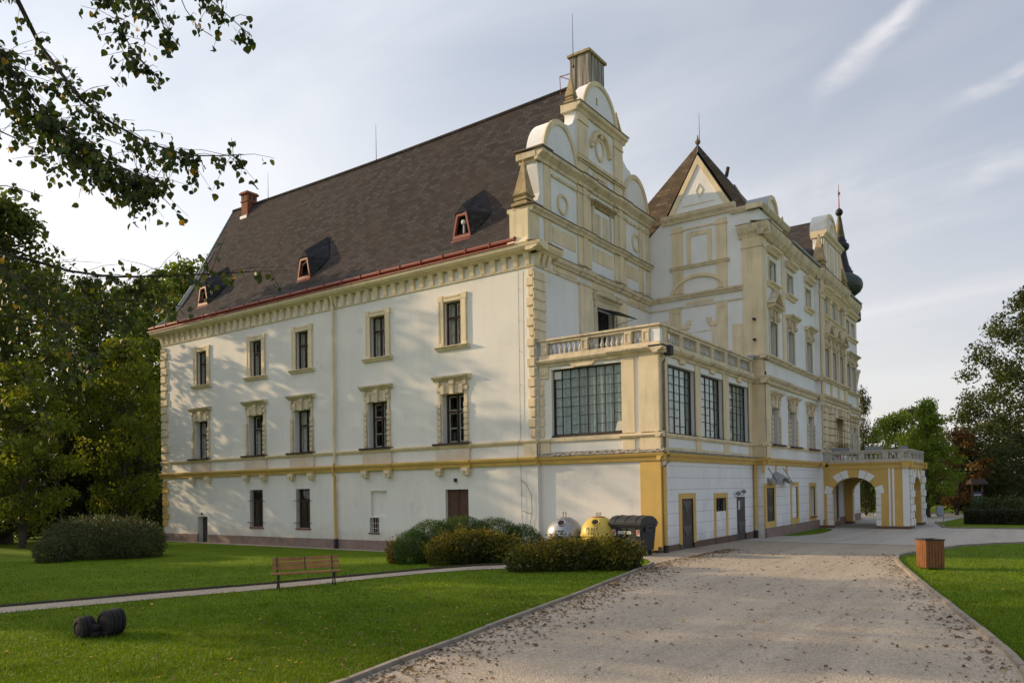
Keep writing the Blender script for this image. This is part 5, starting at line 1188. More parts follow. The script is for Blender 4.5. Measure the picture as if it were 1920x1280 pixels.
# ------------------------------------------------------------------ leaves, trees and shrubs
def leaf_quads(c, smin, smax, flat=.0, squash=.55):
    n = len(c)
    a = rng.normal(size=(n, 3)); a[:, 2] *= (1-flat); a /= np.linalg.norm(a, axis=1)[:, None]
    b = rng.normal(size=(n, 3)); b -= a*(a*b).sum(1)[:, None]; b /= np.linalg.norm(b, axis=1)[:, None]
    s = rng.uniform(smin, smax, n)[:, None]
    nrm = np.cross(a, b)
    V = np.stack([c-a*s*.5, c+b*s*squash*.5+nrm*s*.08, c+a*s*.5, c-b*s*squash*.5+nrm*s*.08], 1).reshape(-1, 3)
    return V, np.arange(4*n).reshape(-1, 4), rng.random(n)
def tree_meshes(name, Ht, hb, Rc, prof, nclump, nleaf, leaf, cr, mat, trunk_r=None, lean=0, spread=.62):
    """crown of many leaf clumps on a branched trunk; prof(t) is the crown radius over its height"""
    tr = trunk_r or Ht*.018
    t = rng.random(nclump)**.9; ang = rng.random(nclump)*2*np.pi
    rad = Rc*np.array([prof(x) for x in t])*np.sqrt(rng.uniform(spread**2, 1.0, nclump))*rng.uniform(.86, 1.06, nclump)
    inner = rng.random(nclump) < .28; rad[inner] *= rng.random(inner.sum())*.7
    cx = np.stack([np.cos(ang)*rad, np.sin(ang)*rad, hb+(Ht-hb)*t*.96], 1)
    csz = cr*rng.uniform(.6, 1.25, nclump)
    per = np.maximum(6, (nleaf*csz**2/np.sum(csz**2)).astype(int))
    idx = np.repeat(np.arange(nclump), per); n = len(idx)
    d = rng.normal(size=(n, 3)); d /= np.linalg.norm(d, axis=1)[:, None]
    pts = cx[idx]+d*(csz[idx]*rng.random(n)**.45)[:, None]*np.array([1.05, 1.05, .72])
    V, F2, tint = leaf_quads(pts, leaf*.65, leaf*1.2)
    tint = np.clip(tint*.65+rng.random(nclump)[idx]*.4, 0, 1)
    crown = arr_mesh(name+'_crown', V, F2, mat, tint)
    w = MB(); top = Ht*.86
    path = [Vector((lean*z/Ht*1.5+.12*math.sin(z*.5+Ht), .12*math.cos(z*.43), z)) for z in np.linspace(-.2, top, 9)]
    w.tube(path, [tr*(1.25 if k == 0 else 1)*(1-.85*k/8) for k in range(9)], 9)
    for k in range(min(nclump, 46)):
        tip = Vector(cx[k]); z0 = max(hb*.75, tip.z-rad[k]*.75-.3); z0 = min(z0, top*.95)
        f = z0/top*8; i = min(7, int(max(0, f))); p0 = path[i].lerp(path[i+1], min(1, max(0, f-i)))
        mid = p0.lerp(tip, .5)+Vector((0, 0, -.12*rad[k]+.1))
        r0 = max(.02, tr*.42*(1-z0/Ht)); w.tube([p0, mid, tip], [r0, r0*.55, .012], 5)
    return w.mesh(name+'_trunk', 'bark', smooth=True, recalc=False), crown
def plant_tree(kind, meshes, loc, s, rz, label, group=None, cat='tree', sz=None):
    t = thing(kind, label, cat, loc, rz, group); t.scale = (s, s, sz or s)
    put('trunk', meshes[0], t); put('crown', meshes[1], t); return t
round_ = lambda t: (math.sin(math.pi*min(1, .12+.86*t)))**.6
oval = lambda t: (math.sin(math.pi*(.08+.88*t)))**.75
cone_ = lambda t: max(.08, (1-t)**.75)*(.55+.45*min(1, t*6))
tall = lambda t: (math.sin(math.pi*(.06+.9*t**.8)))**.8
TM = {
 'bigA': tree_meshes('forest_a', 22, 5.5, 4.6, tall, 120, 11000, .42, 1.35, 'leaf_mid'),
 'bigB': tree_meshes('forest_b', 22, 3.5, 4.2, tall, 120, 11000, .42, 1.3, 'leaf_dark'),
 'yel': tree_meshes('yellowing', 14, 1.2, 4.0, oval, 100, 10000, .34, 1.05, 'leaf_yellow'),
 'oak': tree_meshes('oak', 15, 1.6, 5.2, round_, 240, 34000, .24, .9, 'leaf_oak', spread=.35),
 'point': tree_meshes('pointed', 9, 1.1, 3.0, cone_, 150, 15000, .2, .6, 'leaf_fresh', spread=.4),
 'small': tree_meshes('small', 8, .6, 3.0, oval, 90, 10000, .22, .7, 'leaf_fresh'),
 'dark': tree_meshes('dark', 9, .3, 2.6, oval, 90, 8500, .24, .8, 'leaf_oak'),
 'rust': tree_meshes('rust', 6, .8, 1.7, oval, 45, 3200, .22, .5, 'leaf_rust'),
 'grey': tree_meshes('grey', 8.5, 1, 2.4, oval, 60, 5000, .25, .7, 'leaf_grey'),
}
GL_ = 'park trees left of the palace'
def pt(kind, key, px, dp, h0, h, label, group=None, sx=1., cat='tree'):
    x, y, z = bearing(px, dp); s = h/h0
    return plant_tree(kind, TM[key], (x, y, z), s*sx, random.random()*6.3, label, group, cat, s)
pt('forest_tree', 'bigB', 12, 47, 22, 21.8, 'tall dark tree at the left edge of the photo, highest of the park trees', GL_)
pt('forest_tree', 'bigA', 95, 56, 22, 19.8, 'green tree in the second row left of the palace, right of the tallest dark tree', GL_)
pt('forest_tree', 'bigB', 165, 60, 22, 20.0, 'slender dark tree in the middle of the left wood with sky showing through it', GL_, .8)
pt('forest_tree', 'bigA', 232, 59, 22, 19.2, 'mid green tree in the left wood standing two trees from the palace corner', GL_, .9)
pt('forest_tree', 'bigA', 285, 66, 22, 22.0, 'green tree just left of the palace corner, partly behind the eaves', GL_, .85)
pt('forest_tree', 'bigA', 345, 80, 22, 27.5, 'tree top showing over the left verge of the brown roof', GL_)
pt('forest_tree', 'bigA', 428, 92, 22, 31.5, 'farther tree top peeping over the roof verge nearer the brick chimney', GL_)
pt('yellowing_tree', 'yel', 232, 52, 14, 13.6, 'bright yellow-green sunlit tree beside the palace corner', GL_, .82)
pt('yellowing_tree', 'yel', 40, 43, 14, 10.5, 'yellowing lower tree at the left edge below the dark tree', GL_, 1.)
GU = 'dark undergrowth below the left wood'
for i, (px, dp, h, lab) in enumerate([(-40, 46, 7, 'dark shrub at the very left edge under the trees'), (45, 52, 6.5, 'dark undergrowth shrub behind the left end of the big round bush'), (120, 54, 7.5, 'dark undergrowth shrub behind the middle of the big round bush'), (185, 56, 7, 'dark undergrowth shrub behind the right part of the big round bush'), (245, 57, 8, 'dark undergrowth shrub next to the palace corner'), (300, 64, 8, 'dark undergrowth shrub half hidden by the palace corner')]):
    pt('undergrowth_shrub', 'dark', px, dp, 9, h, lab, GU, 1.25, 'shrub')
for i, (px, dp) in enumerate([(-20, 62), (70, 68), (150, 72), (215, 70), (275, 75)]):
    pt('undergrowth_shrub', 'dark', px, dp, 9, 9.5, 'dark shrub deep in the shade of the left wood', GU, 1.3, 'shrub')
# the trees to the west whose crowns throw the evening shade
GW = 'park trees west of the lawn'
WEST = [(-47, -30, 19), (-40, -20, 17), (-54, -12, 20), (-58, -3, 20.5), (-62, -24, 22), (-68, -34, 23), (-23, -23.0, 18.5), (-29, -19.0, 20)]
for k, (x, y, h) in enumerate(WEST):
    s = h/22; plant_tree('park_tree', TM['bigA' if k % 2 else 'bigB'], (x, y, 0), s*1.0, k*1.7, 'tall park tree on the lawn west of the palace', GW, sz=s)
# right-hand trees
GR = 'park trees right of the portico'
pt('oak_tree', 'oak', 1962, 70, 15, 20.5, 'large dark spreading tree at the right edge of the photo', GR)
pt('pointed_tree', 'point', 1741, 57, 9, 8.9, 'pointed bright green tree with a bare trunk right of the portico', GR)
pt('garden_tree', 'small', 1684, 66, 8, 8.6, 'rounded yellow-green tree behind the portico balustrade', GR)
pt('garden_tree', 'grey', 1712, 78, 8.5, 10.3, 'grey-green tree top between the yellow-green and the pointed tree', GR)
pt('garden_tree', 'dark', 1636, 76, 9, 8.4, 'dark tree close behind the far palace corner', GR)
pt('garden_tree', 'dark', 1622, 62, 9, 10.4, 'thin dark tree peeping out at the far palace corner', GR, .35)
pt('rusty_tree', 'rust', 1796, 60, 6, 6.8, 'small rust-coloured autumn tree beside the large dark tree', GR)
pt('rusty_tree', 'rust', 1727, 63, 6, 5.6, 'rust-coloured branches low beside the pointed tree', GR, .7)
pt('garden_tree', 'dark', 1815, 62, 9, 9.4, 'dark tree behind the rust-coloured tree', GR, 1.1)
pt('garden_tree', 'dark', 1865, 66, 9, 8.6, 'dark tree under the left branches of the large dark tree', GR, 1.3)
pt('garden_tree', 'grey', 1925, 60, 8.5, 6.5, 'grey-green tree below the crown of the large dark tree', GR, 1.5)
for px, dp, h in ((1655, 92, 6.5), (1700, 95, 6), (1750, 90, 5.5), (1790, 92, 6), (1840, 90, 6.5), (1890, 92, 7), (1940, 88, 7), (1600, 96, 8), (1570, 90, 8)):
    pt('background_shrub', 'dark', px, dp, 9, h, 'dark shrub in the far belt of trees behind the park lawn', 'far belt of dark shrubs', 1.8, 'shrub')
for px, lab in ((1838, 'grey-green bush just right of the green information board'), (1868, 'grey-green bush behind the middle of the clipped hedge'), (1898, 'rusty tinged bush behind the clipped hedge, near the right edge'), (1930, 'grey-green bush at the right edge behind the clipped hedge')):
    x, y, z = bearing(px, 57); c = rng.normal(size=(900, 3)); c /= np.linalg.norm(c, axis=1)[:, None]; c *= (rng.random(900)**.4)[:, None]*np.array([.75, .7, .75]); c[:, 2] += .85
    V, F2, tn = leaf_quads(c, .10, .2); tag(put('grey_bush', arr_mesh('grey_bush', V, F2, 'leaf_grey', tn), None, (x, y, z)), lab, 'bush', 'grey bushes behind the hedge')

def shrub_pts(lobes, n, shell=.30, rough=.06):
    """points through the outer shell of a union of ellipsoid lobes (cx, cy, cz, rx, ry, rz)"""
    vol = np.array([l[3]*l[4]+l[4]*l[5]+l[3]*l[5] for l in lobes]); pick = rng.choice(len(lobes), n, p=vol/vol.sum()); lb = np.array(lobes)[pick]
    d = rng.normal(size=(n, 3)); d /= np.linalg.norm(d, axis=1)[:, None]
    b_ = lb[:, :3]+d*lb[:, 3:]
    lump = np.sin(b_[:, 0]*5.1+1.7*np.sin(b_[:, 1]*3.3))*np.sin(b_[:, 1]*4.7+b_[:, 2]*3.9)+.6*np.sin(b_[:, 2]*9+b_[:, 0]*7.3)*np.sin(b_[:, 1]*8.1)
    k = 1-shell*rng.random(n)**1.6+rng.normal(size=n)*.03+rough*lump
    return lb[:, :3]+d*lb[:, 3:]*k[:, None]
def shrub(name, mat, lobes, n, s0, s1, label, cat, group=None, zmin=.0, base=(0, 0, 0), twigs=0, shell=.3, squash=.55, rough=.06, top=0.):
    p = shrub_pts(lobes, n, shell, rough); cy_, sy_ = math.cos(yaw), math.sin(yaw); zg = H(p[:, 0]*cy_-p[:, 1]*sy_+base[0], p[:, 0]*sy_+p[:, 1]*cy_+base[1])-base[2]; p = p[p[:, 2] > zg+zmin]
    V, F2, tn = leaf_quads(p, s0, s1, squash=squash); k = len(F2)
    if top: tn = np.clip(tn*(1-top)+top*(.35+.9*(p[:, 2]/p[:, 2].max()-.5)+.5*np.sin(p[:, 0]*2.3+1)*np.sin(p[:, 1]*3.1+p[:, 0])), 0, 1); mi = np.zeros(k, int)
    if twigs:
        q = shrub_pts(lobes, twigs, .02); q = q[q[:, 2] > zg.max()+.3]; ce = np.array(lobes)[0, :3]
        for a in q:
            d = (a-ce); d /= np.linalg.norm(d)+1e-6; d += rng.normal(size=3)*.35; d[2] = abs(d[2])+.3; d /= np.linalg.norm(d); ln = rng.uniform(.1, .38)
            pp = a+d*ln*rng.random((7, 1)); v2, f2, t2 = leaf_quads(pp, s0, s1, squash=squash); f2 = f2+len(V); V = np.concatenate([V, v2]); F2 = np.concatenate([F2, f2]); tn = np.concatenate([tn, t2]); 
    t = thing(name, label, cat, base, yaw, group)
    put('foliage', arr_mesh(name, V, F2, mat, tn), t)
    w = MB()
    for _ in range(26):
        l = lobes[random.randrange(len(lobes))]; a = random.random()*6.28; r_ = random.random()**.5*.75
        tip = (l[0]+math.cos(a)*l[3]*r_, l[1]+math.sin(a)*l[4]*r_, l[2]+l[5]*.55*random.random()); x0, y0 = l[0]+math.cos(a)*l[3]*r_*.35, l[1]+math.sin(a)*l[4]*r_*.35
        w.tube([(x0, y0, -.12), ((x0+tip[0])/2, (y0+tip[1])/2, tip[2]*.6), tip], [.022, .016, .006], 5)
    put('stems', w.mesh('stems', 'twig'), t); return t
# big loose bush on the far-left lawn
def at(px, dp): x, y, z = bearing(px, dp); return (x, y, z)
shrub('round_bush', 'leaf_grey', [(0, 0, .85, 1.7, 1.5, 1.15), (-1.1, -.1, .8, 1.5, 1.4, 1.1), (1.1, .2, .78, 1.55, 1.4, 1.05), (1.6, .3, .6, 1.1, 1.2, .85)], 26000, .07, .14, 'large dark grey-green round bush on the left lawn in front of the wood', 'bush', base=at(192, 35), twigs=260, squash=.35)
shrub('round_bush', 'leaf_grey', [(0, 0, .4, .85, .8, .62)], 5000, .07, .13, 'small low bush growing against the left side of the large round bush', 'bush', base=at(100, 33.4), twigs=50, squash=.35)
# clipped conifer bank, and two yellowing spiraea clumps
shrub('clipped_juniper', 'leaf_conifer', [(-1.95, -.2, .45, .75, .8, .75), (-1.3, 0, .62, 1.0, .9, .92), (-.2, .1, .68, 1.3, .9, .98), (1.0, .1, .64, 1.15, .9, .94), (2.05, .1, .5, .85, .85, .82)], 80000, .04, .085, 'dark green clipped conifer bank below the brown door', 'bush', base=at(873, 28.6), squash=.3, shell=.3, rough=.018)
shrub('yellowing_shrub', 'leaf_shrub', [(-.9, 0, .42, .75, .7, .62), (-.2, 0, .5, .9, .75, .68), (.6, .05, .48, .85, .75, .66), (1.15, .1, .38, .65, .7, .55)], 15000, .06, .115, 'yellowing shrub mass in front of the clipped conifer bank', 'bush', 'yellowing shrubs', base=at(882, 26.8), twigs=700, top=.55)
shrub('yellowing_shrub', 'leaf_shrub', [(-1.45, -.1, .3, .7, .7, .5), (-.75, 0, .36, .85, .75, .56), (.1, .05, .38, .9, .75, .58), (.9, .05, .38, .85, .75, .58), (1.5, .05, .34, .62, .7, .52)], 16000, .06, .115, 'yellowing shrub mound beside the gravel road, in front of the recycling globes', 'bush', 'yellowing shrubs', base=at(1074, 23.4), twigs=700, top=.55)
shrub('yellowing_shrub', 'leaf_shrub', [(0, 0, .36, .42, .45, .5)], 2600, .045, .09, 'small loose shrub at the left end of the clipped conifer bank', 'bush', 'yellowing shrubs', base=at(742, 29.0), twigs=120)
# clipped hedge on the island
n = 26000; hx0, hx1, hy0, hy1, hh = 12.9, 26, 27.6, 29.2, .86
face = rng.random(n); p = np.stack([rng.uniform(hx0, hx1, n), rng.uniform(hy0, hy1, n), rng.uniform(.05, hh, n)], 1)
m1 = face < .42; m2 = (face >= .42) & (face < .78); m3 = face >= .9; p[m1, 1] = hy0; p[m2, 2] = hh; p[m3, 0] = hx0
p += rng.normal(size=p.shape)*.035; p[:, 2] += H(p[:, 0], p[:, 1])
V, F2, tn = leaf_quads(p, .07, .14); t = thing('clipped_hedge', 'long low dark clipped hedge on the grass island at the right', 'hedge', (hx0, hy0, .2))
put('foliage', arr_mesh('hedge', V-np.array([hx0, hy0, .2]), F2, 'leaf_hedge', tn), t); w = MB(); w.box(.12, hx1-hx0-.1, .12, hy1-hy0-.12, 0, hh-.16); w.build('inner_twigs', 'twig', t)

# ------------------------------------------------------------------ near lime tree whose branches hang into the view
LP = Vector((bearing(-620, 9.5)[0], bearing(-620, 9.5)[1], 0)); LP.z = hz(LP.x, LP.y)
lime = thing('lime_tree', 'leafy lime tree whose thin dark branches hang into the top left of the view', 'tree', LP)
wd = MB(); leaves = []
crownp = Vector((0, 0, 6.2))
wd.tube([(0, 0, -.2), (.05, .03, 2), (.1, -.05, 4), (.2, .1, 6.5), (.1, .2, 9), (.3, .1, 12)], [.42, .34, .3, .22, .14, .05], 12)
LB = [ # (depth, image-bearing way-points, radius, leaf-hang spans (from, to, count, hang px))
 (8.2, [(-420, -260), (-200, -150), (-60, -80), (30, -5), (75, 85), (100, 118), (150, 185), (200, 225), (270, 265), (350, 292), (420, 292), (457, 290)], .035, [(.34, .70, 150, 36), (.70, 1, 230, 40)]),
 (7.9, [(-420, -100), (-200, -40), (-60, 40), (0, 108), (35, 152), (80, 208), (150, 268), (215, 308), (262, 330), (300, 338)], .03, [(.28, .6, 380, 60), (.6, 1, 560, 50)]),
 (8.0, [(-420, -60), (-200, 60), (-60, 130), (0, 165), (60, 200), (120, 258), (190, 320), (250, 345), (290, 352)], .022, [(.28, .7, 330, 55), (.7, 1, 190, 30)]),
 (8.6, [(-420, 40), (-150, 150), (0, 246), (35, 262), (70, 284), (100, 302)], .016, [(.35, 1, 80, 28)]),
 (8.0, [(-300, -320), (-60, -210), (120, -90), (210, -5), (222, 40), (240, 80), (262, 112), (290, 140)], .018, [(.5, 1, 230, 30), (.45, .6, 40, 25)]),
 (7.6, [(-300, -380), (0, -260), (180, -110), (262, -20), (290, 18), (306, 48), (318, 72)], .018, [(.5, 1, 260, 34)]),
 (7.8, [(-300, -400), (0, -300), (220, -140), (330, -25), (348, 18), (372, 52), (398, 68)], .012, [(.5, .8, 150, 32), (.85, 1, 4, 10)]),
 (7.7, [(-300, -420), (0, -330), (240, -160), (372, -22), (410, 14), (446, 46), (472, 68)], .014, [(.5, 1, 220, 28)]),
 (8.4, [(-420, 300), (-150, 420), (0, 474), (60, 488), (130, 508), (210, 519), (300, 518), (420, 512), (500, 508), (533, 505)], .026, [(.3, .6, 120, 60), (.6, .88, 190, 66), (.88, 1, 16, 16)]),
 (8.0, [(-420, 330), (-150, 440), (0, 500), (50, 542), (100, 590), (150, 640), (190, 690)], .02, [(.25, .7, 170, 70), (.7, 1, 80, 50)]),
 (8.8, [(-420, 420), (-150, 530), (0, 590), (60, 602), (130, 608), (200, 592), (245, 600)], .018, [(.2, .6, 120, 70), (.6, 1, 110, 66)]),
 (9.2, [(-420, 380), (-150, 480), (0, 540), (90, 560), (180, 566), (270, 562), (345, 575)], .016, [(.3, .7, 130, 60), (.7, 1, 130, 44)]),
 (8.5, [(-420, 260), (-150, 330), (-20, 350), (10, 348), (45, 356), (80, 368)], .012, [(.5, 1, 26, 16)]),
 (9.0, [(-420, 520), (-150, 620), (-20, 660), (30, 690), (70, 740), (95, 800)], .016, [(.2, 1, 160, 60)]),
]
def poly_at(P, t):
    d = [0]
    for a, b_ in zip(P, P[1:]): d.append(d[-1]+(b_-a).length)
    s = t*d[-1]
    for k in range(len(P)-1):
        if s <= d[k+1] or k == len(P)-2: return P[k].lerp(P[k+1], (s-d[k])/(d[k+1]-d[k]+1e-9))
tw = []
for dp, way, r0, spans in LB:
    n = len(way)
    P = [ray_pt(px, py, dp*(1.12-.12*min(1, (k+2)/n))+.18*math.sin(k*1.9+dp*3)) - LP for k, (px, py) in enumerate(way)]
    z0 = max(3.2, min(10.5, P[0].z-.6)); root = Vector((.12, .05, z0))
    path = [root, root.lerp(P[0], .5)+Vector((0, 0, .25))]+P
    wd.tube(path, [max(r0*1.25*(1-k/(len(path)-.5)), .0045) for k in range(len(path))], 6)
    pxm = dp/FPX
    for t0, t1, cnt, hang in spans:
        # side twigs carry the leaves, all drooping a little
        nt_ = max(1, int(cnt*1.45/6))
        for _ in range(nt_):
            t = random.uniform(t0, t1); a = poly_at(P, t)
            off = Vector((random.gauss(0, .7), random.gauss(0, .7), random.gauss(-.42, .5))); off.normalize()
            ln = random.uniform(.3, 1.3)*hang*pxm*1.75; e2 = a+off*ln
            m_ = a.lerp(e2, .5)+Vector((0, 0, .03))
            wd.tube([a, m_, e2], [.0035, .0028, .0018], 4)
            for k in range(7):
                s = random.uniform(.12, 1.0) if k else 1.0; b_ = a.lerp(e2, s); leaves.append(b_+Vector((random.gauss(0, .025), random.gauss(0, .025), random.gauss(-.03, .02))))
put('trunk', wd.mesh('lime_wood', 'twig', smooth=True, recalc=False), lime)
def heart_leaves(pts, s0, s1):
    pr = np.array([(0, 0), (.28, .08), (.44, .34), (.34, .62), (0, 1.05), (-.34, .62), (-.44, .34), (-.28, .08)])
    n = len(pts); V = np.zeros((n, 8, 3)); 
    down = rng.normal(size=(n, 3))*.55+np.array([0, 0, -1.0]); down /= np.linalg.norm(down, axis=1)[:, None]
    sd = rng.normal(size=(n, 3)); sd -= down*(sd*down).sum(1)[:, None]; sd /= np.linalg.norm(sd, axis=1)[:, None]; nr = np.cross(sd, down)
    s = rng.uniform(s0, s1, n)
    cup = rng.uniform(-.25, .35, n)
    for k, (u, v) in enumerate(pr): V[:, k] = pts+(sd*u+down*v)*s[:, None]+nr*(abs(u)*cup*s+.12*s*np.sin(v*3))[:, None]
    F2 = np.concatenate([np.stack([np.arange(n)*8+i for i in q], 1) for q in ((0, 1, 2, 3), (0, 3, 4, 5), (0, 5, 6, 7))])
    return V.reshape(-1, 3), F2, np.tile(rng.random(n), 3)
V, F2, tn = heart_leaves(np.array([tuple(p) for p in leaves]), .045, .085); put('branch_foliage', arr_mesh('lime_foliage', V, F2, 'leaf_lime', tn), lime)
c = rng.normal(size=(60, 3)); c /= np.linalg.norm(c, axis=1)[:, None]; c = c*rng.uniform(.5, 1, (60, 1))*np.array([3.2, 3.2, 3.2])+np.array([-1.5, -1.5, 9.8])
p = np.repeat(c, 55, 0)+rng.normal(size=(60*55, 3))*.42; V, F2, tn = leaf_quads(p, .08, .13, squash=.8); put('crown', arr_mesh('lime_crown', V, F2, 'leaf_lime', tn), lime)

# ------------------------------------------------------------------ grass and litter
def ground_hit(px, py):
    d = Fw[0]+Rv[0]*((px-960)/FPX)-Uv[0]*((py-CYP)/FPX), Fw[1]+Rv[1]*((px-960)/FPX)-Uv[1]*((py-CYP)/FPX), Fw[2]+Rv[2]*((px-960)/FPX)-Uv[2]*((py-CYP)/FPX)
    t = np.full(len(px), 15.)
    for _ in range(40): t = t-(CAM.z+d[2]*t-H(CAM.x+d[0]*t, CAM.y+d[1]*t))/d[2]
    return CAM.x+d[0]*t, CAM.y+d[1]*t, t
def seg_dist(x, y, P):
    m = np.full(len(x), 1e9); sd = np.zeros(len(x))
    for (x0, y0), (x1, y1) in zip(P, P[1:]):
        dx, dy = x1-x0, y1-y0; t = np.clip(((x-x0)*dx+(y-y0)*dy)/(dx*dx+dy*dy), 0, 1); d = np.hypot(x-x0-t*dx, y-y0-t*dy); m = np.minimum(m, d)
    return m
kl = sorted(KL, key=lambda q: q[1]); kr = sorted(KR, key=lambda q: q[1])
def on_lawn(x, y):
    xl = np.interp(y, [q[1] for q in kl], [q[0] for q in kl]); left = (x < xl-.06) & (y < -3.2)
    left |= (x < 3.0) & (y < -.65) & (y >= -3.2)
    xr = np.interp(y, [q[1] for q in kr], [q[0] for q in kr]); right = (x > xr+.06) & (y < 16)
    mid = [((a[0]+b_[0])/2, (a[1]+b_[1])/2) for a, b_ in zip(PU, PL)]
    path = seg_dist(x, y, mid) < .62
    return (left & ~path) | right
n = 330000
px = rng.uniform(-250, 2150, n); py = 1020+(1330-1020)*rng.random(n)**.8
x, y, t = ground_hit(px, py); ok = on_lawn(x, y) & (t < 34) & (t > 2); x, y, t = x[ok], y[ok], t[ok]; n = len(x)
tuft = np.clip(np.sin(x*2.3+np.sin(y*1.9)*1.4)*np.sin(y*2.7+np.sin(x*1.3))-.25, 0, 1); h_ = rng.uniform(.022, .06, n)*(1+1.1*tuft); wd_ = rng.uniform(.0035, .007, n)*np.clip(t/8, 1, 2.6); a = rng.random(n)*2*np.pi
z = H(x, y)-.005; dx, dy = np.cos(a)*wd_, np.sin(a)*wd_; lx, ly = rng.normal(size=n)*h_*.55, rng.normal(size=n)*h_*.55
V = np.stack([np.stack([x-dx, y-dy, z], 1), np.stack([x+dx, y+dy, z], 1), np.stack([x+lx, y+ly, z+h_], 1)], 1).reshape(-1, 3)
pat = .5+.5*np.sin(x*.9+1.3*np.sin(y*.7))*np.sin(y*1.1+np.sin(x*.6))
g = put('grass', arr_mesh('grass', V, np.arange(3*n).reshape(-1, 3), 'blade', np.clip(rng.random(n)*.7+.3*pat, 0, 1))); tag(g, 'short mown grass blades of the lawns', 'grass', kind='stuff')
# dead leaves
P = []
for _ in range(7500):
    y_ = random.uniform(-23, 3); xl, xr = lerp_y(KL, min(y_, -3.6)), lerp_y(KR, y_)
    u = random.random(); w_ = xr-xl
    if u < .42: x_ = xl+abs(random.gauss(0, .07))*w_+.1
    elif u < .54: x_ = xr-abs(random.gauss(0, .05))*w_-.12
    else: x_ = random.uniform(xl+.1, xr-.1)
    cl_ = math.sin(x_*2.1+math.sin(y_*1.7))*math.sin(y_*1.5+x_*.6)
    if u >= .54 and random.random() > .22+.3*max(0, cl_): continue
    P.append((x_, y_, hz(x_, y_)+.02))
n1 = len(P)
for _ in range(4200):
    y_ = random.uniform(-22, -5); x_ = random.uniform(-2, lerp_y(KL, y_)-.1)
    if random.random() < max(.12, 1-(lerp_y(KL, y_)-x_)/5) and (y_ < -12 or random.random() < .3): P.append((x_, y_, hz(x_, y_)+.045))
for _ in range(90):
    y_ = random.uniform(-14, 6); x_ = random.uniform(lerp_y(KR, y_)+.1, lerp_y(KR, y_)+4); P.append((x_, y_, hz(x_, y_)+.045))
P = np.array(P); n = len(P); s = rng.uniform(.016, .042, n)*(1+.7*(rng.random(n) < .12)); a = rng.random(n)*6.28; c_, s_ = np.cos(a), np.sin(a)
V = np.zeros((n, 6, 3))
for k, (u, v, w_) in enumerate(((0, -1, .0), (.5, -.35, .25), (.45, .4, .15), (0, 1, .35), (-.45, .4, .2), (-.5, -.35, .1))):
    V[:, k, 0] = P[:, 0]+(u*c_-v*s_)*s; V[:, k, 1] = P[:, 1]+(u*s_+v*c_)*s; V[:, k, 2] = P[:, 2]+(w_+rng.uniform(-.25, .45, n))*s*.9
V[:, :, 2] = np.maximum(V[:, :, 2], P[:, 2:3]-.006)
F2 = np.concatenate([np.stack([np.arange(n)*6+i for i in q], 1) for q in ((0, 1, 2, 5), (5, 2, 3, 4))])
tl = rng.random(n)**1.6; tl[n1:] = np.clip(tl[n1:]+.25, 0, 1)
g = put('fallen_leaves', arr_mesh('fallen_leaves', V.reshape(-1, 3), F2, 'litter', np.tile(tl, 2))); tag(g, 'dry brown fallen leaves scattered over the gravel road and lawn', 'fallen leaves', kind='stuff')
# ------------------------------------------------------------------ things standing about
GRP = 'recycling bins behind the yellowing shrub'
def globe(x, y, mat, label, silver):
    z = hz(x, y); t = thing('recycling_globe', label, 'recycling bin', (x, y, z), 0, GRP)
    b = MB(); Rr = .70
    prof = [(.30, .0), (.36, .06), (.55, .2)]+[(Rr*math.cos(R(a)), .74+Rr*math.sin(R(a))) for a in range(-40, 62, 6)]+[(.30, 1.385), (.22, 1.40)]
    b.lathe(prof, n=32); b.build('body', mat, t, smooth=True)
    if 1:
        b = MB(); b.lathe([(Rr+.004, .70), (Rr+.018, .715), (Rr+.018, .765), (Rr+.004, .78)], n=32); b.build('seam_rim', mat, t, smooth=True)
    b = MB(); b.lathe([(.24, 1.39), (.24, 1.42), (.16, 1.425)], n=20); b.build('cap', 'red_metal' if not silver else mat, t)
    for s in (-.06, .06):
        h = MB()
        if silver: h.tube([(s, 0, 1.41), (s, 0, 1.6)], .013, 6); h.tube([(s, -.03, 1.6), (s, .03, 1.6)], .018, 6)
        else: h.tube([(s+.035*math.cos(k*.5236), 0, 1.50+.075*math.sin(k*.5236)) for k in range(13)], .011, 6)
        h.build('lifting_eye', 'iron', t)
    # throw-in hole facing the road (towards the camera side), direction d
    d = Vector((17.4-x, -26.4-y, 0)).normalized(); d.rotate(Matrix.Rotation(R(-14), 3, 'Z')); e = R(44)
    nrm = Vector((d.x*math.cos(e), d.y*math.cos(e), math.sin(e))); c = Vector((0, 0, .74))+nrm*(Rr+.0); sd = Vector((0, 0, 1)).cross(nrm).normalized(); up = nrm.cross(sd)
    o = MB(); k_ = 18
    ring = lambda r, w: [c+(sd*math.cos(6.2832*k/k_)*r+up*math.sin(6.2832*k/k_)*r)+nrm*w for k in range(k_)]
    r0, r1, r2 = ring(.165, -.015), ring(.15, .03), ring(.12, .02)
    for a, b_, m_ in ((r0, r1, 0), (r1, r2, 0)):
        for k in range(k_): o.quad(a[k], a[(k+1) % k_], b_[(k+1) % k_], b_[k], m_)
    o.poly(ring(.12, .012), 1); o.build('throw_in_hole', [mat, 'black'], t, recalc=False)
    return t, d
def on_sphere(t, d, u, v, Rr=.70, lift=.006):
    """point on the globe: u metres to the right, v metres up of its centre as seen from d"""
    sd = Vector((0, 0, 1)).cross(d).normalized(); e = v/Rr; a = u/Rr
    q = d*math.cos(a)+sd*math.sin(a); return Vector((0, 0, .74))+(q*math.cos(e)+Vector((0, 0, 1))*math.sin(e))*(Rr+lift)
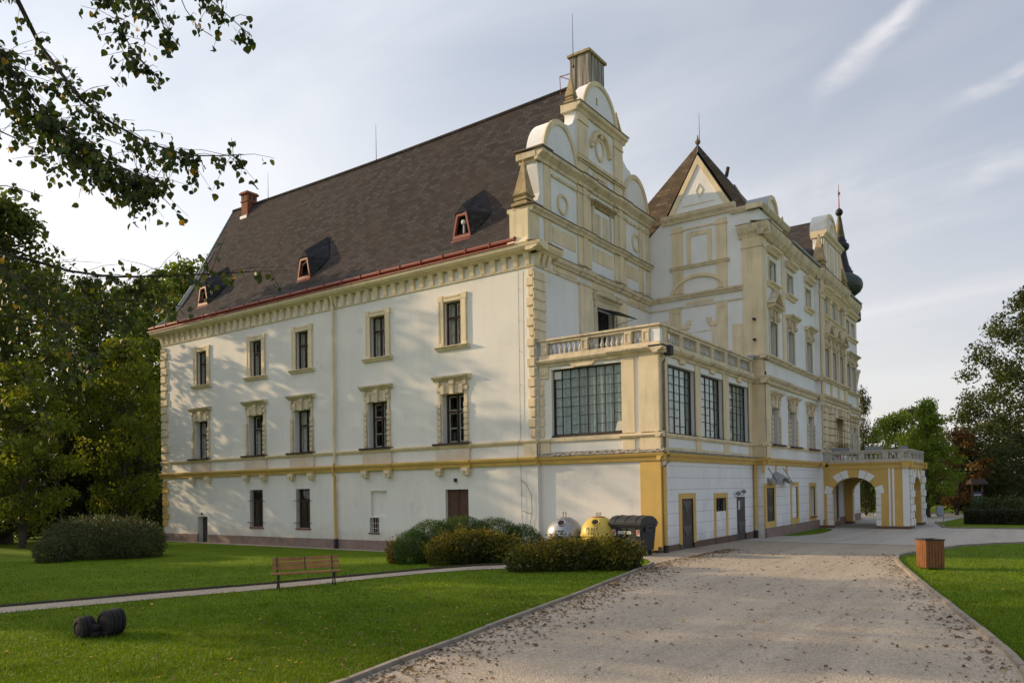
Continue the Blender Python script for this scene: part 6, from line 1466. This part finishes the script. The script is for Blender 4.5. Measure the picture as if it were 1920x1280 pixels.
def strokes(t, d, lines, w, mat, name):
    b = MB()
    for ln in lines:
        for (u0, v0), (u1, v1) in zip(ln, ln[1:]):
            L_ = math.hypot(u1-u0, v1-v0); nx, ny = -(v1-v0)/L_*w, (u1-u0)/L_*w
            n = max(1, int(L_/.03))
            for k in range(n):
                p = [(u0+(u1-u0)*s, v0+(v1-v0)*s) for s in (k/n, (k+1)/n)]
                b.quad(*(tuple(on_sphere(t, d, *q)) for q in ((p[0][0]-nx, p[0][1]-ny), (p[1][0]-nx, p[1][1]-ny), (p[1][0]+nx, p[1][1]+ny), (p[0][0]+nx, p[0][1]+ny))))
    b.build(name, mat, t, recalc=False)
GL = {'P': [[(0, 0), (.05, 1)], [(.05, 1), (.6, .95), (.6, .6), (.05, .5)]], 'L': [[(.15, 1), (0, 0), (.5, .05)]], 'A': [[(0, 0), (.35, 1), (.6, 0)], [(.12, .4), (.5, .4)]],
      'S': [[(.6, .95), (.2, 1), (.1, .6), (.5, .45), (.45, .05), (0, .05)]], 'T': [[(0, 1), (.7, 1)], [(.35, 1), (.3, 0)]], '1': [[(.1, .75), (.35, 1), (.3, 0)]], '7': [[(0, 1), (.6, 1), (.2, 0)]],
      'E': [[(.55, 1), (.1, 1), (0, 0), (.5, 0)], [(.05, .5), (.45, .5)]], '2': [[(.0, .8), (.3, 1), (.55, .8), (0, 0), (.6, 0)]]}
def word(s, u, v, h, w): return [[(u+k*w+a*h*.8, v+b_*h) for a, b_ in ln] for k, ch in enumerate(s) if ch in GL for ln in GL[ch]]
t, d = globe(2.02, -1.25, 'silver', 'silver round recycling globe with black print, left of the yellow one', True)
b = MB()
for u0, u1, v0, v1, in ((-.17, .14, -.12, .22),): b.poly([tuple(on_sphere(t, d, u, v, lift=.003)) for u, v in [(u0+(u1-u0)*k/5, v0) for k in range(6)]+[(u1-(u1-u0)*k/5, v1) for k in range(6)]])
b.build('sticker', 'label', t, recalc=False)
strokes(t, d, [[(-.16, .18), (.13, .2)], [(-.1, .2), (-.02, .16)]], .016, 'black', 'print'); strokes(t, d, [[(-.01, .06), (.1, .08)], [(.09, .12), (.1, .04)], [(-.12, -.02), (-.02, .02)]], .014, 'black', 'print')
t, d = globe(3.45, -1.15, 'yellow', 'yellow round recycling globe with handwritten letters, beside the black container', False)
strokes(t, d, word('PLAST', -.36, .18, .13, .105), .010, 'black', 'handwriting'); strokes(t, d, word('17E', -.27, -.0, .13, .11)+word('12', -.22, -.19, .12, .1), .010, 'black', 'handwriting')
# wheeled container
t = thing('waste_container', 'black plastic four-wheeled waste container at the veranda corner', 'waste container', (4.78, -.95, hz(4.78, -.95)), R(-8), GRP)
b = MB(); b.hexa([(-.60, -.42, .2), (.60, -.42, .2), (.60, .40, .2), (-.60, .40, .2), (-.67, -.50, 1.13), (.67, -.50, 1.13), (.67, .48, 1.13), (-.67, .48, 1.13)])
b.box(-.70, .70, -.54, .52, 1.05, 1.13)
for x in (-.42, 0, .42): b.hexa([(x-.04, -.435, .3), (x+.04, -.435, .3), (x+.04, -.40, .3), (x-.04, -.40, .3), (x-.04, -.515, 1.05), (x+.04, -.515, 1.05), (x+.04, -.48, 1.05), (x-.04, -.48, 1.05)])
b.build('body', 'black_plastic', t, bevel=.02)
b = MB(); pr = [(-.56, 1.135), (-.58, 1.2), (-.5, 1.33), (-.3, 1.42), (-.05, 1.455), (.2, 1.43), (.42, 1.33), (.54, 1.2), (.55, 1.135)]
b.prism(lambda u, v, w: (w, u, v), pr, -.71, .71); b.box(-.72, .72, -.6, -.53, 1.12, 1.2)
for x in (-.45, 0, .45): b.prism(lambda u, v, w: (w, u, v), [(u*1.015, v+.018) for u, v in pr[1:-1]], x-.03, x+.03)
b.build('lid', 'black_plastic', t, bevel=.015, smooth=True)
for x, sgn in ((-.7, -1), (.7, 1)):
    h = MB(); h.tube([(x, 0, 1.02), (x+sgn*.09, 0, 1.02)], .028, 8); h.build('lifting_pin', 'black_plastic', t)
    h = MB(); h.box(min(x, x+sgn*.02), max(x, x+sgn*.02), -.3, .1, .85, 1.1); h.build('side_bracket', 'black_plastic', t, bevel=.006)
for x in (-.48, .48):
    for y in (-.34, .32):
        w = MB(); w.lathe([(.085, -.03), (.1, -.02), (.1, .02), (.085, .03)], (x, y, .1), 16, ax='x'); o = w.build('wheel', 'wheel', t, smooth=True)
        w = MB(); w.box(x-.045, x+.045, y-.03, y+.05, .1, .22); w.build('fork', 'iron', o)
b = MB(); b.hexa([(-.34, -.487, .80), (.22, -.487, .80), (.22, -.46, .80), (-.34, -.46, .80), (-.34, -.497, .90), (.22, -.497, .90), (.22, -.47, .90), (-.34, -.47, .90)]); b.build('name_strip', 'label', t)
b = MB()
for k in range(14): b.box(-.3+k*.034, -.3+k*.034+.018, -.498, -.49, .835, .865)
b.build('name_print', 'black', t)
for x in (-.60, .42):
    b = MB(); b.hexa([(x, -.480, .74), (x+.16, -.480, .74), (x+.16, -.46, .74), (x, -.46, .74), (x, -.500, .95), (x+.16, -.500, .95), (x+.16, -.47, .95), (x, -.47, .95)]); o = b.build('warning_plate', 'label', t)
    b = MB()
    for k in (0, 1, 2): z = .75+k*.065; b.poly([(x+.005, -.486-.017*((z-.74)/.21), z), (x+.005, -.489-.017*((z+.03-.74)/.21), z+.035), (x+.155, -.497-.017*((z+.03-.74)/.21), min(.945, z+.115)), (x+.155, -.494-.017*((z-.74)/.21), min(.935, z+.08))])
    b.build('warning_stripe', 'red', o, recalc=False)
# bench: back to the viewer's right, facing the path
bp0, bp1 = Vector((.28, -13.2, 0)), Vector((1.05, -11.95, 0))
ctr = (bp0+bp1)/2; ang = math.atan2(bp1.y-bp0.y, bp1.x-bp0.x)
t = thing('park_bench', 'brown slatted park bench with black iron legs beside the footpath', 'bench', (ctr.x, ctr.y, hz(ctr.x, ctr.y)), ang)
t.scale = (.88, .88, .92); Lb = 1.05   # half length; local x along bench; it faces local -y ... +y is away
b = MB()
for k in range(4): b.box(-Lb, Lb, -.26+k*.115, -.26+k*.115+.1, .425, .46)
b.build('seat', 'benchwood', t, bevel=.006)
b = MB()
for k in range(3):
    z = .53+k*.125; y = .235+.035*k; b.hexa([(-Lb+.07, y, z), (Lb-.0, y, z), (Lb-.0, y+.035, z), (-Lb+.07, y+.035, z), (-Lb+.07, y+.028, z+.095), (Lb-.0, y+.028, z+.095), (Lb-.0, y+.063, z+.095), (-Lb+.07, y+.063, z+.095)])
b.build('backrest', 'benchwood', t, bevel=.006)
for x in (-.84, .84):
    b = MB()
    b.tube([(x, -.22, .42), (x, -.20, .2), (x, -.25, .02)], [.022, .02, .026], 8); b.tube([(x, -.25, .02), (x, -.3, .0)], .024, 8)
    b.tube([(x, .20, .86-.42), (x, .12, .28), (x, .16, .12), (x, .26, .0)], [.022, .022, .022, .026], 8); b.tube([(x, -.1, .42), (x, .02, .28), (x, .13, .24)], .018, 8)
    b.tube([(x, -.26, .41), (x, .22, .41)], .02, 8); b.tube([(x, .19, .40), (x, .26, .52), (x, .345, .90)], [.024, .028, .02], 8)
    b.build('iron_leg', 'iron', t, smooth=True)
b = MB(); b.hexa([(-.015, .225, .5), (.015, .225, .5), (.015, .235, .5), (-.015, .235, .5), (-.015, .325, .88), (.015, .325, .88), (.015, .335, .88), (-.015, .335, .88)]); b.build('back_brace', 'iron', t)
# armchair made of old tyres
t = thing('tyre_armchair', 'black armchair built of old tyres on the front lawn', 'garden seat', (3.52, -19.55, hz(3.52, -19.55)-.015), R(0)); t.scale = (.8, .8, .84)
def tyre(x, y, z, Ro, w, rz, tilt=0.):
    b = MB(); pr = []
    for k in range(13):
        a = math.pi*k/12; pr.append((Ro-.10+.10*math.sin(a)**.6, -w/2*math.cos(a)))
    pr = [(Ro*.58, -w*.36)]+pr+[(Ro*.58, w*.36)]
    b.lathe([(r*(1), h) for r, h in pr], n=30, ax='x'); n = len(pr); b.f = b.f[:-2]; b.m = b.m[:-2]
    me = b.mesh('tyre', 'rubber', smooth=True, recalc=False); o = put('tyre', me, t, (x, y, z), rz); o.rotation_euler = (0, tilt, rz); return o
# local frame: u to the viewer's right, v away from the viewer
vw = Vector((3.52-17.38, -19.55+26.4, 0)).normalized(); uu = Vector((vw.y, -vw.x, 0))
az = math.atan2(uu.y, uu.x)
for k in range(4): q = uu*(.12+.085*k)+vw*(-.03+.11*k); tyre(q.x, q.y, .285, .29, .125, az+R(29), R(3))
for k in range(3): q = uu*(-.36+.085*k)+vw*(-.02+.12*k); tyre(q.x, q.y, .235, .24, .125, az+R(29), R(-4))
c_ = uu*(-.09)+vw*.1
for z_, r_, e_ in ((.09, .2, 4), (.22, .19, -3)): o = tyre(c_.x, c_.y, z_, r_, .14, 0); o.rotation_euler = (R(e_), R(90), 0)
b = MB(); b.lathe([(.10, 0), (.13, .05), (.13, .22), (.08, .27)], n=16); o = b.build('seat_filling', 'rubber', t, smooth=True); o.location = (c_.x, c_.y, .04)
for q, z_, r_ in ((uu*.12-vw*.03, .285, .2), (uu*-.36-vw*.02, .235, .165)):
    b = MB(); b.lathe([(r_*.5, -.062), (r_*.85, -.05), (r_, -.03), (r_, .03)], n=18, ax='x'); o = b.build('side_filling', 'rubber', t, smooth=True); o.location = (q.x, q.y, z_); o.rotation_euler.z = az+R(29)
# slatted litter bin
t = thing('litter_bin', 'brown wooden slatted litter bin with a dark metal rim on the right lawn', 'litter bin', (14.42, -1.45, hz(14.42, -1.45)), R(36)); t.scale = (.86, .86, .87)
w_, h_ = .31, .98
for s, ax in ((-1, 'y'), (1, 'y'), (-1, 'x'), (1, 'x')):
    b = MB()
    for k in range(6):
        a = -w_+.012+k*(2*w_-.02)/6; e2 = a+(2*w_-.02)/6-.012; j = random.uniform(-.002, .002)
        lo, hi = sorted((s*(w_+j), s*(w_-.025+j)))
        if ax == 'y': b.box(a, e2, lo, hi, .06, h_-.03)
        else: b.box(lo, hi, a, e2, .062, h_-.032)
    b.build('slat_panel', 'wood', t, bevel=.004)
b = MB()
for s in (-1, 1): b.box(-w_-.02, w_+.02, *sorted((s*(w_+.02), s*(w_-.06))), h_-.03, h_+.012); b.box(*sorted((s*(w_+.02), s*(w_-.06))), -w_+.06, w_-.06, h_-.031, h_+.011)
b.build('rim', 'iron', t, bevel=.006)
b = MB(); b.box(-w_+.03, w_-.03, -w_+.03, w_-.03, .05, .12); b.build('base', 'iron', t); b = MB(); b.box(-w_+.04, w_-.04, -w_+.04, w_-.04, .12, .8); b.build('liner', 'black', t)
# small bin on a post
t = thing('post_bin', 'small grey metal litter bin hung on a post by the grass island', 'litter bin', (11.75, 26.1, hz(11.75, 26.1)), R(20))
b = MB(); b.tube([(.16, 0, 0), (.16, 0, 1.2)], .03, 8); b.build('post', 'grey_metal', t)
b = MB(); b.box(-.22, .15, -.14, .14, .62, 1.18); b.box(-.2, .13, -.12, .12, .55, .62); b.build('bin_body', 'grey_metal', t, bevel=.04)
# information board
x, y, z = bearing(1832, 58); t = thing('information_board', 'green information board with a white letter i under a small brown roof', 'sign', (x, y, z), yaw)
b = MB(); b.box(-.42, -.34, -.04, .04, 0, 2.6); b.box(.34, .42, -.04, .04, 0, 2.6); b.build('post', 'frame', t)
b = MB(); b.hexa([(-.6, -.45, 2.42), (.6, -.45, 2.42), (.6, .45, 2.42), (-.6, .45, 2.42), (-.55, -.03, 2.82), (.55, -.03, 2.82), (.55, .03, 2.82), (-.55, .03, 2.82)]); b.build('little_roof', 'frame', t)
b = MB(); b.box(-.34, .34, -.03, .03, .75, 1.85); b.build('panel', 'frame', t)
b = MB(); b.box(-.33, .30, -.05, -.032, .98, 1.52); b.build('green_plate', 'green_sign', t); b = MB(); b.box(-.33, .30, -.05, -.032, 1.53, 1.83); b.build('title_plate', 'blue_sign', t)
b = MB(); b.lathe([(.045, -.012), (.045, 0)], (-.02, -.052, 1.43), 12, ax='y'); b.box(-.06, .03, -.062, -.051, 1.08, 1.34); b.box(-.11, .03, -.061, -.0515, 1.3, 1.35); b.box(-.12, .09, -.0615, -.0512, 1.05, 1.1); b.build('letter', 'label', t)
b = MB()
for k in range(9): b.box(-.3+k*.065, -.3+k*.065+.042, -.06, -.051, 1.57, 1.64+.05*math.sin(k*1.1+.6)**2)
b.build('title_print', 'label', t)
# on the portico roof
fb(7.1, PY0+.42, 4.76, 1.05, 'grey planter with leafy flowers on the portico balustrade beside the entrance bay', True)
fb(8.95, PY0+.12, 4.74, .95, 'empty grey planter on the portico balustrade near its outer corner', False)
fb(10.45, PY0+.3, 4.74, .42, 'short empty grey planter on the outer corner of the portico balustrade', False)
ct_ = thing('red_canister', 'red canister standing behind the portico balusters', 'canister', (7.0, PY0+.5, 4.07)); b = MB(); b.lathe([(.1, 0), (.11, .02), (.11, .5), (.06, .58), (.03, .6)], n=14); b.build('bottle', 'red', ct_, smooth=True); b = MB(); b.lathe([(.02, .6), (.035, .62), (.035, .66)], n=8); b.build('valve', 'black', ct_)

# ------------------------------------------------------------------ light, sky, camera
to_sun = Vector((-1.06, -.285, .34)).normalized()
el = math.asin(to_sun.z)
sun = bpy.data.lights.new('sun', 'SUN'); so = bpy.data.objects.new('sun', sun); COL.objects.link(so)
sun.energy = 2.7; sun.angle = R(.6); sun.color = (1.0, .74, .44)
so.rotation_euler = to_sun.to_track_quat('Z', 'Y').to_euler(); so.location = (-60, -40, 40)
w = bpy.data.worlds.new('World'); scene.world = w; w.use_nodes = True; nt = w.node_tree; nt.nodes.clear()
out = nt.nodes.new('ShaderNodeOutputWorld'); bg = nt.nodes.new('ShaderNodeBackground'); L(nt, bg.outputs[0], out.inputs[0])
sk = nt.nodes.new('ShaderNodeTexSky'); sk.sky_type = 'NISHITA'; sk.sun_disc = False; sk.sun_elevation = el
sk.sun_rotation = math.atan2(to_sun.x, to_sun.y); sk.air_density = 1.0; sk.dust_density = 1.6; sk.ozone_density = 1.2; sk.altitude = 300
tc = nt.nodes.new('ShaderNodeTexCoord'); gen = tc.outputs['Generated']
sx = nt.nodes.new('ShaderNodeSeparateXYZ'); L(nt, gen, sx.inputs[0])
# project the view direction on a cloud sheet: (x, y) / (z + .12)
za = N(nt, 'ShaderNodeMath', operation='ADD'); L(nt, sx.outputs[2], za.inputs[0]); za.inputs[1].default_value = .13
zm = N(nt, 'ShaderNodeMath', operation='MAXIMUM'); L(nt, za.outputs[0], zm.inputs[0]); zm.inputs[1].default_value = .05
dv = nt.nodes.new('ShaderNodeVectorMath'); dv.operation = 'DIVIDE'; cb = nt.nodes.new('ShaderNodeCombineXYZ')
for k in range(3): L(nt, zm.outputs[0], cb.inputs[k])
L(nt, gen, dv.inputs[0]); L(nt, cb.outputs[0], dv.inputs[1])
mp = N(nt, 'ShaderNodeMapping'); mp.inputs['Rotation'].default_value = (0, 0, R(58)); mp.inputs['Scale'].default_value = (.6, 1.35, .3); L(nt, dv.outputs[0], mp.inputs[0])
cl = noise(nt, mp.outputs[0], .8, 5, .55, dist=1.1)
wisps = ramp(nt, cl, [(.44, (0, 0, 0)), (.80, (1, 1, 1))])
veil = ramp(nt, noise(nt, dv.outputs[0], .55, 4, .5), [(.3, (.62, .62, .62)), (.75, (1, 1, 1))])
# haze: thick near the horizon and around the sun's side of the sky
hzn = N(nt, 'ShaderNodeMapRange'); L(nt, sx.outputs[2], hzn.inputs[0])
for k, v in enumerate((.05, .5, 1.0, .0)): hzn.inputs[1+k].default_value = v
dt = nt.nodes.new('ShaderNodeVectorMath'); dt.operation = 'DOT_PRODUCT'; L(nt, gen, dt.inputs[0]); dt.inputs[1].default_value = tuple(to_sun)
sg = N(nt, 'ShaderNodeMapRange'); L(nt, dt.outputs['Value'], sg.inputs[0])
for k, v in enumerate((-.25, .8, 0, 1)): sg.inputs[1+k].default_value = v
f1 = N(nt, 'ShaderNodeMath', operation='MULTIPLY'); L(nt, veil, f1.inputs[0]); L(nt, hzn.outputs[0], f1.inputs[1])
f2 = N(nt, 'ShaderNodeMath', operation='MULTIPLY_ADD', use_clamp=True); L(nt, sg.outputs[0], f2.inputs[0]); f2.inputs[1].default_value = .45; L(nt, f1.outputs[0], f2.inputs[2])
ws = N(nt, 'ShaderNodeMath', operation='MULTIPLY'); L(nt, wisps, ws.inputs[0]); ws.inputs[1].default_value = .55
SKS, CLB = .092, 1.0
sc_ = mixc(nt, 1, sk.outputs[0], (SKS, SKS, SKS*1.0), 'MULTIPLY')
base_c = mixc(nt, sg.outputs[0], (.44, .405, .395), (.60, .59, .58))
zen = N(nt, 'ShaderNodeMapRange'); L(nt, sx.outputs[2], zen.inputs[0])
for k, v in enumerate((.5, .85, 1.0, 2.3)): zen.inputs[1+k].default_value = v
cz = N(nt, 'ShaderNodeCombineXYZ')
for k in range(3): L(nt, zen.outputs[0], cz.inputs[k])
cc = mixc(nt, 1, base_c, cz.outputs[0], 'MULTIPLY')
fin = mixc(nt, f2.outputs[0], sc_, cc)
wc = mixc(nt, 1, mixc(nt, sg.outputs[0], (.44, .43, .435), (.63, .625, .615)), cz.outputs[0], 'MULTIPLY')
fin = mixc(nt, ws.outputs[0], fin, wc)
def streak(px0, py0, px1, py1, wid, col_in, amt):
    a = (Fw+Rv*((px0-960)/FPX)-Uv*((py0-CYP)/FPX)).normalized(); b_ = (Fw+Rv*((px1-960)/FPX)-Uv*((py1-CYP)/FPX)).normalized()
    ce = ((a+b_)/2).normalized(); ax = (b_-a); half = ax.length/2; ax = ax.normalized(); pe = ce.cross(ax).normalized()
    def dotn(v):
        n = nt.nodes.new('ShaderNodeVectorMath'); n.operation = 'DOT_PRODUCT'; L(nt, gen, n.inputs[0]); n.inputs[1].default_value = tuple(v); return n.outputs['Value']
    u, v = dotn(ax), dotn(pe)
    wob = N(nt, 'ShaderNodeMath', operation='MULTIPLY_ADD'); L(nt, noise(nt, gen, 9, 4), wob.inputs[0]); wob.inputs[1].default_value = wid*2.6; L(nt, v, wob.inputs[2])
    sub = N(nt, 'ShaderNodeMath', operation='SUBTRACT'); L(nt, wob.outputs[0], sub.inputs[0]); sub.inputs[1].default_value = wid*1.3
    av = N(nt, 'ShaderNodeMath', operation='ABSOLUTE'); L(nt, sub.outputs[0], av.inputs[0]); au = N(nt, 'ShaderNodeMath', operation='ABSOLUTE'); L(nt, u, au.inputs[0])
    mv = N(nt, 'ShaderNodeMapRange', interpolation_type='SMOOTHSTEP'); L(nt, av.outputs[0], mv.inputs[0]); mu = N(nt, 'ShaderNodeMapRange', interpolation_type='SMOOTHSTEP'); L(nt, au.outputs[0], mu.inputs[0])
    for k, q in enumerate((0, wid, 1, 0)): mv.inputs[1+k].default_value = q
    for k, q in enumerate((half*.25, half, 1, 0)): mu.inputs[1+k].default_value = q
    tex = ramp(nt, noise(nt, gen, 16, 6, .6, (1, 1, 2.2), .8), [(.35, (.25, .25, .25)), (.65, (1, 1, 1))])
    m1 = N(nt, 'ShaderNodeMath', operation='MULTIPLY'); L(nt, mv.outputs[0], m1.inputs[0]); L(nt, mu.outputs[0], m1.inputs[1])
    m2 = N(nt, 'ShaderNodeMath', operation='MULTIPLY'); L(nt, m1.outputs[0], m2.inputs[0]); L(nt, tex, m2.inputs[1])
    m3 = N(nt, 'ShaderNodeMath', operation='MULTIPLY'); L(nt, m2.outputs[0], m3.inputs[0]); m3.inputs[1].default_value = amt
    return mixc(nt, m3.outputs[0], col_in, (.52, .50, .50))
fin = streak(1490, 220, 1800, -60, .020, fin, .5); fin = streak(1600, 110, 1790, -60, .012, fin, .4); fin = streak(1740, 215, 2050, 70, .012, fin, .4); fin = streak(1720, 360, 2150, 220, .02, fin, .35); fin = streak(900, 430, 1900, 330, .05, fin, .25)
L(nt, fin, bg.inputs[0]); bg.inputs[1].default_value = CLB
cam = bpy.data.cameras.new('camera'); co = bpy.data.objects.new('camera', cam); COL.objects.link(co)
m_ = Matrix((Rv, Uv, -Fw)).transposed().to_4x4(); m_.translation = CAM; co.matrix_world = m_
cam.sensor_width = 36; cam.lens = 36*FPX/1920; cam.shift_y = (CYP-640)/1920; cam.clip_end = 2000; cam.clip_start = .1
scene.camera = co
scene.view_settings.view_transform = 'Standard'; scene.view_settings.look = 'None'; scene.view_settings.exposure = 0.95; scene.view_settings.gamma = 1
scene.cycles.max_bounces = 6; scene.cycles.transparent_max_bounces = 12; scene.cycles.diffuse_bounces = 3; scene.cycles.glossy_bounces = 2; scene.cycles.transmission_bounces = 3
scene.cycles.caustics_reflective = False; scene.cycles.caustics_refractive = False
